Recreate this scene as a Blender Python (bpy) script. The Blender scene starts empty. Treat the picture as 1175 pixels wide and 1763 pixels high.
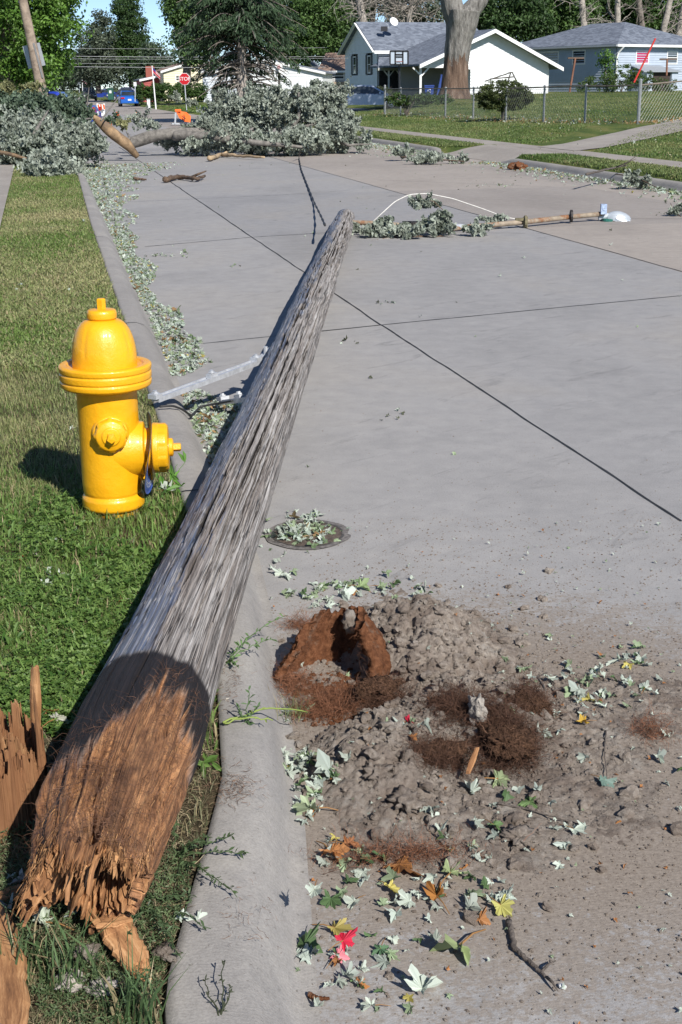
import bpy, math, random
import numpy as np
from mathutils import Vector, Matrix
rng = np.random.default_rng(7); random.seed(7)
S = bpy.context.scene; COL = S.collection
# ---------------------------------------------------------------- camera, sky, sun, exposure
CF, CT, CR, CH = 2280.0, math.radians(17.8), 0.0095, 1.6
_f = np.array([0, math.cos(CT), -math.sin(CT)]); _r = np.array([1., 0, 0]); _u = np.array([0, math.sin(CT), math.cos(CT)])
_R = math.cos(CR)*_r - math.sin(CR)*_u; _U = math.cos(CR)*_u + math.sin(CR)*_r
cd = bpy.data.cameras.new('camera'); cam = bpy.data.objects.new('camera', cd); COL.objects.link(cam)
cd.sensor_fit = 'VERTICAL'; cd.sensor_height = 36; cd.lens = CF/1763*36; cd.clip_start = .05; cd.clip_end = 3000
cam.matrix_world = Matrix(((_R[0], _U[0], -_f[0], 0), (_R[1], _U[1], -_f[1], 0), (_R[2], _U[2], -_f[2], CH), (0, 0, 0, 1)))
S.camera = cam
W = bpy.data.worlds.new('World'); S.world = W; W.use_nodes = True
SX, SY = -.62, 1.15                                   # a shadow falls this far per metre of height
sunv = Vector((-SX, -SY, 1)).normalized(); elev = math.asin(sunv.z); az = math.atan2(sunv.x, sunv.y)
wn = W.node_tree; sky = wn.nodes.new('ShaderNodeTexSky'); sky.sky_type = 'NISHITA'; sky.sun_disc = False
sky.sun_elevation = elev; sky.sun_rotation = az; sky.air_density = 1.0; sky.dust_density = .0; sky.ozone_density = 3.0; sky.altitude = 4500
wn.links.new(sky.outputs[0], wn.nodes['Background'].inputs[0]); wn.nodes['Background'].inputs[1].default_value = .095
sl = bpy.data.lights.new('sun', 'SUN'); sl.energy = 4.7; sl.angle = math.radians(.5); sl.color = (1, .955, .89)
so = bpy.data.objects.new('sun', sl); COL.objects.link(so); so.rotation_euler = sunv.to_track_quat('Z', 'Y').to_euler()
S.view_settings.view_transform = 'Standard'; S.view_settings.look = 'None'; S.view_settings.gamma = 1
S.view_settings.exposure = 0.4
S.cycles.max_bounces = 5; S.cycles.diffuse_bounces = 3; S.cycles.glossy_bounces = 2; S.cycles.transparent_max_bounces = 8

# ---------------------------------------------------------------- helpers
def ray(x, y): return _f + _R*(x-587.5)/CF - _U*(y-881.5)/CF
def G(x, y, z=0.):                                    # photo pixel -> point of the plane at height z
    d = ray(x, y); return np.array([0, 0, CH]) + d*(z-CH)/d[2]
def P(x, y, D):                                       # photo pixel -> point at forward distance D
    d = ray(x, y); return np.array([0, 0, CH]) + d*D/d[1]
RD = np.array([-.2138, .9769]); RU = np.array([.9769, .2138])
def UV(X, Y): return X*RU[0]+Y*RU[1], X*RD[0]+Y*RD[1]
def XY(u, v): return u*RU[0]+v*RD[0], u*RU[1]+v*RD[1]
def smooth(t): t = np.clip(t, 0, 1); return t*t*(3-2*t)
def h2(ix, iy, iz, seed):
    a = (ix.astype(np.int64)*374761393 + iy.astype(np.int64)*668265263 + iz.astype(np.int64)*2147483647 + seed*1274126177) & 0xffffffff
    a = ((a ^ (a >> 13))*1274126177) & 0xffffffff; a = ((a ^ (a >> 16))*2246822519) & 0xffffffff
    return ((a ^ (a >> 15)) & 0xffffff)/16777215.
def vn(x, y, z=None, seed=0):                         # value noise, -1..1
    x = np.asarray(x, float); y = np.asarray(y, float); z = np.zeros_like(x) if z is None else np.asarray(z, float)+np.zeros_like(x)
    x, y = x+np.zeros_like(y), y+np.zeros_like(x)
    ix, iy, iz = np.floor(x), np.floor(y), np.floor(z); fx, fy, fz = smooth(x-ix), smooth(y-iy), smooth(z-iz); r = 0
    for a in (0, 1):
        for b in (0, 1):
            for c in (0, 1):
                r = r + (fx if a else 1-fx)*(fy if b else 1-fy)*(fz if c else 1-fz)*h2(ix+a, iy+b, iz+c, seed)
    return r*2-1
def fbm(x, y, z=None, seed=0, o=4, g=.5):
    r, a, s = 0, 1, 1
    for i in range(o): r = r + a*vn(x*s, y*s, None if z is None else z*s, seed+i*17); a *= g; s *= 2.03
    return r
def worley(x, y, seed=0):                             # distance to the nearest cell point, and that cell's random
    ix, iy = np.floor(x), np.floor(y); best = np.full(x.shape, 9.); cid = np.zeros(x.shape)
    for a in (-1, 0, 1):
        for b in (-1, 0, 1):
            cx, cy = ix+a, iy+b; z = np.zeros_like(cx)
            d = np.hypot(cx+h2(cx, cy, z, seed)-x, cy+h2(cx, cy, z, seed+5)-y); m = d < best
            best = np.where(m, d, best); cid = np.where(m, h2(cx, cy, z, seed+9), cid)
    return best, cid
WL = {}
def props(o, label=None, cat=None, group=None, kind=None):
    for k, v in (('label', label), ('category', cat), ('group', group), ('kind', kind)):
        if v: o[k] = v
    return o
def mk(name, V, F, mat, parent=None, origin=(0, 0, 0), smooth_=True, col=None, gc=None, mi=None):
    V = np.asarray(V, float); o0 = WL[parent.name] if parent is not None else np.asarray(origin, float)
    me = bpy.data.meshes.new(name); n = len(V); F = [np.asarray(f, np.int32) for f in F if len(f)]
    me.vertices.add(n); me.vertices.foreach_set('co', (V-o0).astype(np.float32).ravel())
    lt = np.concatenate([np.full(len(f), f.shape[1], np.int32) for f in F]); lv = np.concatenate([f.ravel() for f in F])
    me.loops.add(len(lv)); me.loops.foreach_set('vertex_index', lv)
    me.polygons.add(len(lt)); me.polygons.foreach_set('loop_start', np.concatenate([[0], np.cumsum(lt)[:-1]]).astype(np.int32))
    me.polygons.foreach_set('use_smooth', np.full(len(lt), bool(smooth_)))
    if mi is not None: me.polygons.foreach_set('material_index', np.asarray(mi, np.int32))
    if col is not None:
        c = np.asarray(col, float); c = np.concatenate([c, np.ones((n, 1))], 1) if c.shape[1] == 3 else c
        me.attributes.new('Col', 'FLOAT_COLOR', 'POINT').data.foreach_set('color', c.astype(np.float32).ravel())
    if gc is not None: me.attributes.new('gc', 'FLOAT_VECTOR', 'POINT').data.foreach_set('vector', np.asarray(gc, np.float32).ravel())
    me.update(calc_edges=True)
    for m in (mat if isinstance(mat, (list, tuple)) else [mat]): me.materials.append(m)
    o = bpy.data.objects.new(name, me); COL.objects.link(o)
    if parent is not None: o.parent = parent
    else: o.location = o0
    WL[o.name] = o0; return o
def thing(name, label, cat, loc=(0, 0, 0), group=None):
    o = bpy.data.objects.new(name, None); COL.objects.link(o); o.location = loc; o.empty_display_size = .1
    WL[o.name] = np.asarray(loc, float); return props(o, label, cat, group)
def copy_tree(o, parent=None):
    c = o.copy(); COL.objects.link(c); c.parent = parent; WL[c.name] = WL[o.name]
    for ch in list(o.children): copy_tree(ch, c)
    return c
class MB:
    def __init__(s): s.V = []; s.F = {3: [], 4: []}; s.C = []; s.n = 0
    def add(s, V, F, col=(.5, .5, .5)):
        V = np.asarray(V, float).reshape(-1, 3)
        for f in F:
            f = np.asarray(f, np.int64)
            if f.size: s.F[f.shape[1]].append(f+s.n)
        s.V.append(V); c = np.asarray(col, float); s.C.append(np.broadcast_to(c, (len(V), 3)) if c.ndim == 1 else c); s.n += len(V); return s
    def box(s, c, d, rot=None, col=(.5, .5, .5)):
        v = np.array([[x, y, z] for z in (-.5, .5) for y in (-.5, .5) for x in (-.5, .5)])*np.asarray(d, float)
        if rot is not None: v = v @ np.asarray(rot).T
        return s.add(v+np.asarray(c, float), [[[0, 2, 3, 1], [4, 5, 7, 6], [0, 1, 5, 4], [2, 6, 7, 3], [0, 4, 6, 2], [1, 3, 7, 5]]], col)
    def bar(s, a, b, w, t, up=(0, 0, 1), col=(.5, .5, .5)):
        a, b = np.asarray(a, float), np.asarray(b, float); d = b-a; L = np.linalg.norm(d); d = d/L
        x = np.cross(d, up); x = x/np.linalg.norm(x); z = np.cross(x, d)
        return s.box((a+b)/2, (w, L, t), np.stack([x, d, z], 1), col)
    def tube(s, pts, r, n=8, col=(.5, .5, .5), cap=True):
        p = np.asarray(pts, float); m = len(p); r = np.broadcast_to(np.asarray(r, float), (m,))
        t = np.gradient(p, axis=0); t /= np.linalg.norm(t, axis=1)[:, None]+1e-9
        ref = np.array([0, 0, 1.]) if abs(t[0][2]) < .9 else np.array([1., 0, 0]); A = []
        a = np.cross(t[0], ref); a /= np.linalg.norm(a)
        for i in range(m):
            a = a-t[i]*(a@t[i]); a /= np.linalg.norm(a)+1e-9; A.append(a.copy())
        A = np.array(A); B = np.cross(t, A); th = np.arange(n)*2*math.pi/n
        V = (p[:, None]+r[:, None, None]*(np.cos(th)[None, :, None]*A[:, None]+np.sin(th)[None, :, None]*B[:, None])).reshape(-1, 3)
        i = np.arange(m-1)[:, None]*n; j = np.arange(n)[None]; k = (j+1) % n
        F = [np.stack([i+j, i+k, i+n+k, i+n+j], -1).reshape(-1, 4)]
        if cap:
            V = np.concatenate([V, p[:1], p[-1:]]); q = np.arange(n); q2 = (q+1) % n; b0 = (m-1)*n
            F.append(np.concatenate([np.stack([q2, q, np.full(n, m*n)], -1), np.stack([b0+q, b0+q2, np.full(n, m*n+1)], -1)]))
        return s.add(V, F, col)
    def lathe(s, prof, n=48, M=None, rf=None, col=(.5, .5, .5)):
        pr = np.asarray(prof, float); m = len(pr); th = np.arange(n)*2*math.pi/n
        r = np.repeat(pr[:, :1], n, 1)
        if rf is not None: r = rf(r, th[None], pr[:, 1:2])
        V = np.stack([r*np.cos(th), r*np.sin(th), np.repeat(pr[:, 1:2], n, 1)], -1).reshape(-1, 3)
        i = np.arange(m-1)[:, None]*n; j = np.arange(n)[None]; k = (j+1) % n
        F = np.stack([i+j, i+k, i+n+k, i+n+j], -1).reshape(-1, 4)
        if M is not None: V = V @ np.asarray(M)[:3, :3].T + np.asarray(M)[:3, 3]
        return s.add(V, [F], col)
    def poly(s, pts, col=(.5, .5, .5)):               # convex polygon as a fan
        n = len(pts); return s.add(pts, [[[0, i, i+1] for i in range(1, n-1)]], col)
    def prism(s, pts2, a, o, x, y, n, col=(.5, .5, .5)):  # outline (x,y), extruded by a along n
        o, x, y, n = (np.asarray(q, float) for q in (o, x, y, n)); q = np.array([o+p[0]*x+p[1]*y for p in pts2]); k = len(q)
        V = np.concatenate([q, q+n*a]); F4 = [[i, (i+1) % k, (i+1) % k+k, i+k] for i in range(k)]
        return s.add(V, [F4, [[0, i+1, i] for i in range(1, k-1)]+[[k, k+i, k+i+1] for i in range(1, k-1)]], col)
    def build(s, name, mat, parent=None, origin=(0, 0, 0), smooth_=False, **kw):
        V = np.concatenate(s.V); F = [np.concatenate(f) for f in (s.F[4], s.F[3]) if f]
        return mk(name, V, F, mat, parent, origin, smooth_, np.concatenate(s.C), **kw)
# ---- materials
def newmat(name):
    m = bpy.data.materials.new(name); m.use_nodes = True; nt = m.node_tree; nt.nodes.clear()
    out = nt.nodes.new('ShaderNodeOutputMaterial'); b = nt.nodes.new('ShaderNodeBsdfPrincipled'); nt.links.new(b.outputs[0], out.inputs[0])
    return m, nt, b, out
def nd(nt, t, ins=None, **kw):
    n = nt.nodes.new(t)
    for k, v in kw.items(): setattr(n, k, v)
    for k, v in (ins or {}).items():
        if hasattr(v, 'is_linked') or isinstance(v, bpy.types.NodeSocket): nt.links.new(v, n.inputs[k])
        else: n.inputs[k].default_value = v
    return n
def noise(nt, co, sc, det=4, rough=.55, dist=0): return nd(nt, 'ShaderNodeTexNoise', {'Vector': co, 'Scale': sc, 'Detail': det, 'Roughness': rough, 'Distortion': dist}).outputs['Fac']
def ramp(nt, f, stops):
    n = nd(nt, 'ShaderNodeValToRGB', {'Fac': f}); e = n.color_ramp.elements
    while len(e) < len(stops): e.new(.5)
    for i, (p, c) in enumerate(stops): e[i].position = p; e[i].color = (*c, 1) if len(c) == 3 else c
    return n.outputs[0]
def mix(nt, f, a, b, mode='MIX'):
    n = nt.nodes.new('ShaderNodeMix'); n.data_type = 'RGBA'; n.blend_type = mode
    for i, v in ((0, f), (6, a), (7, b)):
        if isinstance(v, bpy.types.NodeSocket): nt.links.new(v, n.inputs[i])
        else: n.inputs[i].default_value = (*v, 1) if isinstance(v, tuple) and len(v) == 3 else v
    return n.outputs[2]
def mth(nt, op, a, b=0., c=None, clamp=False):
    n = nt.nodes.new('ShaderNodeMath'); n.operation = op; n.use_clamp = clamp
    for i, v in enumerate((a, b) if c is None else (a, b, c)):
        if isinstance(v, bpy.types.NodeSocket): nt.links.new(v, n.inputs[i])
        else: n.inputs[i].default_value = v
    return n.outputs[0]
def scl(nt, v, s, sv=None):
    n = nt.nodes.new('ShaderNodeMapping'); nt.links.new(v, n.inputs[0]); n.inputs['Scale'].default_value = s; return n.outputs[0]
def bump(nt, b, h, s=.5, d=.01):
    n = nd(nt, 'ShaderNodeBump', {'Strength': s, 'Distance': d, 'Height': h}); nt.links.new(n.outputs[0], b.inputs['Normal']); return n
def oc(nt): return nd(nt, 'ShaderNodeTexCoord').outputs['Object']
def gp(nt): return nd(nt, 'ShaderNodeNewGeometry').outputs['Position']
def at(nt, n): return nd(nt, 'ShaderNodeAttribute', attribute_name=n)
def simple(name, c, rough=.6, metal=0, var=.12, vs=20, spec=.5, bs=0, bsc=60, coat=0, c2=None):
    m, nt, b, _ = newmat(name); co = oc(nt); f = noise(nt, co, vs, 5, .6)
    lo = tuple(x*(1-var*1.6) for x in c); hi = tuple(min(1, x*(1+var)) for x in c)
    col = ramp(nt, f, [(.3, lo), (.7, hi)])
    if c2: col = mix(nt, ramp(nt, noise(nt, co, vs*.6, 6, .7), [(.52, (0, 0, 0)), (.62, (1, 1, 1))]), col, c2)
    nt.links.new(col, b.inputs['Base Color']); b.inputs['Roughness'].default_value = rough; b.inputs['Metallic'].default_value = metal
    b.inputs['Specular IOR Level'].default_value = spec; b.inputs['Coat Weight'].default_value = coat
    if bs: bump(nt, b, noise(nt, co, bsc, 4), bs, .01)
    return m
def attmat(name, rough=.6, spec=.4, trans=0, vs=0, bs=0, bsc=300):
    m, nt, b, out = newmat(name); c = at(nt, 'Col').outputs['Color']
    if vs: c = mix(nt, 1., c, ramp(nt, noise(nt, gp(nt), vs, 4, .65), [(.25, (.6, .6, .6)), (.75, (1.35, 1.35, 1.35))]), 'MULTIPLY')
    nt.links.new(c, b.inputs['Base Color']); b.inputs['Roughness'].default_value = rough; b.inputs['Specular IOR Level'].default_value = spec
    if bs: bump(nt, b, noise(nt, gp(nt), bsc, 3), bs, .004)
    if trans:
        t = nd(nt, 'ShaderNodeBsdfTranslucent', {'Color': c}); mx = nd(nt, 'ShaderNodeMixShader', {0: trans})
        nt.links.new(b.outputs[0], mx.inputs[1]); nt.links.new(t.outputs[0], mx.inputs[2]); nt.links.new(mx.outputs[0], out.inputs[0])
    return m
MATF = attmat('foliage', .5, .35, .25); MATG = attmat('grass_blade', .5, .35, .3); MATD = attmat('dry_leaf', .6, .3, .12)
# ---- scattered leaves: template (k,3) with faces, frames from normal + spin
def scatter(Pn, N, size, T, TF, spin=None, axis=None):
    n = len(Pn); N = N/(np.linalg.norm(N, axis=1)[:, None]+1e-9)
    if axis is None: axis = rng.normal(size=(n, 3))
    X = axis-N*(axis*N).sum(1)[:, None]; X /= np.linalg.norm(X, axis=1)[:, None]+1e-9; Y = np.cross(N, X)
    size = np.broadcast_to(size, (n,)); k = len(T)
    V = Pn[:, None]+size[:, None, None]*(T[None, :, 0:1]*X[:, None]+T[None, :, 1:2]*Y[:, None]+T[None, :, 2:3]*N[:, None])
    F = (np.asarray(TF)[None]+(np.arange(n)*k)[:, None, None]).reshape(-1, np.asarray(TF).shape[1])
    return V.reshape(-1, 3), F
def repcol(C, k): return np.repeat(C, k, axis=0)
def lerpcol(a, b, t): return np.asarray(a)[None]*(1-t[:, None])+np.asarray(b)[None]*t[:, None]
T_DIA = np.array([[-.5, 0, 0], [0, -.28, .06], [.5, 0, -.05], [0, .28, .06]]); F_DIA = [[0, 1, 2, 3]]
def maple(seed=0, fine=True):                          # lobed leaf: fan from its centre, folded and curled
    r = np.random.default_rng(seed); A = []; wd = r.uniform(.9, 1.25); lob = [(-2.05, .55), (-.98, .86), (0, 1.05), (.98, .86), (2.05, .55)]
    for i, (a, l) in enumerate(lob):
        l *= r.uniform(.8, 1.12); w = wd*(1 if abs(a) < 2 else .8)
        if fine: A += [(a-.40*w, l*.50), (a-.36*w, l*.70), (a-.22*w, l*.66), (a-.15*w, l*.84), (a, l), (a+.13*w, l*.80), (a+.24*w, l*.68), (a+.37*w, l*.66), (a+.40*w, l*.48)]
        else: A += [(a-.34*w, l*.62), (a, l), (a+.34*w, l*.60)]
        if i < 4: A.append((a+.51, r.uniform(.26, .42)))
    A.append((math.pi, .14)); p = np.array([(q*math.cos(a), q*math.sin(a)) for a, q in A])
    x, y = p[:, 0], p[:, 1]; c1, c2 = r.uniform(-.9, 1.1), r.uniform(-.7, .8); fo = r.uniform(0, .6)
    z = c1*y*y+c2*x*x*np.sign(x)+fo*np.abs(y)+.16*np.sin(4*x+3*y+seed)+r.normal(size=len(x))*.07
    V = np.concatenate([[[0, 0, 0]], np.stack([x*(1-.15*abs(c2)), y*(1-.35*min(1, fo+abs(c1)*.4)), z], 1)])*.5; n = len(p)
    return V, np.array([[0, i+1, (i+1) % n+1] for i in range(n)])
def ribbons(starts, dirs, n, step, width, wander, flat=None, droop=0):  # many fine strands, as thin ribbons
    m = len(starts); p = starts.copy(); d = dirs/np.linalg.norm(dirs, axis=1)[:, None]; Q = [p.copy()]
    step = np.broadcast_to(step, (m,)); width = np.broadcast_to(width, (m,))
    for i in range(n):
        d = d+rng.normal(size=(m, 3))*wander; d[:, 2] -= droop; d /= np.linalg.norm(d, axis=1)[:, None]; p = p+d*step[:, None]; Q.append(p.copy())
    Q = np.stack(Q, 1); side = np.cross(d, rng.normal(size=(m, 3))); side /= np.linalg.norm(side, axis=1)[:, None]+1e-9
    w = (width[:, None]*np.linspace(1, .3, n+1)[None])[..., None]/2
    V = np.stack([Q-side[:, None]*w, Q+side[:, None]*w], 2).reshape(-1, 3)
    b = (np.arange(m)*(n+1)*2)[:, None]+(np.arange(n)*2)[None]
    return V, np.stack([b, b+1, b+3, b+2], -1).reshape(-1, 4)
# ---------------------------------------------------------------- ground, road, kerbs
CV = np.array([-60, 0, 1.0, 1.95, 2.67, 3.47, 4.42, 5.8, 10, 16, 25.6, 40, 76., 400.])
CG = np.array([.32, .32, .32, .348, .47, .565, .64, .65, .70, .76, .86, .88, .9, .9])
CB = np.array([.06, .06, .06, .10, .30, .385, .43, .46, .49, .54, .69, .70, .7, .7])
def gut(v): return np.interp(v, CV, CG)
def bak(v): return np.interp(v, CV, CB)
def gz(X, Y):                                          # terrain height beside the road
    u, v = UV(np.asarray(X, float), np.asarray(Y, float))
    L = .115+.012*vn(X*2.2, Y*2.2)+.03*vn(X*.4, Y*.4, None, 3)*smooth((-u-2)/3)
    L = np.minimum(L+0*u, .125+0*u)-.012*smooth((u-(bak(v)-.05))/.05)
    L = np.where(u < -14, L+np.minimum((-14-u)*.02, .8), L)
    hill = .16+.052*np.clip(u-13, 0, 60)*smooth((v-30)/10+.6)
    lim = np.where(v < 72, 0.9, .95); hill = np.minimum(hill, lim+.004*np.clip(u-20, 0, 200))
    cs = smooth((v-70)/6)*(1-smooth((v-91)/5))*(1-smooth((u-15)/10)); Rr = hill*(1-cs)+.02*cs
    Rr = Rr+.02*vn(X*.5, Y*.5, None, 5)*smooth((u-14)/3)
    t = smooth((u-9.9)/.15)
    z = np.where(u < 5, L, Rr*t+(-.02)*(1-t))
    road = (u > bak(v)+.04) & (u < 9.95)
    z = np.where((u > 9.5) & (u < 11.16) & (v > 27.85) & (v < 32.95), -.03, z)
    return np.where(road, -.03, z)
def surf(X, Y): return gz(X, Y)
def GT(x, y):                                          # pixel -> first point of the terrain (road counts as z 0)
    d = ray(x, y); o = np.array([0, 0, CH]); t = 1.5
    while t < 400:
        p = o+d*t; g = max(float(gz(p[0], p[1])), 0)
        if p[2] <= g: return np.array([p[0], p[1], g])
        t += max((p[2]-g)*.6, .002)
    return o+d*t
def axis_pts(a, b, n): return np.linspace(a, b, n)
xs = np.concatenate([-np.geomspace(900, 6, 40), np.arange(-5.8, 1.25, .1), np.arange(1.4, 9, .6), np.arange(9, 26, .35), np.geomspace(26.5, 900, 34)])
ys = np.concatenate([-np.geomspace(300, 2, 12), np.arange(-1.5, 7, .1), np.arange(7, 30, .25), np.arange(30, 110, .8), np.geomspace(111, 1500, 30)])
UU, VV = np.meshgrid(xs, ys, indexing='ij')
# snap grid columns to the back of the kerb so that the turf meets it
UU = np.where(np.abs(UU-bak(VV)) < .055, bak(VV)+.03, UU)
GX, GY = XY(UU, VV); GZ = gz(GX, GY)
nx, ny = UU.shape; I = (np.arange(nx-1)[:, None]*ny+np.arange(ny-1)[None]); GF = np.stack([I, I+ny, I+ny+1, I+1], -1).reshape(-1, 4)
m, nt, b, _ = newmat('ground'); co = gp(nt)
turf = ramp(nt, noise(nt, scl(nt, co, (1.3, .45, 1)), .9, 6, .6), [(.32, (.045, .078, .020)), (.5, (.10, .135, .038)), (.68, (.20, .185, .075))])
turf = mix(nt, .75, turf, ramp(nt, noise(nt, co, 22, 5, .75), [(.25, (.45, .5, .4)), (.75, (1.7, 1.6, 1.45))]), 'MULTIPLY')
near = ramp(nt, noise(nt, co, 38, 8, .7), [(.3, (.035, .026, .016)), (.55, (.10, .078, .045)), (.75, (.2, .165, .10))])
sx = nd(nt, 'ShaderNodeSeparateXYZ', {0: co}); f = mth(nt, 'MULTIPLY_ADD', sx.outputs[1], .12, -.5, clamp=True)
nt.links.new(mix(nt, f, near, turf), b.inputs['Base Color']); b.inputs['Roughness'].default_value = .9; b.inputs['Specular IOR Level'].default_value = .15
bump(nt, b, noise(nt, co, 45, 8, .7), .9, .03)
MGROUND = m
props(mk('ground', np.stack([GX, GY, GZ], -1).reshape(-1, 3), [GF], m), kind='structure')
def concrete(name, c, warm, sc=1., dirt=0., stain=.3, agg=.5, sy=0.):
    m, nt, b, _ = newmat(name); co = gp(nt)
    big = noise(nt, scl(nt, co, (1, .7, 1)), .55*sc, 6, .6, .4); mid = noise(nt, co, 7*sc, 6, .7); fin = noise(nt, co, 160, 5, .8)
    col = ramp(nt, big, [(.3, tuple(x*.86 for x in c)), (.5, c), (.72, warm)])
    col = mix(nt, 1., col, ramp(nt, mid, [(.25, (.86, .86, .86)), (.75, (1.13, 1.12, 1.1))]), 'MULTIPLY')
    col = mix(nt, 1., col, ramp(nt, noise(nt, co, 75, 3, .6), [(.27, (.55, .53, .5)), (.34, (1, 1, 1)), (.70, (1, 1, 1)), (.76, (1.22, 1.22, 1.2))]), 'MULTIPLY')
    col = mix(nt, agg+.2, col, ramp(nt, fin, [(.28, (.62, .6, .58)), (.5, (1, 1, 1)), (.75, (1.3, 1.3, 1.28))]), 'MULTIPLY')
    if stain:                                           # streaky tyre and water stains, along the road
        st = noise(nt, scl(nt, nd(nt, 'ShaderNodeMapping', {0: co, 'Rotation': (0, 0, -.8)}).outputs[0], (1.6, 6, 1)), 1.1, 7, .72, .8)
        col = mix(nt, ramp(nt, st, [(.58, (0, 0, 0)), (.72, (stain,)*3)]), col, tuple(x*.55 for x in c))
    if dirt:                                            # soil ground into the slab round the spoil heap
        sp = nd(nt, 'ShaderNodeVectorMath', {0: co, 1: (.42, 3.0, 0)}, operation='DISTANCE').outputs['Value']
        k = mth(nt, 'MULTIPLY_ADD', sp, -.75, 1.45, clamp=True); k2 = noise(nt, co, 11, 9, .78); k3 = noise(nt, co, 60, 7, .8)
        e = mth(nt, 'ADD', mth(nt, 'MULTIPLY', k2, .6), mth(nt, 'MULTIPLY', k3, .75)); e = mth(nt, 'ADD', e, mth(nt, 'MULTIPLY', k, .42))
        dm = ramp(nt, e, [(.93, (0, 0, 0)), (1.12, (1, 1, 1))]); dm = mth(nt, 'MULTIPLY', dm, mth(nt, 'MULTIPLY', k, 1.0, clamp=True))
        dc = ramp(nt, noise(nt, co, 90, 6, .8), [(.3, (.15, .122, .10)), (.7, (.33, .285, .24))])
        col = mix(nt, dm, col, dc)
    if sy:                                              # each slab was poured a little lighter or darker
        q = nd(nt, 'ShaderNodeSeparateXYZ', {0: nd(nt, 'ShaderNodeMapping', {0: co, 'Rotation': (0, 0, -.2155)}).outputs[0]}); qx = mth(nt, 'FLOOR', mth(nt, 'MULTIPLY_ADD', q.outputs[0], .3115, -.72)); qy = mth(nt, 'FLOOR', mth(nt, 'MULTIPLY_ADD', q.outputs[1], .165, -.48))
        w = nd(nt, 'ShaderNodeTexWhiteNoise', {'Vector': nd(nt, 'ShaderNodeCombineXYZ', {0: qx, 1: qy, 2: sy}).outputs[0]}).outputs['Value']; col = mix(nt, 1., col, ramp(nt, w, [(0, (.90, .905, .915)), (1, (1.07, 1.06, 1.04))]), 'MULTIPLY')
    nt.links.new(col, b.inputs['Base Color']); b.inputs['Roughness'].default_value = .82; b.inputs['Specular IOR Level'].default_value = .3
    br = nd(nt, 'ShaderNodeTexWave', {'Vector': nd(nt, 'ShaderNodeMapping', {0: co, 'Rotation': (0, 0, -.21)}).outputs[0], 'Scale': 34., 'Distortion': 7., 'Detail': 3., 'Detail Scale': 1.4}, bands_direction='Y').outputs['Fac']
    h = mth(nt, 'ADD', mth(nt, 'MULTIPLY', br, .14), mth(nt, 'MULTIPLY', noise(nt, co, 260, 4, .7), 1.))
    bump(nt, b, h, .35, .0035); return m
CBLUE = (.318, .312, .312); CTAN = (.345, .31, .28)
MRB = concrete('road_concrete', CBLUE, (.335, .318, .30), dirt=1., stain=.75, sy=3.)
MRT = concrete('road_concrete_tan', CTAN, (.37, .335, .305), stain=.45, sy=5.)
MKB = concrete('kerb_concrete', (.30, .285, .27), (.37, .35, .32), sc=4, stain=.25)
MJ = simple('joint_sealer', (.028, .028, .030), .7, var=.4, vs=9, bs=.5)
def strip(name, edgeA, edgeB, z, mat, parent=None, nseg=None):    # sheet between two polylines in world XY
    A, B = np.asarray(edgeA, float), np.asarray(edgeB, float); n = len(A)
    V = np.concatenate([np.c_[A, np.broadcast_to(z, n)], np.c_[B, np.broadcast_to(z, n)]]); i = np.arange(n-1)
    return mk(name, V, [np.stack([i, i+n, i+n+1, i+1], -1)], mat, parent, smooth_=False)
vv = np.concatenate([np.arange(-8, 60, .5), np.geomspace(60, 420, 30)])
road = props(strip('road', np.stack(XY(gut(vv)-.0, vv), -1), np.stack(XY(5.52+0*vv, vv), -1), 0, MRB), kind='structure')
props(strip('road_far_lane', np.stack(XY(5.52+0*vv, vv), -1), np.stack(XY(9.78+0*vv, vv), -1), 0, MRT), kind='structure')
def joint(px, w, name='road_joint', z=.003, n=60, ext=0):
    a, c = G(*px[0])[:2], G(*px[1])[:2]; t = np.linspace(-ext, 1+ext, n)[:, None]; p = a+(c-a)*t; d = (c-a)/np.linalg.norm(c-a); s = np.array([-d[1], d[0]])
    L = np.linalg.norm(c-a); q = t[:, 0]*L; wob = (vn(q*3, q*0, None, 11)*.006)[:, None]*s; ww = (w*(.75+.45*np.abs(vn(q*7, q*0, None, 4))))[:, None]*s
    props(strip(name, p+wob-ww/2, p+wob+ww/2, z, MJ, None), kind='structure')
joint(((1175, 898), (657, 560)), .011, n=90, ext=.0); joint(((657, 560), (430, 405.5)), .013, n=60); joint(((430, 405.5), (230, 270)), .018, n=60); joint(((230, 270), (205, 253)), .02, n=20)
joint(((500, 280), (1175, 468)), .014, n=100, ext=.25)
joint(((350, 592), (657, 560)), .010); joint(((657, 560), (1175, 509)), .013, ext=.25)
joint(((250, 425), (430, 409)), .016); joint(((430, 409), (640, 396)), .016); joint(((640, 398), (905, 402)), .012)
joint(((200, 349), (480, 336)), .014); joint(((480, 336), (600, 328)), .010); joint(((210, 300), (500, 288)), .014); joint(((1070, 377), (1175, 377)), .014)
joint(((650, 310), (950, 322)), .012)
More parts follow.
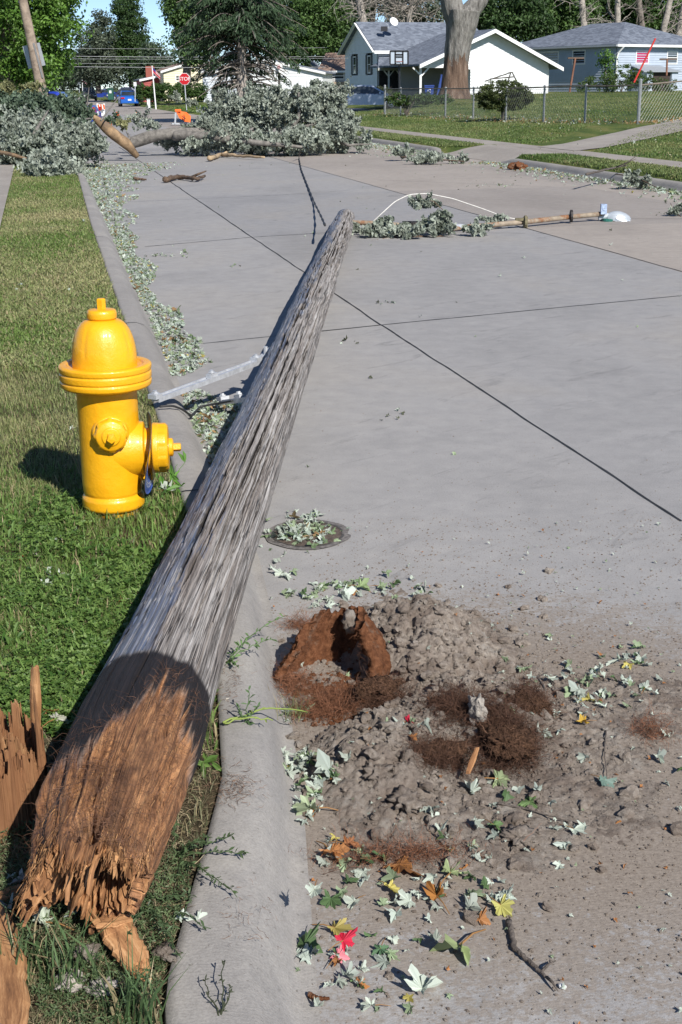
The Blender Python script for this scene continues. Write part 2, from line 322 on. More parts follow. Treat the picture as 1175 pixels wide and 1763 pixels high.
# kerb as an extruded rounded profile
def kerb(name, v0, v1, left=True, m=140, taper=False):
    v = np.linspace(v0, v1, m) if v1-v0 < 60 else np.concatenate([np.linspace(v0, 30, m), np.geomspace(30.3, v1, 60)])
    prof = [(0, -.06), (0, .09), (.02, .118), (.10, .12), (.38, .118), (.62, .10), (.8, .055), (.93, .012), (1.0, .003), (1.12, .002)]
    V = []
    for t, z in prof:
        if left: u = bak(v)+(gut(v)-bak(v))*t
        else: u = 9.93-.22*t
        zz = z+.0025*vn(v*5, v*0+t*3)+0*v
        if taper: zz = np.where(zz > 0, zz*np.clip(np.minimum((v-v0)/.9, (v1-v)/.9)+.12, 0, 1), zz)
        V.append(np.stack([*XY(u+.003*vn(v*2.5, v*0+t), v), zz], -1))
    V = np.stack(V, 1); n = len(prof); i = np.arange(len(v)-1)[:, None]*n+np.arange(n-1)[None]
    F = np.stack([i, i+1, i+n+1, i+n] if left else [i, i+n, i+n+1, i+1], -1).reshape(-1, 4)
    return props(mk(name, V.reshape(-1, 3), [F[:, ::-1]], MKB), kind='structure')
kerb('kerb', -6, 330, m=420)
kerb('kerb', 6, 28.3, left=False, taper=True); kerb('kerb', 32.6, 76, left=False, taper=True)
for vj in (1.2, 4.9, 8.85, 14.4, 20.3, 26.):
    pr = [(-.01, .09), (.02, .1185), (.10, .1205), (.38, .1185), (.62, .1005), (.8, .0555), (.93, .0135), (1.12, .004)]; Vj = []
    for s_ in (-.006, .006): Vj += [[*XY(float(bak(vj)+(gut(vj)-bak(vj))*t), vj+s_+.01*math.sin(t*5)), z+.0025] for t, z in pr]
    n_ = len(pr); props(mk('kerb_joint', np.array(Vj), [[[i, i+1, n_+i+1, n_+i] for i in range(n_-1)]], MJ), kind='structure')
def drape(name, poly, mat, up=.012, nu=24, nv=24):        # quad of the photo laid on the terrain: corners as pixels
    a, b_, c, d = [GT(*p)[:2] for p in poly]; s, t = np.meshgrid(np.linspace(0, 1, nu), np.linspace(0, 1, nv), indexing='ij')
    s, t = s[..., None], t[..., None]; q = a*(1-s)*(1-t)+b_*s*(1-t)+c*s*t+d*(1-s)*t; z = np.maximum(gz(q[..., 0], q[..., 1]), 0)
    z = np.maximum.reduce([z, np.roll(z, 1, 0)*0+z])+up; I = np.arange(nu-1)[:, None]*nv+np.arange(nv-1)[None]
    return props(mk(name, np.concatenate([q, z[..., None]], -1).reshape(-1, 3), [np.stack([I, I+nv, I+nv+1, I+1], -1).reshape(-1, 4)], mat), kind='structure')
MWALK = concrete('walk_concrete', (.32, .29, .26), (.38, .35, .31), sc=2, stain=.15)
def uvsheet(name, u0, u1, v0, v1, mat, up, z=None, nu=10, nv=60):
    u, v = np.meshgrid(np.linspace(u0, u1, nu), np.linspace(v0, v1, nv), indexing='ij'); X, Y = XY(u, v); Z = (gz(X, Y) if z is None else z+0*X)+up
    I = np.arange(nu-1)[:, None]*nv+np.arange(nv-1)[None]
    return props(mk(name, np.stack([X, Y, Z], -1).reshape(-1, 3), [np.stack([I, I+nv, I+nv+1, I+1], -1).reshape(-1, 4)], mat), kind='structure')
uvsheet('sidewalk', 11.12, 12.05, -10, 76, MWALK, .012, nu=4, nv=90)
uvsheet('sidewalk', -1.75, -.47, 13, 70, MWALK, .02, z=.125, nu=4)
def apron():
    u, v = np.meshgrid(np.linspace(9.72, 11.15, 10), np.linspace(27.9, 32.9, 12), indexing='ij'); X, Y = XY(u, v)
    Z = .006+smooth((u-9.72)/1.4)*.175; I = np.arange(9)[:, None]*12+np.arange(11)[None]
    props(mk('driveway_apron', np.stack([X, Y, Z], -1).reshape(-1, 3), [np.stack([I, I+12, I+13, I+1], -1).reshape(-1, 4)], MWALK), kind='structure')
apron()
drape('path', [(925, 254), (1190, 201), (1190, 223), (990, 261)], MWALK, .02, 40, 10)
uvsheet('cross_street', 5.5, 9.9, 78, 90, MRT, .008, z=0, nu=5, nv=20)
uvsheet('driveway', 9.9, 20, 79, 88, MWALK, .02, nu=12, nv=20)
uvsheet('path', 6.4, 9.4, 92, 93.2, MWALK, .03, z=.0)

# ---------------------------------------------------------------- fallen pole
def axis(y):
    y = np.asarray(y, float); x = .03793626*y-.53441305-.010+.06*np.clip(2.25-y, 0, 1)+.011*np.clip((y-2)/3.5, 0, 1)+.009*np.clip((y-8)/6, 0, 1)
    return np.stack([x, y, .265-(y-2.2)/12.8*.145], -1)
def prad(y): return np.interp(y, [2, 2.3, 2.6, 3, 3.8, 5.2, 7, 10, 14.5, 16.2], [.114, .133, .138, .128, .123, .124, .122, .119, .118, .105])
m, nt, b, _ = newmat('weathered_pole_wood'); co = at(nt, 'gc').outputs['Vector']; cc = nd(nt, 'ShaderNodeSeparateColor', {0: at(nt, 'Col').outputs['Color']})
rot, blk, crk = cc.outputs[0], cc.outputs[1], cc.outputs[2]
g1 = noise(nt, scl(nt, co, (1, 1, .018)), 95, 6, .65); g2 = noise(nt, scl(nt, co, (1, 1, .02)), 34, 5, .65); g3 = noise(nt, co, 4.5, 5, .6)
gray = ramp(nt, g1, [(.34, (.085, .073, .064)), (.42, (.235, .21, .19)), (.55, (.375, .345, .32)), (.66, (.56, .535, .505))])
gray = mix(nt, ramp(nt, g2, [(.50, (0, 0, 0)), (.64, (.55, .55, .55))]), gray, (.22, .175, .145))
gray = mix(nt, ramp(nt, noise(nt, scl(nt, co, (1, 1, .12)), 8, 6, .7), [(.52, (0, 0, 0)), (.66, (.35, .35, .35))]), gray, (.46, .43, .40))
g4 = noise(nt, scl(nt, co, (1, 1, .006)), 300, 4, .6); gray = mix(nt, .8, gray, ramp(nt, g4, [(.30, (.55, .53, .51)), (.48, (1, 1, 1)), (.72, (1.4, 1.4, 1.4))]), 'MULTIPLY')
def ridge(sc, zs, w, seed): return ramp(nt, mth(nt, 'ABSOLUTE', mth(nt, 'SUBTRACT', noise(nt, nd(nt, 'ShaderNodeMapping', {0: co, 'Location': (seed, 0, 0), 'Scale': (1, 1, zs)}).outputs[0], sc, 3, .6), .5)), [(0, (1, 1, 1)), (w*.5, (.9, .9, .9)), (w, (0, 0, 0))])
chk = mth(nt, 'MULTIPLY', ridge(62, .012, .018, 3.), ramp(nt, noise(nt, scl(nt, co, (1, 1, .15)), 22, 3), [(.45, (0, 0, 0)), (.55, (1, 1, 1))])); wht = mth(nt, 'MULTIPLY', ridge(85, .018, .016, 7.), ramp(nt, noise(nt, scl(nt, co, (1, 1, .2)), 16, 3), [(.42, (0, 0, 0)), (.55, (1, 1, 1))]))
chk2 = ridge(150, .012, .02, 1.)
# blue-grey sky reflection painted into the colour of the upper left flank
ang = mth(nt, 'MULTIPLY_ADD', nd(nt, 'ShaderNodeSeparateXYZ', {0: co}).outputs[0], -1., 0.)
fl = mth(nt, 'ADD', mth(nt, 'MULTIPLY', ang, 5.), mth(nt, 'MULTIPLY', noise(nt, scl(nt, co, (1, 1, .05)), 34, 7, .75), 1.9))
skyrefl = ramp(nt, fl, [(.95, (0, 0, 0)), (1.22, (1, 1, 1))]); skyrefl = mth(nt, 'MULTIPLY', skyrefl, mth(nt, 'SUBTRACT', 1., blk, clamp=True)); skyrefl = mth(nt, 'MULTIPLY', skyrefl, ramp(nt, g4, [(.40, (1, 1, 1)), (.62, (.35, .35, .35))])); gray = mix(nt, mth(nt, 'MULTIPLY', skyrefl, .78), gray, (.062, .105, .20))
bk = ramp(nt, noise(nt, scl(nt, co, (1, 1, .25)), 40, 6, .7), [(.3, (.010, .008, .009)), (.62, (.020, .016, .017)), (.80, (.10, .08, .07))])
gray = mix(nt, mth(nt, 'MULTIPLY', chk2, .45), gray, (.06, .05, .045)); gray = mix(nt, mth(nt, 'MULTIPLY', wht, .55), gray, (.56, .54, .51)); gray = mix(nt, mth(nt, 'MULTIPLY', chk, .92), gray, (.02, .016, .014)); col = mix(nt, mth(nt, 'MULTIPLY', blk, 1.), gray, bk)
rw = ramp(nt, noise(nt, scl(nt, co, (1, 1, .10)), 75, 8, .75), [(.24, (.055, .025, .013)), (.42, (.21, .095, .042)), (.56, (.42, .205, .09)), (.76, (.62, .37, .18))])
rw = mix(nt, ramp(nt, noise(nt, scl(nt, co, (1, 1, .5)), 14, 7, .7), [(.47, (0, 0, 0)), (.66, (.85, .85, .85))]), rw, (.10, .048, .026))
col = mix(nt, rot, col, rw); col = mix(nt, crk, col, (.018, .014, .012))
nt.links.new(col, b.inputs['Base Color']); nt.links.new(mix(nt, skyrefl, (.78, .78, .78), (.42, .42, .42)), b.inputs['Roughness']); b.inputs['Specular IOR Level'].default_value = .4
bh = mth(nt, 'ADD', mth(nt, 'MULTIPLY', g1, .6), mth(nt, 'MULTIPLY', g4, .9)); bh = mth(nt, 'SUBTRACT', bh, mth(nt, 'MULTIPLY', mth(nt, 'MAXIMUM', chk, mth(nt, 'MULTIPLY', chk2, .5)), 1.1)); bump(nt, b, bh, .9, .005); MPOLE = m
m, nt, b, _ = newmat('pole_core_wood'); co = at(nt, 'gc').outputs['Vector']
rw2 = ramp(nt, noise(nt, scl(nt, co, (1, 1, .10)), 75, 8, .75), [(.26, (.07, .028, .012)), (.45, (.27, .125, .05)), (.58, (.46, .24, .105)), (.75, (.64, .40, .21))])
nt.links.new(rw2, b.inputs['Base Color']); b.inputs['Roughness'].default_value = .85; bump(nt, b, noise(nt, scl(nt, co, (1, 1, .1)), 90, 6), .8, .005); MCORE = m

pole = thing('fallen_utility_pole', 'long grey weathered wooden utility pole lying snapped across the kerb, its rotten orange butt nearest', 'utility pole', (float(axis(9)[0]), 9, 0))
nT = 420; tt = np.concatenate([np.linspace(-2.05, 2.05, 360), np.linspace(2.07, 2*math.pi-2.07, 60)])   # angle from the top, + to the right
ys_ = [1.80]
while ys_[-1] < 16.15: ys_.append(ys_[-1]+max(.0042, .00155*ys_[-1]))
ys_ = np.array(ys_); TH, YY = np.meshgrid(tt, ys_, indexing='xy')
cx, sx_ = np.cos(TH), np.sin(TH); R0 = prad(YY)
gX, gY, gS = sx_*.13, cx*.13, YY
# outline irregularities
disp = .0035*vn(gX*9, gY*9, gS*.8, 1)+.006*vn(gX*2, gY*2, gS*.5, 2)
fine = 1-np.abs(fbm(gX*42, gY*42, gS*1.7, 3, 3)); disp -= .0035*np.clip(fine-.72, 0, 1)*3
fine2 = fbm(gX*85, gY*85, gS*3.1, 8, 3); disp += .0011*fine2
far = smooth((YY-6)/3)
crack = np.zeros_like(YY); rc = np.random.default_rng(21)
C0 = [(-.50, 2.6, 5.2, .011), (-.12, 2.75, 5.6, .012), (.22, 3.4, 7.5, .010), (-.85, 2.9, 4.6, .007), (.5, 4.0, 8.5, .009), (-.30, 5.2, 8.8, .016), (-.05, 6.2, 9.6, .016), (.12, 3.0, 4.1, .006), (-1.15, 3.1, 6, .007), (-.62, 5.4, 7.4, .010), (-.7, 2.7, 3.3, .006), (-.2, 3.2, 3.9, .006), (.02, 2.35, 3.15, .004), (.85, 5, 9, .008)]
for i in range(62):
    a0 = rc.uniform(2.7, 11) if i < 40 else rc.uniform(2.65, 4.6); C0.append((rc.uniform(-1.6, 1.3), a0, a0+rc.uniform(.6, 2.0)*(1+a0*.09), rc.uniform(.0025, .006)*(1+.10*a0)))
for i in range(46):
    a0 = rc.uniform(8, 15.2); C0.append((rc.uniform(-1.5, 1.5), a0, a0+rc.uniform(.3, 1.3), rc.uniform(.010, .022)))
for k, (a0, s0, s1, w) in enumerate(C0):
    i0, i1 = np.searchsorted(ys_, [s0, s1]); 
    if i1-i0 < 3: continue
    yy = ys_[i0:i1]; c = a0+.035*vn(yy*2.5, yy*0+k, None, 31)+.012*vn(yy*11, yy*0+k, None, 37)+(yy-s0)*.012
    ww = w*np.sqrt(np.clip(np.sin(math.pi*(yy-s0)/(s1-s0)), 0, 1))*(.7+.5*vn(yy*7, yy*0+k*3, None, 33))/.125
    dd = np.abs(tt[None]-c[:, None]); dep = np.clip(1-dd/np.maximum(ww[:, None]*.68, 1e-4), 0, 1)
    crack[i0:i1] = np.maximum(crack[i0:i1], smooth(dep*2.2)*np.clip(w/.009, .35, 1.4))
    lip = np.exp(-(dd/np.maximum(ww[:, None]*1.3, 1e-4)-1)**2*6); disp[i0:i1] += .0008*lip
disp -= crack*(.018+.014*far)
disp += far*(.007*fbm(gX*12, gY*12, gS*1.4, 41, 3)+.004*vn(gX*30, gY*30, gS*2.2, 43))
# rotten butt
rb = 2.345+.04*vn(TH*3, TH*0, None, 51)+.07*vn(TH*14, YY*3, None, 52)+.03*vn(TH*50, YY*9, None, 58)+.25*smooth((TH-.02)/.40)*np.where(TH < 2.3, 1, 0)-.07*smooth((-TH-.15)/.3)*(TH > -2.2)-.10*smooth((TH-.85)/.3)
rotm = smooth((rb-YY)/.07+.5); bline = 2.745+.01*vn(TH*4, TH*0, None, 53); blkm = smooth((bline-YY)/.035+.5)*(1-rotm)
sc_ = fbm(gX*26, gY*26, gS*5, 61, 4)
disp += rotm*(-.006+.009*sc_+.007*(1-2*np.abs(fbm(gX*30, gY*30, gS*3.2, 63, 3)))-.010*smooth((fbm(gX*18, gY*18, gS*4, 66, 3)-.25)/.3))
disp -= rotm*.012*smooth((2.3-YY)/.4)
blkm = np.clip(blkm+.0, 0, 1)
# the hole on top of the butt and the torn edge
hx, hy = (TH-.07)*.13, YY-2.04
hd = np.hypot(hx/.036, hy/.048)+.30*vn(hx*45, hy*38, None, 71)+.14*vn(hx*120, hy*90, None, 72); hm = smooth((1.0-hd)/.12+.5)
ends = 1.925+.020*vn(TH*1.6, TH*0, None, 81)+.025*np.abs(vn(TH*7, TH*0, None, 82))+.030*vn(TH*19, TH*0, None, 83)+.028*vn(TH*47, TH*0, None, 86)+.10*np.clip(TH-.2, 0, 1.4)+.02*np.clip(-TH, 0, 1.4)
notch = np.exp(-((TH-.30)/.06)**2)*.04-np.exp(-((TH-.07)/.22)**2)*.03+np.exp(-((TH-.42)/.07)**2)*.05+np.exp(-((TH+.50)/.12)**2)*.06; ends = ends+notch*(.8+.4*vn(TH*30, TH*0, None, 84))
Yp = np.maximum(YY, ends); Rr = R0+disp-hm*.095
A = axis(Yp); V = np.stack([A[..., 0]+Rr*sx_, Yp, A[..., 2]+Rr*cx], -1)
nY = len(ys_); i = np.arange(nY-1)[:, None]*nT; j = np.arange(nT)[None]; k = (j+1) % nT
F = np.stack([i+j, i+k, i+nT+k, i+nT+j], -1).reshape(-1, 4)[:, ::-1]
colr = np.stack([np.clip(rotm-hm*.3, 0, 1), blkm, np.clip(np.maximum(crack*1.3, hm*.92), 0, 1)], -1)
def butt_end():                                         # torn end grain, deeply splintered, hollow in the middle
    nr = 26; rr = np.linspace(1, .02, nr)[:, None]; r0, y0 = Rr[0][None], Yp[0][None]; R_ = r0*rr; th = tt[None]+0*R_; x, z = R_*np.sin(th), R_*np.cos(th)
    fib = fbm(x*60, z*60, None, 91, 3); big = fbm(x*22, z*22, None, 93, 2); e = 1-rr
    y = y0*(1-e)+2.07*e-.0+(.045*big+.035*fib)*smooth(e*6)+.11*smooth((e-.35)/.4)
    y = np.maximum(y, 1.90); A = axis(y); Vb = np.stack([A[..., 0]+x, y, A[..., 2]+z], -1)
    i = np.arange(nr-1)[:, None]*nT; F_ = np.stack([i+j, i+k, i+nT+k, i+nT+j], -1).reshape(-1, 4)
    mk('broken_end', Vb.reshape(-1, 3), [F_], MCORE, pole, smooth_=False, gc=np.stack([x, z, y], -1).reshape(-1, 3))
butt_end()
# ragged top end
tipc = axis(16.15)+np.array([0, .02, .01]); Vv = np.concatenate([V.reshape(-1, 3), tipc[None]]); b0 = (nY-1)*nT; q = np.arange(nT)
F3 = np.stack([b0+q, np.full(nT, nY*nT), b0+(q+1) % nT], -1)
gcv = np.concatenate([np.stack([gX, gY, gS], -1).reshape(-1, 3), [[0, 0, 16.1]]]); colv = np.concatenate([colr.reshape(-1, 3), [[0, 0, .6]]])
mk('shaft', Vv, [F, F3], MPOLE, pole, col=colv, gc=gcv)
def splinter(pts, w, t, seed, name, mat=None, parent=None, origin=None, col=None):   # ragged plank of wood along a polyline
    r = np.random.default_rng(seed); p = np.asarray(pts, float); n = 26; s = np.linspace(0, 1, n); L = np.cumsum(np.r_[0, np.linalg.norm(np.diff(p, axis=0), axis=1)]); L /= L[-1]
    c = np.stack([np.interp(s, L, p[:, q_]) for q_ in range(3)], -1); d = np.gradient(c, axis=0); d /= np.linalg.norm(d, axis=1)[:, None]
    x = np.cross(d, [0, 0, 1.]); x /= np.linalg.norm(x, axis=1)[:, None]+1e-9; z = np.cross(x, d); ww = w*(.55+.45*np.sin(math.pi*np.clip(s*.9+.08, 0, 1)))*(1+.10*vn(s*9, s*0+seed)+.08*vn(s*30, s*0+seed)); k_ = 12
    V = []
    for a in range(k_):
        th = 2*math.pi*a/k_; ex = np.sign(math.cos(th))*abs(math.cos(th))**.5; ez = np.sign(math.sin(th))*abs(math.sin(th))**.5
        rr = 1+.10*vn(s*5+seed, s*0+a*1.7)+.16*vn(s*1.3, s*0+a*2.9+seed); V.append(c+x*(ex*ww*.5*rr)[:, None]+z*(ez*t*.5*rr)[:, None]+d*((r.uniform(-.5, .5)*w*.9)*((s > .97)*1.-(s < .03)*1.))[:, None])
    V = np.stack(V, 1); i = np.arange(n-1)[:, None]*k_; j = np.arange(k_)[None]; F = np.stack([i+j, i+(j+1) % k_, i+k_+(j+1) % k_, i+k_+j], -1).reshape(-1, 4)
    q = np.arange(1, k_-1); F3 = np.concatenate([np.stack([q*0, q, q+1], -1), np.stack([q*0, q+1, q], -1)+(n-1)*k_])
    gc = np.stack([np.repeat(s[:, None]*0, k_, 1)+np.cos(np.arange(k_)*2*math.pi/k_)[None]*w*.5, np.repeat((s*0)[:, None], k_, 1)+np.sin(np.arange(k_)*2*math.pi/k_)[None]*t, np.repeat((s*L[-1]*np.linalg.norm(p[-1]-p[0])+seed)[:, None], k_, 1)], -1)
    return mk(name, V.reshape(-1, 3), [F, F3], mat or MCORE, parent, origin if origin is not None else tuple(p[0]), False, gc=gc.reshape(-1, 3))
def jag(th0, th1, y0, drop, seed):                    # torn wood tongues left on the butt
    a = axis(y0); c = (th0+th1)/2; R_ = prad(y0)-.012; st = np.array([a[0]+R_*math.sin(c), y0+.05, a[2]+R_*math.cos(c)])
    return splinter([st, st+(.0, -.06, -.008), st+(.004*seed % .02-.01, -.09-drop*.5, -.02), st+(-.01, -.10-drop, -.05)], (th1-th0)*.16, .007, seed, 'splinter', parent=pole)
def edge_splinters():                                  # hundreds of small torn slivers round the broken edge and the hole
    n = 420; th = rng.uniform(-1.7, 1.5, n); e0 = np.interp(th, tt[:360], ends[0, :360]); up = rng.random(n) < .5; y = np.where(up, e0+rng.uniform(-.005, .05, n), e0+rng.uniform(0, .22, n)); kk = ~((np.abs(th-.07) < .33) & (y > 1.93) & (y < 2.13)); th, y, up, e0 = th[kk], y[kk], up[kk], e0[kk]; n = len(th); A = axis(y)
    N_ = np.stack([np.sin(th), 0*th, np.cos(th)], -1); T_ = np.stack([np.cos(th), 0*th, -np.sin(th)], -1); b0 = A+N_*(prad(y)-.014-.004*rng.random(n))[:, None]
    k = np.arange(n) < 60; b0[k] += T_[k]*0; ln = rng.uniform(.008, .028, n)*(.6+.9*up); w = rng.uniform(.002, .0075, n)*(.7+.6*up); d = np.array([[0, -1., 0]])+N_*rng.uniform(-.12, .28, (n, 1))+T_*rng.normal(size=(n, 1))*.12+np.array([[0, 0, -.25]])*up[:, None]
    t_ = w[:, None]*.35; V = np.stack([b0-T_*w[:, None]/2, b0+N_*t_, b0+T_*w[:, None]/2, b0-N_*t_, b0+d*ln[:, None]*.6+T_*w[:, None]*.35+N_*t_*.3, b0+d*ln[:, None]], 1).reshape(-1, 3); q = np.arange(n)[:, None]*6
    F_ = np.concatenate([q+np.array([[0, 1, 5]]), q+np.array([[1, 2, 4]]), q+np.array([[1, 4, 5]]), q+np.array([[2, 3, 5]]), q+np.array([[2, 5, 4]]), q+np.array([[3, 0, 5]])])
    cf = lerpcol((.10, .042, .018), (.50, .27, .12), rng.random(n)); mk('splinter_edge', V, [F_], attmat('splinter_wood', .8, .2, vs=150), pole, smooth_=False, col=repcol(cf, 6))
edge_splinters()
for a in ((.0, .07, 1.97, .03, 5), (.30, .36, 2.0, .03, 6)): jag(*a)
# root hairs and fibres clinging to the butt
n = 2600; th = rng.normal(.25, .55, n); yb = rng.uniform(1.98, 2.72, n); keep = yb < 2.46+.22*smooth((th-.02)/.40)-.04*(th < -.1); th, yb = th[keep], yb[keep]
A = axis(yb); Rn = prad(yb)+.001; N_ = np.stack([np.sin(th), 0*th, np.cos(th)], -1); st = A+N_*Rn[:, None]; T_ = np.stack([np.cos(th), 0*th, -np.sin(th)], -1)
dr = T_*rng.normal(size=(len(th), 1))+np.array([[0, 1, 0]])*rng.normal(size=(len(th), 1))*1.3+N_*.22
Vr, Fr = ribbons(st, dr, 7, rng.uniform(.003, .009, len(th)), rng.uniform(.0005, .0011, len(th)), .35, droop=.03)
mk('root_fibre', Vr, [Fr], simple('root_fibre', (.145, .072, .042), .8, var=.4, vs=40), pole)
n = 1100; th = rng.uniform(-1.4, 1.4, n); yb = rng.uniform(1.9, 2.5, n); kk = ~((np.abs(th-.07) < .33) & (yb > 1.95) & (yb < 2.12)); th, yb = th[kk], yb[kk]; n = len(th); A = axis(yb); N_ = np.stack([np.sin(th), 0*th, np.cos(th)], -1); st = A+N_*(prad(yb)-.009)[:, None]
dr = np.array([[0, -1, 0]])+N_*rng.uniform(.02, .16, (n, 1))*.5+rng.normal(size=(n, 3))*.05
Vr, Fr = ribbons(st, dr, 4, rng.uniform(.003, .009, n), rng.uniform(.0008, .0018, n), .08)
cf = lerpcol((.12, .05, .022), (.60, .33, .15), rng.random(n)); mk('wood_fibre', Vr, [Fr], attmat('wood_fibre', .8, .2), pole, col=repcol(cf, 10))

# ---------------------------------------------------------------- hydrant
def yellow_paint():
    m, nt, b, _ = newmat('yellow_paint'); co = oc(nt); c = ramp(nt, noise(nt, co, 9, 5), [(.3, (.80, .375, .006)), (.7, (.86, .43, .01))])
    chip = ramp(nt, noise(nt, co, 42, 7, .8), [(.70, (0, 0, 0)), (.715, (1, 1, 1))]); c = mix(nt, mth(nt, 'MULTIPLY', chip, .8), c, (.20, .085, .02))
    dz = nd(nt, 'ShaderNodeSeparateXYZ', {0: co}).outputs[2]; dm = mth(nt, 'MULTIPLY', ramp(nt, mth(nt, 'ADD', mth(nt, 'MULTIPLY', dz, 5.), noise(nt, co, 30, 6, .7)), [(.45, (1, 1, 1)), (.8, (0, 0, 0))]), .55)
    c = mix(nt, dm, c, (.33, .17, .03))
    nt.links.new(c, b.inputs['Base Color']); b.inputs['Roughness'].default_value = .36; b.inputs['Specular IOR Level'].default_value = .45
    b.inputs['Coat Weight'].default_value = .25; b.inputs['Coat Roughness'].default_value = .12
    bump(nt, b, mth(nt, 'ADD', noise(nt, co, 26, 3), mth(nt, 'MULTIPLY', noise(nt, co, 160, 4, .7), .5)), .42, .006); return m
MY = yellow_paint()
HB = G(198, 890, .10); HB[2] = .10
hyd = thing('fire_hydrant', 'yellow fire hydrant with a domed bonnet standing in the grass beside the kerb', 'fire hydrant', tuple(HB))
def hpart(name, prof, parent=hyd, rf=None, n=96, M=None, mat=None): mb = MB(); mb.lathe(prof, n, M, rf); return mb.build(name, mat or MY, parent, smooth_=True)
def HM(rz=0, ax='z', off=(0, 0, 0), tilt=0):
    M = Matrix.Translation(Vector(HB)+Vector(off))
    if ax == 'n': M = M @ Matrix.Rotation(rz, 4, 'Z') @ Matrix.Rotation(math.pi/2+tilt, 4, 'Y')
    elif rz: M = M @ Matrix.Rotation(rz, 4, 'Z')
    return M
def bead(p, k=3):                                       # soften a profile's corners
    p = np.asarray(p, float); o = [p[0]]
    for i in range(1, len(p)-1):
        a, b_, c = p[i-1], p[i], p[i+1]; la, lc = np.linalg.norm(b_-a), np.linalg.norm(c-b_); e = min(.004, la*.4, lc*.4); s, t = b_+(a-b_)*e/(la+1e-9), b_+(c-b_)*e/(lc+1e-9)
        for q in np.linspace(0, 1, k+1): o.append(s*(1-q)**2+2*b_*q*(1-q)+t*q*q)
    o.append(p[-1]); return o
LT = Matrix.Translation(Vector(HB)) @ Matrix.Diagonal((.955, .955, .985, 1))
hpart('barrel', bead([(.095, -.06), (.096, .03), (.1, .042), (.113, .047), (.118, .055), (.118, .085), (.113, .094), (.107, .1), (.111, .11), (.113, .14), (.113, .3), (.113, .49), (.13, .495), (.13, .505)]), M=LT)
fl = hpart('flange', bead([(.11, .497), (.158, .499), (.168, .506), (.170, .522), (.165, .527), (.170, .532), (.1705, .552), (.166, .557), (.1705, .562), (.172, .578), (.165, .584), (.142, .584), (.138, .576), (.12, .574)]), M=LT)
def flute(r, th, z): return r*(1-.020*np.clip(1-np.abs(((th*8/(2*math.pi)+.12) % 1)-.5)*2*3.2, 0, 1)*np.clip((z-.60)/.03, 0, 1)*np.clip((.735-z)/.03, 0, 1)) if True else r
zz = np.linspace(0, 1, 26); dome = [(.12, .572), (.119, .585)]+[(.119*(math.cos(t*1.22)**.75), .600+.142*math.sin(t*1.42)/math.sin(1.42)) for t in zz]
bon = hpart('bonnet', dome+[(.03, .745)], rf=flute, n=160, M=LT)
hpart('bonnet_cap', bead([(.028, .738), (.048, .742), (.055, .747), (.055, .766), (.050, .776), (.028, .779), (.0, .779)]), bon, M=LT, n=48)
mb = MB(); mb.lathe(bead([(.016, .775), (.0165, .812), (.013, .816), (0, .816)], 2), 5, LT); mb.build('operating_nut', MY, bon)
FR = math.atan2(-.98, .21)                              # the small nozzle looks at the street side of the lawn
def nozzle(rz, z, s, name):
    M = LT @ Matrix.Translation((0, 0, z)) @ Matrix.Rotation(rz, 4, 'Z') @ Matrix.Rotation(math.pi/2, 4, 'Y')
    mb = MB(); mb.lathe(bead([(.072*s, .06), (.071*s, .095), (.066*s, .112), (.062*s, .116), (.050*s, .118), (.05*s, .10)]), 64, M); nz = mb.build(name, MY, hyd, smooth_=True)
    mb = MB(); mb.lathe(bead([(.044*s, .112), (.060*s, .116), (.062*s, .122), (.062*s, .134), (.054*s, .146), (.036*s, .152), (.032*s, .158), (0, .159)]), 64, M, lambda r, th, zq: r*(1+.045*np.sign(np.cos(th*8))*(zq < .142)*(zq > .118))); cp = mb.build('cap', MY, nz, smooth_=True)
    mb = MB(); mb.lathe([(.019*s, .156), (.017*s, .186), (0, .188)], 5, M); mb.build('nut', MY, cp)
    return nz, M
nozzle(FR, .345, .98, 'hose_nozzle'); nozzle(FR+math.pi, .345, .98, 'hose_nozzle')
PR = math.atan2(.09, 1); M = LT @ Matrix.Translation((0, 0, .262)) @ Matrix.Rotation(PR, 4, 'Z') @ Matrix.Rotation(math.pi/2, 4, 'Y')
mb = MB(); mb.lathe(bead([(.112, .02), (.108, .08), (.102, .102), (.099, .115), (.099, .128), (.088, .132), (.075, .132), (.075, .165)]), 96, M); pz = mb.build('pumper_nozzle', MY, hyd, smooth_=True)
mb = MB(); mb.lathe(bead([(.07, .157), (.092, .160), (.0935, .165), (.0925, .180), (.0895, .184), (.0895, .208), (.083, .219), (.06, .221), (.034, .222), (0, .222)]), 96, M, lambda r, th, zq: r*(1+.022*np.sign(np.cos(th*6+.5))*(zq > .182)*(zq < .212))); cp = mb.build('cap', MY, pz, smooth_=True)
mb = MB(); mb.lathe([(.034, .218), (.034, .234), (.026, .238), (0, .238)], 32, M); mb.lathe([(.0165, .234), (.0165, .262), (.013, .266), (0, .266)], 5, M); mb.build('nut', MY, cp)
# drain lug low on the right side
mb = MB(); mb.box(HB+np.array([.118, .06, .155]), (.05, .05, .05)); mb.tube([HB+np.array([.12, .03, .155]), HB+np.array([.12, -.0, .155])], .012, 6); mb.build('lug', MY, hyd)
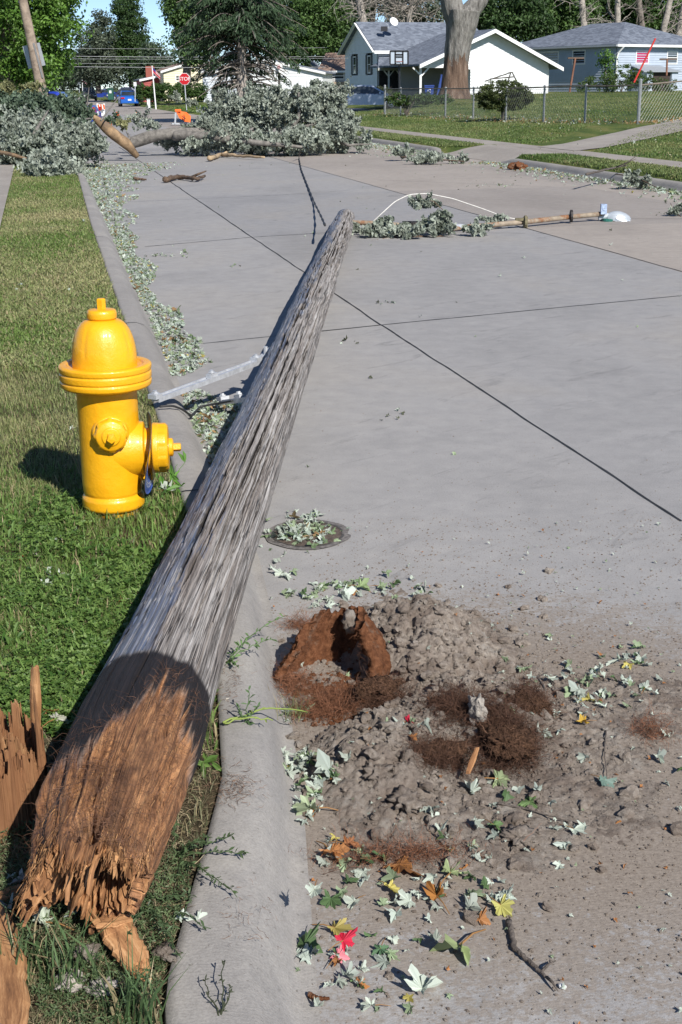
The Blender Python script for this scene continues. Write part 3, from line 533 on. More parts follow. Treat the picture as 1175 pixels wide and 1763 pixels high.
# marker disc behind the big cap
def disc():
    tl = M @ Matrix.Translation((.012, 0, 0)) @ Matrix.Rotation(math.radians(3), 4, 'Y'); n = 72; rs = [.086, .1, .12, .14, .152]; th = np.arange(n)*2*math.pi/n; V = []
    for z0 in (.144, .1465):
        for r in rs:
            x, y = r*np.cos(th), r*np.sin(th); wz = z0+.013*np.sin(2*th)*(r/.152)**2
            V.append(np.stack([x, y, wz], -1))
    V = np.concatenate(V); V = V @ np.array(tl)[:3, :3].T+np.array(tl)[:3, 3]; k = len(rs); F = []; mi = []
    for s in (0, 1):
        for a in range(k-1):
            for j in range(n):
                q = [s*k*n+a*n+j, s*k*n+a*n+(j+1) % n, s*k*n+(a+1)*n+(j+1) % n, s*k*n+(a+1)*n+j]; F.append(q if s else q[::-1]); mi.append(s)
    for a in (0, k-1):
        for j in range(n): F.append([a*n+j, a*n+(j+1) % n, (k+a)*n+(j+1) % n, (k+a)*n+j][::1 if a else -1]); mi.append(0)
    o = mk('marker_disc', V, [np.array(F)], [simple('disc_back', (.05, .05, .055), .45, var=.3), simple('disc_blue', (.045, .10, .42), .35, var=.1)], hyd, mi=mi)
    mw = simple('disc_lettering', (.72, .74, .78), .4, var=.05); L = MB()
    def loc(x, y, z=.1735): return (tl @ Vector((x, y, z-.0335+.013*math.sin(2*math.atan2(y, x))*(math.hypot(x, y)/.152)**2)))
    def arc(r, a0, a1, w, zf):
        mth_ = np.linspace(a0, a1, 9); pts = [loc((r-w/2)*math.cos(a), (r-w/2)*math.sin(a), zf) for a in mth_]+[loc((r+w/2)*math.cos(a), (r+w/2)*math.sin(a), zf) for a in mth_]; n_ = 9
        L.add(pts, [[[i, i+1, i+1+n_, i+n_] for i in range(n_-1)]])
    for zf in (.1806,):
        for c0 in (2.3, 2.52, 2.74, 2.96, 3.18, 3.40, 3.62, 3.84, -.9, -.7, -.5, -.3, -.1, .1, .3, .5):     # letters round the rim
            arc(.126, c0-.05, c0+.05, .004, zf); arc(.112, c0-.05, c0+.05, .004, zf); arc(.119, c0-.06, c0-.035, .017, zf)
            if int(c0*100) % 3: arc(.119, c0+.035, c0+.06, .017, zf)
        for c0 in (1.0, 1.7, 4.2, 4.9): arc(.125, c0-.13, c0+.13, .034, zf)
    L.build('lettering', mw, o)
disc()
# ---------------------------------------------------------------- spoil heap beside the kerb
def env(X, Y):
    g = lambda x, y, a, b_, h, q=1: h*np.exp(-(((X-x)/a)**2+((Y-y)/b_)**2)**q)
    e = g(.22, 3.62, .20, .24, .125, 1.3)+g(.09, 2.98, .15, .26, .060, 1.4)+g(.36, 3.15, .17, .18, .058, 1.3)-g(-.01, 3.34, .12, .15, .095)+g(.60, 3.2, .28, .30, .018)+g(.20, 2.62, .28, .22, .014)+g(.86, 3.3, .14, .22, .009)+g(.25, 4.05, .35, .3, .006)+g(.55, 2.75, .25, .25, .010)
    return e
def dirtz(X, Y):
    e = env(X, Y); m = np.clip(e/.05, 0, 1); z = e.copy()
    for s, a, sd in ((9, .030, 1), (19, .030, 2), (42, .019, 3), (90, .0085, 4), (190, .0032, 5)):
        d, c = worley(X*s+.35*vn(X*s*1.4, Y*s*1.4, None, sd), Y*s+.35*vn(X*s*1.4+9, Y*s*1.4, None, sd), sd); z += a*(np.sqrt(np.clip(1-(d*1.35)**2, 0, 1))-.45)*(.15+.85*c)*np.clip(m+.12*(s > 40)+.10*(s > 80), 0, 1)
    z += .0*X+.012*m*fbm(X*30, Y*30, None, 77, 4)+.002*m*fbm(X*110, Y*110, None, 78, 3)
    return z-.009+.0055*fbm(X*6, Y*6, None, 71, 4)*(1-m)-.004*(1-m)
hx_, hy_ = np.arange(-.24, 1.35, .0036), np.arange(1.95, 4.75, .0042); X, Y = np.meshgrid(hx_, hy_, indexing='ij'); Z = dirtz(X, Y)
u_, v_ = UV(X, Y); kz = .1*smooth((gut(v_)+.03-u_)/.14); Z = np.where(u_ < gut(v_)+.05, np.minimum(Z, Z*smooth((u_-gut(v_)+.10)/.15)-.012*(1-smooth((u_-gut(v_)+.10)/.15))), Z)
I = np.arange(len(hx_)-1)[:, None]*len(hy_)+np.arange(len(hy_)-1)[None]; F = np.stack([I, I+len(hy_), I+len(hy_)+1, I+1], -1).reshape(-1, 4)
keep = (Z.ravel()[F].max(1) > -.002); F = F[keep]; used = np.unique(F); mp = np.zeros(Z.size, int); mp[used] = np.arange(len(used))
m, nt, b, _ = newmat('dry_soil'); co = gp(nt)
c = ramp(nt, noise(nt, co, 42, 9, .8), [(.25, (.13, .105, .085)), (.5, (.30, .255, .215)), (.75, (.50, .45, .39))])
c = mix(nt, ramp(nt, noise(nt, co, 5, 6, .7, .5), [(.45, (0, 0, 0)), (.6, (.75, .75, .75))]), c, (.185, .145, .118))
c = mix(nt, ramp(nt, noise(nt, co, 9, 5, .7), [(.56, (0, 0, 0)), (.66, (.6, .6, .6))]), c, (.40, .37, .33))
nt.links.new(c, b.inputs['Base Color']); b.inputs['Roughness'].default_value = .95; b.inputs['Specular IOR Level'].default_value = .12; bump(nt, b, noise(nt, co, 200, 8, .85), 1., .007); MSOIL = m
props(mk('soil_heap', np.stack([X, Y, Z], -1).reshape(-1, 3)[used], [mp[F]], MSOIL), 'heap of crumbly grey brown soil spilled from the gutter onto the road', 'soil', kind='stuff')
# loose clods
def lump(seed, sub=1):
    import bmesh
    bm = bmesh.new(); bmesh.ops.create_icosphere(bm, subdivisions=sub, radius=.5); V = np.array([v.co[:] for v in bm.verts]); F = np.array([[q.index for q in f.verts] for f in bm.faces]); bm.free()
    V = V*(1+.45*vn(V[:, 0]*3+seed, V[:, 1]*3, V[:, 2]*3, seed)+(.38*fbm(V[:, 0]*7+seed, V[:, 1]*7, V[:, 2]*7, seed+3, 4) if sub > 1 else 0))[:, None]; V[:, 2] *= .7; return V, F
def clods(name, n, dist, smin, smax, mat, sub=1, **kw):
    Vs, Fs, o = [], [], 0
    for s in range(5):
        p = dist(n//5); T, TF = lump(s, sub); sz = smin*(smax/smin)**(rng.random(len(p))**2.6)
        z = np.maximum(dirtz(p[:, 0], p[:, 1]), 0)*(p[:, 1] < 4.75)+sz*.18
        uu, vv_ = UV(p[:, 0], p[:, 1]); ok = uu > gut(vv_)+.01; p, z, sz = p[ok], z[ok], sz[ok]
        V, F_ = scatter(np.c_[p, z], np.tile([[0, 0, 1.]], (len(p), 1))+rng.normal(size=(len(p), 3))*.3, sz, T, TF); Vs.append(V); Fs.append(F_+o); o += len(V)
    return props(mk(name, np.concatenate(Vs), [np.concatenate(Fs)], mat, smooth_=False), kind='stuff', **kw)
def dheap(n):
    p = np.concatenate([rng.normal([.35, 3.2], [.36, .48], (int(n*.7), 2)), rng.uniform([-.1, 1.8], [1.5, 4.9], (n-int(n*.7), 2))]); return p
clods('soil_crumbs', 30000, dheap, .0018, .008, MSOIL, label='loose soil crumbs and small clods strewn round the heap', cat='soil')
clods('soil_crumbs', 1200, lambda n: np.stack([rng.uniform(-.3, 2.0, n), 4.3+rng.exponential(.9, n)], -1), .0018, .007, MSOIL, label='sparse soil crumbs scattered on the concrete behind the heap', cat='soil')
clods('soil_clods', 1500, lambda n: rng.normal([.24, 3.2], [.20, .36], (n, 2)), .008, .038, MSOIL, 2, label='fist sized crumbling clods lying on the soil heap', cat='soil')
# rusty brown mould of the pole base, standing in the heap
def root_shell():
    O = np.array([-.035, 3.40, .0]); ax = np.array([.10, .52, .85]); ax /= np.linalg.norm(ax); rt = np.array([1., -.30, 0]); rt -= ax*(rt@ax); rt /= np.linalg.norm(rt); fw = np.cross(rt, ax)   # fw points away from the viewer, down
    if fw[1] < 0: fw = -fw
    nA, nH = 110, 60; a = np.linspace(-1.95, 2.0, nA)[:, None]; hh = np.linspace(-.03, 1, nH)[None]; top = .235+.012*vn(a*2.3, a*0, None, 3)+.010*vn(a*9, a*0, None, 4)-.10*((a-.25)/2)**2
    H_ = hh*top; rad = .130+.014*vn(a*1.7, hh*3, None, 5)-.060*hh**2.2; V = []
    for s, off in ((0, 0), (1, .022)):
        r = rad+off+.006*fbm(a*7, hh*9+s*7, None, 6, 4)+.003*vn(a*25, hh*30, None, 9)
        V.append((O+r[..., None]*(np.sin(a)[..., None]*rt+np.cos(a)[..., None]*fw)+H_[..., None]*ax).reshape(-1, 3))
    i = np.arange(nA-1)[:, None]*nH+np.arange(nH-1)[None]; q = np.stack([i, i+1, i+nH+1, i+nH], -1).reshape(-1, 4); N = nA*nH; F = [q, q[:, ::-1]+N]
    e = np.arange(nA-1)*nH+nH-1; F.append(np.stack([e, e+nH, e+nH+N, e+N], -1)); 
    for c in (0, (nA-1)*nH): w = c+np.arange(nH-1); F.append(np.stack([w, w+1, w+1+N, w+N], -1))
    m, nt, b, _ = newmat('rusty_root_mat'); co = gp(nt); c = ramp(nt, noise(nt, scl(nt, co, (1, 1, 1)), 55, 8, .75), [(.25, (.045, .018, .009)), (.5, (.15, .062, .030)), (.75, (.28, .13, .065))])
    c = mix(nt, ramp(nt, noise(nt, co, 12, 5, .7), [(.55, (0, 0, 0)), (.68, (.8, .8, .8))]), c, (.25, .20, .155))
    nt.links.new(c, b.inputs['Base Color']); b.inputs['Roughness'].default_value = .95; b.inputs['Specular IOR Level'].default_value = .1; bump(nt, b, noise(nt, co, 160, 6, .8), 1., .006)
    t = thing('bark_shell', 'rusty brown hollow shell of rotten wood standing at the left end of the soil heap', 'bark shell', tuple(O))
    Va = np.concatenate(V); mk('shell', Va, [np.concatenate(F)], m, t)
    k = rng.integers(0, N, 2600); st = Va[k]; nr = (O+0*st-st); dr = rng.normal(size=st.shape)+nr/np.linalg.norm(nr, axis=1)[:, None]*.6
    Vr, Fr = ribbons(st, dr, 6, rng.uniform(.003, .008, len(st)), rng.uniform(.0005, .001, len(st)), .5); mk('root_fibre', Vr, [Fr], simple('rusty_fibre', (.22, .09, .042), .85, var=.4), t)
    L, LF = lump(3, 3); L = L*np.array([.045, .05, .085])*(1+.12*fbm(L[:, 0]*9, L[:, 1]*9, L[:, 2]*9, 4, 3))[:, None]; mk('soil_clot', L+O+ax*.19+fw*.045+rt*.03, [LF], MSOIL, t)
    return m
MRUST = root_shell()
clods('rotten_crumbs', 1500, lambda n: rng.normal([-.01, 3.31], [.05, .07], (n, 2)), .004, .02, MRUST, 2, label='rust brown rotten wood crumbs in the mouth of the hollow shell', cat='wood crumbs')
# dark hair roots matted over the heap
def fibre_mat(name, label, spots, n, col, seed=0):
    Vs, Fs, o = [], [], 0; st = []
    for (px, py, rx, ry, w) in spots:
        c = G(px, py, .06); k = int(n*w); p = rng.normal(size=(k, 2))*np.array([rx, ry])*.5+c[:2]; st.append(np.c_[p, np.maximum(dirtz(p[:, 0], p[:, 1]), 0)+rng.uniform(-.004, .022, k)+.018*np.clip(fbm(p[:, 0]*28, p[:, 1]*28, None, 9, 2), 0, 1)])
    st = np.concatenate(st); dr = rng.normal(size=st.shape)*np.array([1, 1.2, .45])
    V, F_ = ribbons(st, dr, 8, rng.uniform(.004, .011, len(st)), rng.uniform(.0006, .0013, len(st)), .38, droop=.02)
    cc = lerpcol(np.array(col)*.5, np.array(col)*1.7, rng.random(len(st))); return props(mk(name, V, [F_], attmat(name, .75, .3), col=repcol(cc, 18)), label, 'roots', kind='stuff')
fibre_mat('hair_roots', 'dark brown matted hair roots over the right side of the heap', [(870, 1262, .08, .10, .40), (790, 1225, .07, .07, .2), (915, 1205, .045, .06, .1), (650, 1180, .08, .07, .15), (760, 1290, .07, .05, .15)], 17000, (.075, .038, .024))
fibre_mat('hair_roots', 'reddish hair roots spread round the foot of the rusty shell', [(505, 1150, .05, .08, .25), (575, 1175, .08, .07, .3), (520, 1050, .05, .03, .1), (560, 1195, .09, .05, .3), (690, 1440, .16, .03, .2), (1120, 1230, .05, .05, .1)], 4800, (.17, .075, .04))
MROOT = simple('root_mat', (.105, .058, .036), .95, var=.6, vs=120, bs=1., bsc=260, spec=.1)
def chunk(px, py, z, d, label, rot=0., name='stone', mat=None, seed=1):
    L, LF = lump(seed, 4); L = L*(1+(.10 if name != 'clod' else .3)*fbm(L[:, 0]*6+seed, L[:, 1]*6, L[:, 2]*6, seed, 5))[:, None]*np.array(d); c, s = math.cos(rot), math.sin(rot); L = L @ np.array([[c, s, 0], [-s, c, 0], [0, 0, 1]])
    p = G(px, py, z); p[2] = z; return props(mk(name, L+p, [LF], mat or MSTONE, origin=tuple(p)), label, name)
MSTONE = simple('stone', (.36, .325, .285), .9, var=.25, vs=40, bs=.8, bsc=150)
chunk(822, 1222, .10, (.035, .05, .10), 'pale grey stone standing upright in the dark roots on the heap', .3, seed=4)
chunk(700, 1380, .035, (.065, .065, .05), 'large round clod at the near foot of the soil heap', .3, 'clod', MSOIL, 5)
chunk(655, 1330, .05, (.06, .06, .05), 'dark clod under the hair roots beside the kerb side of the heap', 1., 'clod', MSOIL, 6)
chunk(895, 1440, .02, (.06, .06, .04), 'lone pale clod right of the heap beside a green leaf', 1.4, 'clod', MSOIL, 8)

for x, y, z, d, r_, l in ((868, 1272, .055, (.10, .15, .075), .2, 'largest dark brown root clump at the right of the heap'), (905, 1215, .06, (.06, .10, .06), .9, 'dark root clump standing highest at the right end of the heap'), (788, 1222, .06, (.11, .07, .06), .1, 'dark root clump left of the upright grey stone'), (762, 1292, .05, (.11, .07, .05), .4, 'low dark root clump below the dark red leaf'), (655, 1185, .05, (.10, .07, .06), .5, 'dark root clump against the right side of the rusty shell')):
    L, LF = lump(int(x) % 17, 4); L = L*(1+.30*fbm(L[:, 0]*5+x, L[:, 1]*5, L[:, 2]*5, 3, 4)+.10*fbm(L[:, 0]*22+x, L[:, 1]*22, L[:, 2]*22, 5, 2))[:, None]*np.array(d); c, s = math.cos(r_), math.sin(r_); L = L @ np.array([[c, s, 0], [-s, c, 0], [0, 0, 1]]); p = G(x, y, z); t = thing('root_clump', l, 'root clump', tuple(p)); mk('clump', L+p, [LF], MROOT, t)
    k = rng.integers(0, len(L), 900); st = (L+p)[k]; dr = rng.normal(size=st.shape)+(L[k]/np.linalg.norm(L[k], axis=1)[:, None])*.5; Vr, Fr = ribbons(st, dr, 6, rng.uniform(.003, .009, 900), rng.uniform(.0006, .0012, 900), .45, droop=.05); mk('root_fibre', Vr, [Fr], attmat('clump_fibre', .8, .2), t, col=repcol(lerpcol((.04, .02, .012), (.20, .11, .07), rng.random(900)), 14))
# ---------------------------------------------------------------- leaves lying about
SIL, SGR, GRN, YEL, BRN, RED, PNK = (.44, .49, .42), (.26, .33, .20), (.10, .19, .05), (.48, .42, .12), (.36, .16, .055), (.62, .03, .07), (.66, .22, .26)
LT_ = [maple(i) for i in range(14)]; LC_ = [maple(i, False) for i in range(14)]
def gleaf(name, label, pts, dens, size, cols, cat='leaf', fine=False, zf=None, tilt=.33, jit=.010):
    """loose litter as one mesh of real leaf shapes; pts (n,2) on the ground"""
    Vs, Fs, Cs, o = [], [], [], 0; grp = rng.integers(0, 14, len(pts))
    for g in range(14):
        p = pts[grp == g]; 
        if not len(p): continue
        T, TF = (LT_ if fine else LC_)[g]; z = (zf(p[:, 0], p[:, 1]) if zf else 0*p[:, 0])+rng.uniform(.003, jit, len(p)); sz = size*np.exp(rng.normal(size=len(p))*.32)
        N = np.c_[rng.normal(size=(len(p), 2))*tilt, np.ones(len(p))]; V, F_ = scatter(np.c_[p, z+sz*.05], N, sz, T, TF); ci = rng.choice(len(cols), len(p), p=dens)
        c = np.array(cols)[ci]*rng.uniform(.65, 1.2, (len(p), 1)); c = repcol(c, len(T)); Vs.append(V); Fs.append(F_+o); Cs.append(c); o += len(V)
    return props(mk(name, np.concatenate(Vs), [np.concatenate(Fs)], MATD, smooth_=False, col=np.concatenate(Cs)), label, cat, kind='stuff')
def strip_pts(n, v, w0, w1, e=1.):                       # points in the gutter: v range table, from the kerb outwards
    vv_ = rng.uniform(v[0], v[-1], n*3); a, c = np.interp(vv_, v, w0), np.interp(vv_, v, w1); t = rng.random(n*3)**e; d = a+(c-a)*t; k = rng.random(n*3) < (c-a)/max(np.max(np.array(w1)-np.array(w0)), .01)*1.6; vv_, d = vv_[k][:n], d[k][:n]
    wob = 1+.35*vn(vv_*2.3, vv_*0, None, 7); return np.stack(XY(gut(vv_)+d*wob, vv_), -1)
mixc = [SIL, (.38, .45, .38), SGR, (.14, .20, .10), YEL, (.30, .19, .09)]; mixd = [.30, .27, .20, .14, .03, .06]
gleaf('fallen_leaves', 'drift of silvery torn leaves along the left kerb beyond the hydrant', strip_pts(2600, [7.6, 8.0, 9, 10.2, 11, 12.5, 14, 16.5], [.0]*8, [.05, .26, .30, .17, .13, .25, .19, .30], 1.), mixd, .047, mixc)
gleaf('fallen_leaves', 'short drift of silvery leaves in the gutter beside the pole bracket', strip_pts(520, [5.2, 5.6, 6.3, 6.9, 7.25], [.0]*5, [.02, .10, .20, .34, .03], 1.), mixd, .047, mixc)
gleaf('fallen_leaves', 'far leaf drift in the left gutter below the branch pile', strip_pts(3400, [16.5, 19, 21, 24, 27, 31], [0]*6, [.32, .36, .55, .75, 1.2, 2.2], 1.5), mixd, .06, mixc)
def rstrip(n, v0, v1, w):
    vv_ = rng.uniform(v0, v1, n); d = rng.exponential(w, n)*(1+.5*vn(vv_*1.3, vv_*0, None, 17)); return np.stack(XY(9.72-.05-d, vv_), -1)
gleaf('fallen_leaves', 'silvery leaf drift along the right hand kerb', np.concatenate([rstrip(1500, 15, 28.6, .22), rstrip(1100, 31, 40, .45)]), mixd, .08, mixc)
cover = G(530, 921)
def cpts(n, cx, cy, rx, ry): return rng.normal(size=(n, 2))*np.array([rx, ry])*.5+np.array([cx, cy])
gleaf('fallen_leaves', 'pale leaves caught on the iron cover behind the heap', cpts(150, cover[0]-.02, cover[1]+.02, .14, .20), mixd, .045, [SIL, (.38, .45, .38), SGR, (.14, .20, .10), (.2, .15, .08), (.30, .19, .09)])
dz = lambda x, y: np.maximum(dirtz(x, y), 0)
def pxpts(L): return np.concatenate([G(x, y, z)[:2]+rng.normal(size=(n, 2))*np.array([s, s*1.25]) for x, y, z, s, n in L])
gleaf('fallen_leaves', 'clusters of silvery and green maple leaves lying round the soil heap', pxpts([(490, 985, 0, .03, 5), (545, 1025, 0, .035, 14), (600, 1010, 0, .05, 16), (700, 1020, 0, .05, 18), (1060, 1190, 0, .05, 22), (1095, 1140, 0, .04, 16), (1030, 1215, 0, .04, 12), (905, 1150, .02, .04, 5), (930, 1235, .05, .03, 7), (520, 1290, .03, .03, 12), (545, 1350, .01, .03, 20), (515, 1310, .02, .025, 14), (530, 1400, .0, .025, 12), (600, 1480, 0, .03, 8), (760, 1560, 0, .05, 12), (1000, 1160, 0, .07, 14), (870, 1340, .03, .05, 8), (560, 1040, 0, .05, 14), (500, 1220, .02, .02, 7), (720, 1270, .05, .03, 8), (665, 1530, 0, .04, 12), (780, 1400, .03, .04, 7), (830, 1480, 0, .05, 9), (640, 1700, 0, .045, 12), (560, 1660, 0, .035, 14), (700, 1600, 0, .05, 8), (860, 1545, 0, .03, 7), (980, 1440, 0, .03, 4), (1120, 1300, 0, .1, 8)]), [.45, .2, .18, .12, .02, .03], .047, [SIL, (.42, .48, .42), SGR, (.10, .17, .07), YEL, BRN], fine=True, zf=dz, tilt=.32, jit=.012)
gleaf('leaf_shreds', 'tiny torn shreds of pale leaf peppering the soil and road', np.concatenate([rng.normal([.4, 3.1], [.5, .7], (420, 2)), rng.uniform([0, 2], [1.3, 5], (120, 2))]), [.5, .2, .3], .016, [SIL, SGR, BRN], zf=dz)
gleaf('leaf_shreds', 'odd leaf scraps dotted over the open concrete lane', np.concatenate([XYp for XYp in [np.stack(XY(rng.uniform(1, 9.4, 90), rng.uniform(5, 30, 90)), -1), pxpts([(665, 522, 0, .05, 6), (600, 590, 0, .05, 6), (690, 720, 0, .08, 5), (860, 320, 0, .25, 40), (410, 458, 0, .04, 5), (290, 440, 0, .10, 30), (1165, 370, 0, .12, 40)])]]), [.5, .2, .3], .045, [SIL, SGR, (.09, .1, .06)])
gz_ = lambda x, y: gz(x, y)+.012
gleaf('fallen_leaves', 'pale curled leaves scattered in the near left verge', pxpts([(50, 965, .12, .02, 2), (90, 1000, .12, .03, 4), (215, 1045, .12, .01, 2), (110, 930, .12, .03, 4), (280, 845, .12, .02, 3), (95, 1240, .12, .02, 2), (190, 1230, .12, .03, 3), (160, 720, .12, .05, 4), (130, 570, .12, .1, 4), (180, 385, .12, .2, 8), (60, 500, .12, .4, 10), (30, 1520, .12, .04, 3), (330, 1600, .12, .03, 2), (400, 1210, .1, .02, 5)]), [.6, .2, .2], .05, [SIL, (.5, .46, .4), BRN], fine=True, zf=gz_, tilt=.7)
def hero(px, py, s, col, label, seed, z=None, rot=None, curl=1., name='fallen_leaf'):
    T, TF = maple(seed); T = T.copy(); T[:, 2] *= curl; s = s*1.2; p = G(px, py, .0 if z is None else z); r = np.random.default_rng(seed+99)
    if z is None: p[2] = max(float(dirtz(np.array([p[0]]), np.array([p[1]]))[0]), 0)+.008 if UV(p[0], p[1])[0] > gut(2.5) else .12
    else: p[2] = z
    a = r.uniform(0, 6.3) if rot is None else rot; X_ = np.array([math.cos(a), math.sin(a), .1]); V, F_ = scatter(p[None]+[[0, 0, s*.06]], np.array([[r.normal()*.22, -.25+r.normal()*.15, 1.]]), s, T, TF, axis=X_[None])
    c = np.broadcast_to(np.array(col), V.shape)*(1+.25*fbm(V[:, 0]*60, V[:, 1]*60, None, seed, 3))[:, None]; rr = np.linalg.norm(T[:, :2], axis=1)[:, None]; c = c*(1-.25*(rr > .35))
    t = thing(name, label, 'leaf', tuple(p)); mk('blade', V, [F_], MATD, t, smooth_=False, col=c)
    mb = MB(); d = -X_*s*.5; mb.tube([p+[0, 0, s*.06], p+d*.6+[0, 0, s*.1], p+d*1.2+[0, 0, .004]], [s*.018, s*.014, s*.01], 5, col=(.3, .16, .06)); mb.build('stalk', MATD, t)
for i, h in enumerate([(535, 1402, .105, (.33, .40, .25), 'large pale green lobed leaf on the gutter edge, left of the heap foot'), (572, 1476, .095, (.42, .19, .07), 'big tan brown crumpled leaf on the road at the gutter edge'), (598, 1462, .06, (.30, .12, .045), 'smaller dark tan curled leaf tucked behind the crumpled brown one'),
    (776, 1512, .08, (.30, .36, .18), 'flat sage green maple leaf in the middle of the spread soil'), (752, 1552, .08, (.34, .15, .04), 'torn orange brown leaf lying below the flat sage green one'), (862, 1568, .075, (.42, .40, .13), 'yellow green leaf at the upper end of the forked twig'), (792, 1640, .125, (.28, .34, .16), 'longest deep lobed green leaf on bare concrete left of the twig'),
    (858, 1352, .085, (.30, .36, .20), 'pale green leaf with pointed lobes at the right foot of the heap'), (912, 1392, .07, (.16, .25, .10), 'mid green leaf pointing right on the soil, right of the pale pointed one'), (1040, 1352, .06, (.16, .24, .20), 'bluish green palm shaped leaf alone near the right frame edge'), (1005, 1262, .05, (.50, .33, .05), 'small golden yellow leaf standing beside a dark clod'),
    (577, 1607, .07, (.40, .33, .10), 'olive yellow oval leaf above the pink leaf'), (582, 1655, .055, PNK, 'crumpled pink leaf on the gutter edge'), (592, 1718, .052, RED, 'bright red leaf, nearest of the coloured leaves'), (702, 1284, .04, (.45, .02, .05), 'dark red leaf half buried in the middle of the heap'), (543, 1626, .06, SIL, 'silver white star shaped leaf left of the olive one'),
    (655, 1642, .055, (.10, .19, .10), 'dark green leaf right of the pink leaf'), (1110, 1195, .055, SIL, 'silver five pointed leaf lying by itself on the right'), (988, 1437, .055, SIL, 'pale silver leaf right of the lone pale clod'), (620, 1016, .075, (.30, .40, .20), 'light green maple leaf behind the top of the heap'), (655, 1015, .06, SGR, 'grey green maple leaf touching the light green one behind the heap'),
    (672, 1536, .06, YEL, 'yellow and silver leaf between the brown and the sage leaves'), (610, 1560, .05, SIL, 'silver leaf under the crumpled brown leaf'), (640, 1740, .05, SIL, 'silvery curled leaf right of the bright red one'), (850, 1435, .05, (.12, .20, .08), 'narrow dark green leaf beside the pale lone clod')]):
    hero(*h[:5], seed=i % 23)
hero(80, 1592, .085, (.42, .47, .38), 'pale grey green leaf on the turf below the broken butt', 31, .13)
hero(145, 1560, .07, (.48, .53, .48), 'silver leaf under the torn end of the pole', 32, .14)
hero(98, 1240, .07, (.50, .50, .42), 'cream leaf upright between the stump and the pole', 33, .15)
hero(288, 846, .065, SIL, 'silver leaf on the grass between hydrant and pole', 34, .13)

# ---------------------------------------------------------------- twigs and stones on the road
def twig(name, label, pix, r, z=.01, col=(.12, .10, .09), cat='twig', sub=None, mat=None, dz_=0):
    p = [G(x, y, z) for x, y in pix]; 
    for q in p: q[2] = z+max(float(dirtz(np.array([q[0]]), np.array([q[1]]))[0]), 0)*(q[1] < 4.7 and q[0] > -.2)
    p = np.array(p); s = np.linspace(0, 1, 24); L = np.linspace(0, 1, len(p)); c = np.stack([np.interp(s, L, p[:, k_]) for k_ in range(3)], -1)+rng.normal(size=(24, 3))*r*.16
    mb = MB(); mb.tube(c, r*(1-.5*s)*(1+.07*rng.normal(size=24)), 7)
    if sub:
        for k_, d in sub: b0 = c[k_]; mb.tube([b0, b0+np.array(d)*.5+[0, 0, .004], b0+np.array(d)], [r*.55, r*.45, r*.2], 5)
    return props(mb.build(name, mat or MTWIG, origin=tuple(c[0]), smooth_=True), label, cat)
MTWIG = simple('twig_bark', (.115, .095, .080), .85, var=.35, vs=60, bs=.6, bsc=120)
MBARK2 = simple('brown_bark', (.13, .085, .055), .9, var=.4, vs=30, bs=.8, bsc=50)
twig('twig', 'forked grey twig lying on the concrete at lower right', [(876, 1585), (886, 1632), (912, 1655), (942, 1684)], .0065, .008, sub=[(23, (.015, -.04, 0)), (20, (.03, .02, .01))])
twig('twig', 'thin brown twig arching through the left side of the heap', [(525, 1305), (560, 1318), (612, 1300)], .004, .012)
twig('twig', 'slim stem lying across the right foot of the heap', [(855, 1385), (915, 1400), (1000, 1420)], .003, .008)
twig('twig', 'dark twig standing out of the hair roots', [(938, 1215), (925, 1180), (942, 1165)], .0035, .05)
twig('twig', 'reddish root end curling beside the bright red leaf', [(532, 1712), (548, 1720), (566, 1719)], .006, .008, mat=MRUST)
twig('twig', 'short upright twig right of the silver leaf cluster', [(1044, 1262), (1040, 1300), (1046, 1345)], .0022, .006)
twig('broken_branch', 'dark humped broken branch alone on the road ahead', [(285, 309), (305, 304), (322, 305), (338, 308), (352, 303)], .05, .06, cat='branch', mat=MBARK2, sub=[(14, (.3, -.1, .12))])
twig('broken_branch', 'thin brown branch near the left gutter on the far road', [(232, 308), (252, 309)], .03, .03, cat='branch', mat=MBARK2)
twig('broken_branch', 'long branch split open to pale wood before the fallen tree', [(362, 273), (380, 266), (410, 268), (455, 271)], .055, .07, cat='branch', mat=simple('split_branch', (.45, .33, .20), .8, var=.3, vs=3, c2=(.12, .09, .07)), sub=[(8, (.3, .2, .12))])
twig('twig', 'bent dark twig by the driveway kerb on the right', [(1010, 300), (1060, 288), (1080, 285)], .02, .25, sub=[(12, (.3, -.2, .15)), (18, (.3, .1, .2))])
chunk(968, 1698, .004, (.012, .012, .010), 'tiny white pebble on the concrete beside the forked twig', name='pebble', mat=simple('pebble_white', (.7, .7, .7), .7))
chunk(893, 287, .06, (.30, .22, .20), 'small rusty brown clump of bark on the end of the right kerb', name='bark_clump', mat=MRUST, seed=9)
# iron cover sunk in the gutter slab
def iron_cover():
    t = thing('utility_cover', 'round iron utility cover full of leaves at the gutter edge', 'utility cover', tuple(cover)); n = 64; th = np.arange(n)*2*math.pi/n
    def ring(r0, r1, z, name, mat):
        V = np.concatenate([np.stack([cover[0]+r*np.cos(th)*(1+(.05 if r > .13 else 0)*vn(th*3, th*0)), cover[1]+r*1.12*np.sin(th), z+0*th], -1) for r in (r0, r1)]); i = np.arange(n); mk(name, V, [np.stack([i, (i+1) % n, n+(i+1) % n, n+i], -1)], mat, t)
    ring(.128, .158, .004, 'collar', simple('dark_collar', (.17, .155, .145), .8, var=.4, vs=60, bs=.6)); ring(.0, .128, .0045, 'lid', simple('iron_lid', (.12, .09, .07), .7, var=.4, vs=80, bs=.8))
    ring(.128, .133, .0058, 'rim', simple('rim_iron', (.07, .065, .06), .7))
iron_cover()

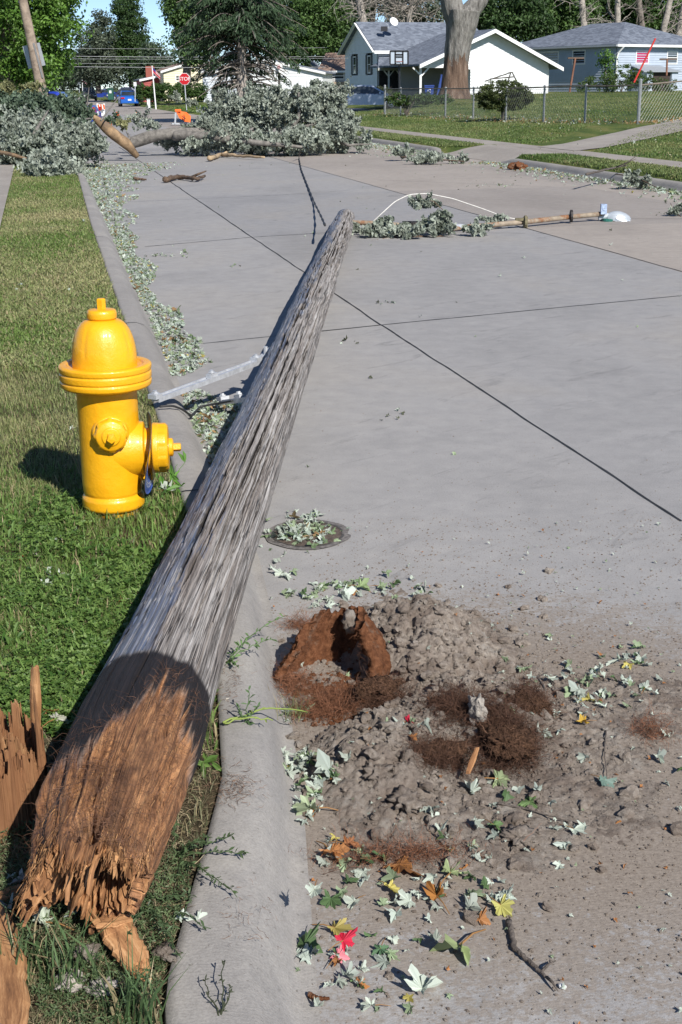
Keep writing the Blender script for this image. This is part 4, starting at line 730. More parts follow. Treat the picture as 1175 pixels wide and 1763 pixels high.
# ---------------------------------------------------------------- broken stub and splinters at lower left
def stub():
    c = np.array([-.765, 2.52, 0]); t = thing('pole_stub', 'short upright orange brown stub of the snapped pole at the left edge', 'pole stub', tuple(c))
    nA, nH, nR = 420, 110, 60; a = np.linspace(0, 2*math.pi, nA, endpoint=False)[:, None]; fx, fy = np.cos(a), np.sin(a)
    def topz(x, y):                                     # fractured top: blocks of fibre torn off at different heights
        d1, c1_ = worley(x*26+.2*vn(x*60, y*60), y*26, 3); d2, c2_ = worley(x*70, y*70, 4); d3, c3_ = worley(x*150, y*150, 6); return .185+.075*c1_+.055*c2_+.022*c3_+.10*np.clip(c2_-.86, 0, 1)*7*.5-.2*x
    ro = .132; tz = topz(fx*ro, fy*ro)
    for a0, w, h in ((-.12, .075, .16), (-.42, .05, .07), (-.85, .05, .05)): d = np.abs((a-a0+math.pi) % (2*math.pi)-math.pi); tz = tz+h*np.clip(1-d/w, 0, 1)**.45*(d < w)
    hh = np.linspace(0, 1, nH)[None]; z = .02+hh*(tz-.02); r = ro+.003*fbm(fx*9, fy*9, z*2, 5, 5)+.0022*fbm(fx*75, fy*75, z*5, 8, 3)-.006*hh
    V = [np.stack([c[0]+r*fx, c[1]+r*fy, z+0*a], -1).reshape(-1, 3)]; rr = np.linspace(1, .01, nR)[None]; rt_ = r[:, -1:]*rr; zt = topz(fx*rt_, fy*rt_); zt[:, 0] = z[:, -1]; zt[:, 1] = (z[:, -1]+zt[:, 1])/2; V.append(np.stack([c[0]+rt_*fx, c[1]+rt_*fy, zt], -1).reshape(-1, 3)); N = nA*nH
    def grid(n, o): i = np.arange(nA)[:, None]*n+np.arange(n-1)[None]; k = ((np.arange(nA)+1) % nA)[:, None]*n+np.arange(n-1)[None]; return np.stack([i, k, k+1, i+1], -1).reshape(-1, 4)+o
    gc = np.concatenate([np.stack([fx*.13+0*z, fy*.13+0*z, z+0*a], -1).reshape(-1, 3), np.stack([fx*rt_, fy*rt_, zt], -1).reshape(-1, 3)])
    mk('wood', np.concatenate(V), [grid(nH, 0), grid(nR, N)], MSTUB, t, smooth_=False, gc=gc)
m, nt, b, _ = newmat('stub_wood'); co = at(nt, 'gc').outputs['Vector']
c = ramp(nt, noise(nt, scl(nt, co, (1, 1, .06)), 42, 9, .75), [(.28, (.07, .03, .014)), (.46, (.20, .095, .04)), (.58, (.32, .17, .075)), (.75, (.52, .36, .21))]); c = mix(nt, ramp(nt, noise(nt, scl(nt, co, (1, 1, .2)), 9, 5), [(.45, (0, 0, 0)), (.62, (.7, .7, .7))]), c, (.20, .085, .035))
nt.links.new(c, b.inputs['Base Color']); b.inputs['Roughness'].default_value = .85; bump(nt, b, noise(nt, scl(nt, co, (1, 1, .06)), 90, 6), .9, .005); MSTUB = m
stub()
def wood(label, pix, w, t, seed, name='wood_splinter', zs=None): 
    p = [np.append(G(x, y, z)[:2], z) for (x, y), z in zip(pix, zs)]; o = splinter(p, w, t, seed, name); return props(o, label, 'splinter')
wood('orange split plank of wood pointing down from the torn butt', [(178, 1578), (205, 1610), (240, 1668)], .062, .024, 12, zs=[.17, .155, .14])
wood('flat curled splinter lying across the butt of the pole', [(172, 1590), (215, 1583)], .035, .012, 13, zs=[.18, .17])
wood('pale wood chip on the soil at the left edge', [(2, 1545), (50, 1528)], .035, .012, 14, zs=[.135, .135])
wood('dark brown rotten plank at the bottom left corner', [(-22, 1560), (0, 1650), (12, 1790)], .085, .03, 15, zs=[.16, .16, .16])
wood('thin brown splinter upright beside the stub', [(62, 1290), (60, 1150)], .018, .02, 16, zs=[.22, .42])
wood('small brown wood splinter in the soil heap', [(806, 1330), (822, 1288)], .014, .006, 17, zs=[.05, .075])
for i, (x, y) in enumerate([(150, 1640), (175, 1700), (60, 1560), (120, 1690), (290, 1640)]): chunk(x, y, .13, (.04, .045, .03), ['grey clod under the split plank', 'pale clod in the weeds at the bottom', 'clod beside the pale wood chip', 'flat grey clod among the bottom weeds', 'small stone on the turf by the kerb edge'][i], i, 'clod' if i < 4 else 'stone', MSTONE if i % 2 else MSOIL, i+20)

# ---------------------------------------------------------------- turf, weeds
def blades(name, label, P0, h, w, c0, c1, lean=.5, kind='stuff', droop=.5, bias=None, dd=.13):
    n = len(P0); th = rng.uniform(0, 6.283, n); d = np.stack([np.cos(th), np.sin(th), 0*th], -1)*rng.uniform(.15, 1, (n, 1))*lean; hh = h*rng.uniform(.45, 1.25, n)
    s = np.stack([-np.sin(th+rng.normal(size=n)*.6), np.cos(th+rng.normal(size=n)*.6), 0*th], -1)*(w*rng.uniform(.6, 1.3, n))[:, None]/2; up = np.array([0, 0, 1.])
    a = P0; m_ = P0+hh[:, None]*(.55*up+.35*d); t = P0+hh[:, None]*((1-droop*rng.random((n, 1))*.8)*up+1.05*d)
    V = np.stack([a-s, a+s, m_+s*.8, m_-s*.8, t], 1).reshape(-1, 3); b0 = np.arange(n)*5
    C = lerpcol(c0, c1, np.clip(rng.normal(.5, .28, n) if bias is None else bias+rng.normal(size=n)*.22, 0, 1)); br = rng.uniform(.7, 1.2, (n, 1)); dead = rng.random(n) < dd; C = np.where(dead[:, None], np.array([[.36, .30, .17]]), C)*br
    return props(mk(name, V, [np.stack([b0, b0+1, b0+2, b0+3], -1), np.stack([b0+3, b0+2, b0+4], -1)], MATG, smooth_=False, col=repcol(C, 5)), label, 'grass' if label else None, kind=kind)
def verge_pts(n, y0, y1, keep=None):
    Y = y0*(y1/y0)**rng.random(n); xl = -.272*Y-.12; v_ = Y; k = None
    xr = (bak(v_*1.0)-RU[1]*Y)/RU[0]; xr = (bak(-.2138*xr+.9769*Y)-RU[1]*Y)/RU[0]
    X = xl+(xr-.004-xl)*rng.random(n); 
    return X, Y
def put(X, Y, extra=0): return np.stack([X, Y, gz(X, Y)+extra], -1)
PY = lambda Y: axis(Y)
X, Y = verge_pts(85000, 3.1, 7.2); g = fbm(X*2.2, Y*2.2, None, 5, 3); k = (rng.random(len(X)) < .75+.5*g)&(np.hypot(X-HB[0], Y-HB[1]) > .095); X, Y, g = X[k], Y[k], g[k]
dry = smooth((Y-4.0)/1.6)*.55+.25*g
blades('grass', 'short green and straw coloured turf of the near verge', put(X, Y), .034, .0030, (.14, .23, .05), (.42, .39, .20), .9, bias=np.clip(dry, 0, 1))
X, Y = verge_pts(120000, 7.2, 26.5); g = fbm(X*.9, Y*.6, None, 6, 3); gd = (X*RU[0]+Y*RU[1] > -.46)|(Y < 14); X, Y, g = X[gd], Y[gd], g[gd]
blades('grass', 'mown turf of the verge running up the left side of the road', put(X, Y), .042, .010, (.15, .235, .055), (.42, .39, .20), .9, bias=np.clip(.42+.55*g, 0, 1))
# bare litter ground around the butt gets thin grey weeds
X, Y = verge_pts(7000, 1.75, 3.3); blades('grass', 'dull sparse weeds and thatch round the butt of the pole', put(X, Y), .03, .0022, (.10, .14, .055), (.30, .25, .16), 1.3)
X, Y = verge_pts(9000, 1.75, 3.4); V_, F_ = ribbons(put(X, Y, .004), np.c_[rng.normal(size=(9000, 2)), rng.normal(size=9000)*.12], 4, rng.uniform(.005, .014, 9000), rng.uniform(.0008, .0018, 9000), .25)
props(mk('thatch', V_, [F_], attmat('thatch', .8, .2), col=repcol(lerpcol((.12, .085, .05), (.42, .35, .22), rng.random(9000)), 10)), 'dead thatch and stalks on the soil round the pole butt', 'thatch', kind='stuff')
X, Y = verge_pts(5200, 2.7, 5.2); k = fbm(X*2.6, Y*2.6, None, 15, 2) > -.1; blades('grass', 'longer fresh green blades standing through the clover', put(X[k], Y[k]), .06, .0042, (.07, .16, .03), (.24, .36, .10), .8)
q = np.concatenate([G(400, 1355, .12)[None]+rng.normal(size=(260, 3))*[.03, .05, 0], G(440, 1600, .1)[None]+rng.normal(size=(60, 3))*[.03, .06, 0], G(395, 1180, .12)[None]+rng.normal(size=(120, 3))*[.02, .08, 0]]); q[:, 2] = .123
V_, F_ = ribbons(q, np.c_[rng.normal(size=(len(q), 2)), 0*q[:, 0]], 5, .005, .0012, .5); V_[:, 2] = np.clip(V_[:, 2], .119, .128); props(mk('root_crumbs', V_, [F_], attmat('root_crumbs', .9, .1), col=repcol(lerpcol((.07, .04, .025), (.24, .15, .10), rng.random(len(q))), 12)), 'brown root crumbs dusted on the near kerb top', 'roots', kind='stuff')
# clover and broad weeds
def leaflets(name, label, P0, size, c0, c1, tilt=.45, T=None, TF=None, stem=True):
    T = T if T is not None else np.array([[0, 0, 0], [.3, -.32, .06], [.72, -.30, .1], [1, 0, .02], [.72, .30, .1], [.3, .32, .06]]); TF = TF if TF is not None else [[0, 1, 2, 3], [0, 3, 4, 5]]
    Vs, Fs, o = [], [], 0; n = len(P0); N = np.c_[rng.normal(size=(n, 2))*tilt, np.ones(n)]; A = rng.normal(size=(n, 3)); A[:, 2] = 0
    for a in (0, 2.09, 4.19): c, s = math.cos(a), math.sin(a); V, F_ = scatter(P0, N, size*rng.uniform(.7, 1.3, n), T, TF, axis=A @ np.array([[c, s, 0], [-s, c, 0], [0, 0, 1]])); Vs.append(V); Fs.append(F_+o); o += len(V)
    C = lerpcol(c0, c1, rng.random(n)); return props(mk(name, np.concatenate(Vs), [np.concatenate(Fs)], MATG, smooth_=False, col=np.concatenate([repcol(C, len(T))]*3)), label, 'clover', kind='stuff')
X, Y = verge_pts(36000, 2.75, 4.9); g = fbm(X*3, Y*3, None, 8, 3)+.5*smooth((4.5-Y)/.8)-.9*smooth((2.95-Y)/.25); k = (g > .02+.55*rng.random(len(X)))&(np.hypot(X-HB[0]-.06, Y-HB[1]) > .2); X, Y = X[k], Y[k]
leaflets('clover_leaves', 'dense green clover carpet left of the fallen pole', put(X, Y, 0)+np.c_[0*X, 0*X, rng.uniform(.008, .038, len(X))], .0095, (.045, .105, .018), (.18, .28, .07), .6)
X, Y = verge_pts(1500, 2.7, 4.7); k = fbm(X*4, Y*4, None, 12, 2) > .12; X, Y = X[k], Y[k]
LL = np.array([[0, 0, 0], [.25, -.13, .05], [.6, -.16, .14], [1, 0, .05], [.6, .16, .14], [.25, .13, .05]])
leaflets('broadleaf_weeds', 'broad lance shaped weed leaves among the clover', put(X, Y, .02), .034, (.05, .12, .02), (.17, .27, .07), .8, LL)
X, Y = verge_pts(9000, 1.78, 3.1); k = fbm(X*5, Y*5, None, 13, 2) > .30; leaflets('small_weeds', 'small grey green weed leaves round the butt and the kerb edge', put(X[k], Y[k], 0)+np.c_[0*X[k], 0*X[k], rng.uniform(.005, .035, k.sum())], .008, (.06, .10, .04), (.16, .22, .10), .7, LL)
def sprig(name, label, base, ends, leaf=.022, n=16, col=(.10, .17, .06), r=.0016, group=None):
    t = thing(name, label, 'weed', tuple(base), group); mb = MB(); L = MB()
    for e in ends:
        b0 = np.array(base, float); e = np.array(e, float); c = np.stack([b0*(1-s)+e*s+np.array([0, 0, .03*math.sin(s*3)*np.linalg.norm(e-b0)*3]) for s in np.linspace(0, 1, 10)])+rng.normal(size=(10, 3))*.002; mb.tube(c, np.linspace(r, r*.5, 10), 5, col=np.array(col)*1.1)
        k_ = n; s = rng.uniform(.1, 1, k_); pp = np.stack([np.interp(s, np.linspace(0, 1, 10), c[:, q]) for q in range(3)], -1); d = (e-b0)/np.linalg.norm(e-b0)
        V, F_ = scatter(pp, np.c_[rng.normal(size=(k_, 2))*.6, np.ones(k_)], leaf*rng.uniform(.6, 1.2, k_), LL, [[0, 1, 2, 3], [0, 3, 4, 5]], axis=d[None]*.8+rng.normal(size=(k_, 3))*.8); L.add(V, [F_], repcol(lerpcol(np.array(col)*.7, np.array(col)*1.5, rng.random(k_)), 6))
    mb.build('stem', MATG, t, smooth_=True); L.build('foliage', MATG, t)
def pz(x, y, z): q = G(x, y, z); return np.array([q[0], q[1], z])
sprig('weed', 'leafy weed sprawling from the pole over the kerb top', pz(392, 1140, .12), [pz(432, 1095, .20), pz(470, 1100, .17), pz(410, 1150, .14), pz(495, 1062, .14)], .020, 14, (.13, .22, .08))
sprig('weed', 'small leafy weed standing on the kerb right of the black band', pz(425, 1250, .11), [pz(430, 1185, .20), pz(408, 1215, .16), pz(445, 1215, .16)], .02, 10, (.10, .17, .07))
sprig('weed', 'long green stalk lying over the kerb into the heap', pz(385, 1245, .13), [pz(470, 1240, .13), pz(530, 1228, .08)], .015, 4, (.30, .38, .10), .003)
sprig('weed', 'wiry grey green knotweed right of the pole butt', pz(300, 1480, .12), [pz(400, 1440, .15), pz(420, 1470, .13), pz(360, 1440, .17), pz(410, 1545, .13), pz(370, 1520, .16), pz(340, 1450, .18), pz(330, 1560, .15), pz(300, 1400, .16)], .014, 34, (.075, .115, .05))
sprig('weed', 'second knotweed mat low beside the torn end of the pole', pz(250, 1560, .12), [pz(330, 1540, .15), pz(360, 1600, .14), pz(290, 1610, .16), pz(220, 1620, .16), pz(310, 1650, .14), pz(270, 1500, .2)], .014, 30, (.07, .11, .05))
sprig('weed', 'thin dark weed stem on the kerb at the bottom', pz(380, 1760, .11), [pz(388, 1655, .15), pz(352, 1690, .14), pz(400, 1700, .13)], .010, 12, (.06, .07, .04))
sprig('weed', 'dry grass tuft with seed stalks left of the hydrant foot', pz(150, 850, .11), [pz(78, 695, .42), pz(112, 700, .38), pz(120, 760, .3), pz(135, 770, .28)], .012, 10, (.36, .29, .15), .0015)
sprig('weed', 'bright green broadleaf weed right of the hydrant foot', pz(290, 850, .11), [pz(268, 822, .17), pz(305, 800, .2), pz(320, 795, .2), pz(318, 838, .16), pz(278, 858, .16)], .055, 5, (.11, .24, .04), .0018)
for i, (x, y, l) in enumerate([(235, 1760, 'clump of blue green grass blades at the bottom beside the kerb'), (120, 1700, 'clump of long grass blades below the butt'), (40, 1690, 'grass clump in the bottom left corner'), (500, 1230, 'dry grass tuft rooted in the gutter left of the heap')]):
    q = pz(x, y, .11 if i < 3 else .01); n = 90 if i == 0 else 60; p = q+np.c_[rng.normal(size=(n, 2))*(.022 if i != 3 else .03), np.zeros(n)]; o = blades('grass_tuft', None, p, .125 if i < 3 else .06, .0042 if i < 3 else .0018, (.07, .13, .05), (.14, .21, .09) if i < 3 else (.35, .33, .16), .75, None, .3); props(o, l, 'grass')
# ---------------------------------------------------------------- fallen tree
SILV, SDK = (.40, .44, .37), (.055, .08, .045)
def mass(name, label, ells, n, leaf, c0, c1, D, seed=0, parent=None, cn=None, hang=.5, pw=1., sp=1.):
    """a heap of leafy shoots: clusters of drooping leaves placed through ellipsoids given in photo pixels at distance D"""
    r = np.random.default_rng(seed); Ps = []; tot = sum(e[2]*e[3]*e[5] for e in ells)
    for (px, py, rx, ry, dd, w) in ells:
        c = P(px, py, D+dd); k = D/2280; m_ = max(8, int(n/42*rx*ry*w/tot)); q = r.normal(size=(m_, 3)); q /= np.linalg.norm(q, axis=1)[:, None]; q *= r.random((m_, 1))**.45
        cc = c+q*np.array([rx*k, min(rx*k, 2.2), ry*k]); cc[:, 2] = np.maximum(cc[:, 2], .08); Ps.append(cc)
    C = np.concatenate(Ps); m_ = len(C); d = r.normal(size=(m_, 3))*np.array([1, 1, .7])+np.array([0, 0, .25]); d /= np.linalg.norm(d, axis=1)[:, None]
    L = sp*leaf*r.uniform(3, 7, m_); per = 42; t = r.random((m_, per)); pts = C[:, None]+d[:, None]*(t*L[:, None])[..., None]+r.normal(size=(m_, per, 3))*leaf*.75*sp
    pts = pts.reshape(-1, 3); pts[:, 2] = np.where(pts[:, 2] < .02, .02+r.random(len(pts))*.04, pts[:, 2]); k = len(pts); N = r.normal(size=(k, 3))+np.array([.2, -.5, .3]); ax = r.normal(size=(k, 3))*.6+np.array([0, 0, -hang*2])
    V, F_ = scatter(pts, N, leaf*r.uniform(.6, 1.3, k), np.array([[-.5, 0, 0], [-.1, -.34, .1], [.5, 0, -.05], [-.1, .34, .1]]), F_DIA, axis=ax)
    cl = np.repeat(r.random(m_), per); a = (r.random(k)*.55+cl*.55)**pw; Cc = lerpcol(c1, c0, np.clip(a, 0, 1))*r.uniform(.7, 1.25, (k, 1))
    o = mk(name, V, [F_], MATF, parent, origin=tuple(C.mean(0)*[1, 1, 0]), smooth_=False, col=repcol(Cc, 4))
    return o, C
MLIMB = simple('grey_limb_bark', (.19, .175, .155), .9, var=.35, vs=9, bs=.8, bsc=30)
MTORN = simple('torn_limb_wood', (.27, .18, .10), .85, var=.4, vs=5, c2=(.16, .11, .075), bs=.6)
def limb(pix, r, mat, name, parent, seed=0, n=10):
    p = np.array([P(x, y, D) for x, y, D in pix]); s = np.linspace(0, 1, 30); L = np.linspace(0, 1, len(p)); c = np.stack([np.interp(s, L, p[:, q]) for q in range(3)], -1)
    c[1:-1] = (c[:-2]+2*c[1:-1]+c[2:])/4; mb = MB(); rr = np.interp(s, np.linspace(0, 1, len(r)), r)*(1+.07*vn(s*8+seed, s*0)); mb.tube(c+np.stack([vn(s*4, s*0+q, None, seed) for q in range(3)], -1)*np.mean(r)*.35, rr, n); return mb.build(name, mat, parent, smooth_=True)
ft = thing('fallen_tree', 'big fallen silver maple limb with grey trunk and wilting pale leaves blocking the road', 'fallen tree', tuple(P(400, 262, 34)*[1, 1, 0]))
limb([(222, 246, 34), (262, 236, 34), (300, 231, 34), (340, 230, 34.5), (420, 236, 35), (500, 240, 36), (560, 232, 36)], [.14, .145, .135, .13, .11, .08, .04], MLIMB, 'trunk', ft, 1, 14)
limb([(300, 231, 34), (380, 238, 33.5), (440, 246, 33), (520, 252, 33)], [.13, .10, .07, .03], MLIMB, 'branch', ft, 2)
limb([(420, 236, 35), (500, 205, 36), (560, 160, 37), (590, 148, 37)], [.11, .07, .04, .02], MLIMB, 'branch', ft, 3)
limb([(500, 232, 35), (515, 200, 35), (515, 160, 35)], [.07, .05, .03], MLIMB, 'branch', ft, 4)
limb([(470, 238, 35), (540, 215, 35), (600, 170, 36)], [.07, .05, .02], MLIMB, 'branch', ft, 5)
limb([(560, 232, 35), (600, 250, 34), (640, 248, 34)], [.05, .035, .01], MLIMB, 'branch', ft, 6)
limb([(370, 200, 36), (372, 170, 36), (378, 150, 36)], [.035, .025, .01], MLIMB, 'branch', ft, 7)
o, C = mass('leaves', '', [(258, 215, 18, 5, .5, .3), (244, 206, 14, 9, .8, .35), (280, 246, 14, 4, -.2, .2), (395, 226, 30, 8, -1.2, .5), (322, 230, 20, 9, .3, .8), (354, 216, 24, 18, .3, 1), (385, 200, 32, 28, .8, 1), (430, 190, 32, 32, .8, 1.1), (478, 188, 36, 34, .8, 1.2), (530, 185, 32, 34, .8, 1), (572, 180, 22, 32, 1, .8), (350, 250, 42, 12, -.6, 1.1), (430, 246, 52, 18, -.8, 1.3), (515, 244, 52, 22, -.8, 1.3), (580, 230, 36, 28, 0, 1.1), (622, 244, 18, 10, 0, .8), (592, 155, 9, 9, 1.2, .3), (548, 146, 9, 14, 1.2, .25), (590, 208, 30, 20, 1, .8), (385, 172, 8, 10, 1, .2), (440, 160, 24, 12, 1.5, .3), (490, 165, 22, 10, 1.2, .3), (300, 246, 10, 5, .0, .2)], 52000, .085, SILV, SDK, 34.5, 1, ft, pw=.62, sp=.55)
sb = thing('broken_limb', 'splintered tan limb leaning torn end up at the left end of the fallen tree', 'branch', tuple(P(236, 268, 32)*[1, 1, 0]))
limb([(153, 196, 31.5), (172, 212, 31.6), (196, 232, 31.7), (216, 247, 31.8), (238, 267, 32)], [.03, .10, .14, .13, .07], MTORN, 'limb', sb, 8, 9)
limb([(214, 246, 32.3), (224, 238, 32.6), (218, 228, 33)], [.08, .04, .015], MLIMB, 'stub', sb, 9)
bp = thing('branch_pile', 'pile of fallen leafy branches heaped over the left verge and sidewalk', 'branch pile', tuple(P(70, 290, 28)*[1, 1, 0]))
mass('leaves', '', [(30, 262, 50, 26, -.5, 1.1), (90, 258, 45, 30, -.6, 1.2), (140, 245, 32, 26, 0, 1), (20, 225, 40, 26, .6, 1), (70, 228, 45, 26, .8, 1), (165, 258, 22, 12, .2, .5), (88, 288, 40, 14, -3.6, 1.2), (66, 302, 34, 7, -4.7, .8), (108, 296, 22, 9, -4.2, .7)], 36000, .085, SILV, SDK, 29, 2, bp, pw=.9, sp=.6)
mass('dark_leaves', '', [(60, 190, 70, 24, 2, 1), (20, 185, 40, 22, 2.5, .8), (110, 195, 45, 22, 2, .9), (138, 212, 26, 20, 1.5, .6), (196, 208, 14, 12, 6, .2), (60, 215, 70, 20, 1.2, .9), (100, 178, 20, 10, 2, .4), (140, 190, 12, 8, 2, .2), (120, 225, 50, 16, .8, .8)], 26000, .085, (.16, .22, .15), (.025, .045, .02), 29.5, 3, bp, sp=.6)
mass('yellowing_leaves', '', [(15, 160, 16, 14, 3, 1), (52, 162, 14, 14, 3, .8), (8, 185, 18, 16, 2.6, .8), (216, 212, 12, 10, 5, .4)], 4200, .08, (.30, .30, .14), (.08, .09, .04), 29.5, 4, bp, sp=.5)
for i, q in enumerate([[(0, 262, 28), (25, 268, 27.6), (48, 272, 27.4)], [(40, 250, 28.5), (62, 225, 29), (84, 190, 30)], [(150, 205, 31.5), (151, 170, 31.5), (154, 150, 31.5)], [(174, 208, 31), (195, 180, 31.5), (205, 166, 32)], [(90, 240, 29), (120, 214, 30), (160, 202, 31)]]): limb(q, [.05, .04, .015] if i not in (2, 3) else [.02, .015, .008], MTORN if i == 0 else MLIMB, 'branch', bp, 20+i, 6)
# leafy twigs over the lamp arm and on the road
def shoot(name, label, ells, n, D, seed, br=(), leaf=.075, par=None):
    t = thing(name, label, 'branch', tuple(P(ells[0][0], ells[0][1], D)*[1, 1, 0])); mass('leaves', '', ells, n, leaf, SILV, SDK, D, seed, t, pw=.8, sp=.33)
    for i, (q, r) in enumerate(br): limb(q, r, MBARK2, 'stem', t, seed*7+i, 6)
    return t
shoot('leafy_branch', 'dark forked branch with pale leaves lying under the lamp arm', [(650, 424, 28, 8, 0, 1), (690, 420, 40, 9, 0, 1.4), (760, 410, 36, 7, .1, 1.2), (820, 414, 22, 4, .1, .6), (735, 392, 8, 6, .2, .2), (760, 378, 6, 12, .2, .2)], 1900, 14.9, 11, [([(630, 412, 15), (700, 404, 15), (770, 416, 14.9), (848, 416, 14.9)], [.012, .016, .018, .012]), ([(700, 432, 14.6), (760, 405, 15), (790, 440, 14.5)], [.006, .008, .005]), ([(655, 400, 15.1), (720, 410, 15)], [.006, .006])], .06)
shoot('leafy_twig', 'drooping leafy twig hooked up above the lamp arm', [(716, 352, 8, 5, 0, .8), (738, 350, 13, 5, 0, 1), (762, 372, 6, 10, 0, .5)], 520, 15.3, 12, [([(705, 352, 15.3), (745, 345, 15.3), (764, 362, 15.3), (768, 392, 15.2)], [.004, .005, .005, .006])], .055)
shoot('leafy_twig', 'little leafy twig caught where the lamp arm meets the pole', [(605, 402, 9, 9, 0, 1), (650, 392, 20, 5, .1, .7), (660, 400, 8, 8, 0, .4)], 520, 15.2, 13, [([(600, 385, 15.3), (660, 392, 15.3), (680, 395, 15.3)], [.004, .004, .003])], .055)
shoot('leafy_twig', 'small leafy sprig flat on the road below the white wire clip', [(852, 398, 15, 3.5, 0, 1)], 160, 15.9, 14, [([(840, 398, 16), (868, 397, 16)], [.004, .003])], .055)
shoot('leafy_twig', 'leafy sprig at the right frame edge on the tan lane', [(1166, 370, 12, 7, 0, 1)], 380, 17.1, 15, [([(1155, 350, 17.4), (1160, 366, 17.2), (1175, 374, 17)], [.004, .006, .004])], .06)
shoot('leafy_twig', 'leafy twig leaning on the right kerb by the sidewalk', [(1105, 316, 14, 7, 0, 1), (1090, 305, 8, 5, 0, .4)], 420, 21.6, 16, [([(1060, 300, 23), (1090, 303, 22), (1130, 322, 21)], [.01, .012, .006])], .07)
shoot('leafy_branch', 'low leafy branch at the driveway mouth beyond the tree tip', [(735, 273, 42, 4, 0, 1), (790, 277, 20, 3, 0, .5), (690, 262, 24, 4, 1.2, .6)], 2300, 29.5, 17, [([(690, 270, 30), (740, 274, 29.4), (800, 278, 29)], [.015, .02, .01])], .08)
shoot('leafy_twig', 'wilted sprig on the far lawn left of the stop sign post', [(303, 172, 6, 10, 0, 1), (330, 178, 9, 3, 0, .5)], 500, 92, 18, (), .2)

# ---------------------------------------------------------------- hardware torn from the pole
MGAL = simple('galvanised_steel', (.55, .57, .60), .45, .35, var=.15, vs=30); MGAL2 = simple('grey_plastic', (.42, .45, .48), .5, var=.1)
MRST = simple('rusty_tube', (.33, .27, .20), .75, .1, var=.3, vs=9, c2=(.22, .10, .045)); MDKM = simple('dark_iron', (.045, .04, .038), .6, .3, var=.3)
def bracket(label, a, b_, w, loc):
    t = thing('cable_bracket', label, 'bracket', tuple(a)); a, b_ = np.array(a), np.array(b_); d = (b_-a)/np.linalg.norm(b_-a); s = np.cross(d, [0, 0, 1]); s /= np.linalg.norm(s); z = np.cross(s, d)
    mb = MB(); mb.bar(a, b_, w, .006); mb.bar(a+s*w/2, b_+s*w/2, .006, w*.62); mb.bar(a-s*w/2, b_-s*w/2, .006, w*.62); mb.bar(a, b_, w*.3, .016); mb.build('channel', MGAL, t)
    for q, nm in ((0.0, 'clamp'), (.52, 'bolt_lug'), (.97, 'clamp')):
        c = a+(b_-a)*q; mb = MB(); mb.box(c+z*.018, (w*1.25, .05, .022) if nm == 'clamp' else (.03, .06, .02), np.stack([s, d, z], 1)); mb.tube([c+z*.0, c+z*.045], .011, 6); mb.tube([c+z*.03, c+z*.036], .018, 6); mb.build(nm, MGAL, t)
    return t
def pxz(x, y, z): q = G(x, y, z); return np.array([q[0], q[1], z])
bracket('galvanised steel standoff bracket reaching from the pole over the kerb behind the hydrant', pxz(268, 688, .17), pxz(446, 622, .20), .040, None)
bracket('shorter galvanised bracket low beside the pole in the leaf drift', pxz(385, 692, .06), pxz(440, 686, .14), .04, None)
t = thing('steel_clip', 'small galvanised clip standing on the pole flank past the long bracket', 'clip', tuple(pxz(458, 612, .18))); mb = MB(); c = pxz(458, 612, .2); mb.bar(c+[-.03, -.02, -.01], c+[.03, .06, .03], .03, .01); mb.tube([c, c+[0, 0, .05]], .012, 6); mb.build('clip_plate', MGAL, t)
def cable(label, pts, r, mat, name='cable', n=60, twist=0, cat='cable'):
    p = np.array(pts, float); s = np.linspace(0, 1, n); L = np.r_[0, np.cumsum(np.linalg.norm(np.diff(p, axis=0), axis=1))]; L /= L[-1]; c = np.stack([np.interp(s, L, p[:, q]) for q in range(3)], -1)
    for _ in range(3): c[1:-1] = (c[:-2]+c[1:-1]*2+c[2:])/4
    mb = MB(); mb.tube(c, r*(1+twist*np.sin(s*n*.9)), 6); return props(mb.build(name, mat, origin=tuple(p[0]), smooth_=True), label, cat)
MBLK = simple('black_cable', (.03, .03, .032), .6); MWHT = simple('white_cable', (.62, .60, .56), .5)
cable('black cable curling over the kerb below the long bracket', [pxz(275, 700, .14), pxz(297, 698, .14), pxz(315, 705, .10), pxz(330, 716, .03), pxz(345, 700, .03), pxz(372, 695, .05), pxz(400, 690, .1)], .006, MBLK)
cable('dark twisted cable running from the fallen tree to the pole top', [pxz(560, 388, .22), pxz(553, 372, .12), pxz(542, 350, .03), pxz(530, 320, .02), pxz(519, 292, .02), pxz(515, 272, .02), pxz(517, 255, .3)], .012, MBLK, n=140, twist=.35)
cable('white cable arching from the pole top over the road to the lamp arm', [P(640, 384, 15.4), P(655, 370, 15.4), P(680, 347, 15.5), P(705, 335, 15.6), P(735, 333, 15.7), P(780, 342, 15.9), P(830, 359, 16.1), P(870, 374, 16.3), P(905, 380, 16.4)], .0065, MWHT, n=80)
t = thing('cable_clip', 'small white clip on the arching cable above the tan lane', 'clip', tuple(P(861, 373, 16.3))); mb = MB(); mb.box(P(861, 373, 16.27), (.05, .03, .04)); mb.tube([P(861, 373, 16.3)+[-.03, 0, .012], P(861, 373, 16.3)+[.03, 0, .0]], .016, 8); mb.build('clip_body', MWHT, t)
la = thing('street_lamp_arm', 'rusty tubular street lamp arm lying across the road from the pole top', 'street lamp', tuple(P(760, 395, 15.6)))
def tb(pts, r, nm, mat, n=12, par=la): 
    p = np.array([P(*q) for q in pts]); mb = MB(); mb.tube(p, r, n); return mb.build(nm, mat, par, smooth_=True)
tb([(720, 394, 15.45), (780, 393, 15.5), (850, 387, 15.7), (905, 382, 15.9), (985, 373, 16.4), (1040, 368, 16.6)], .030, 'tube', MRST)
tb([(583, 382, 15.3), (640, 384, 15.4), (700, 388, 15.5)], .026, 'brace', MRST)
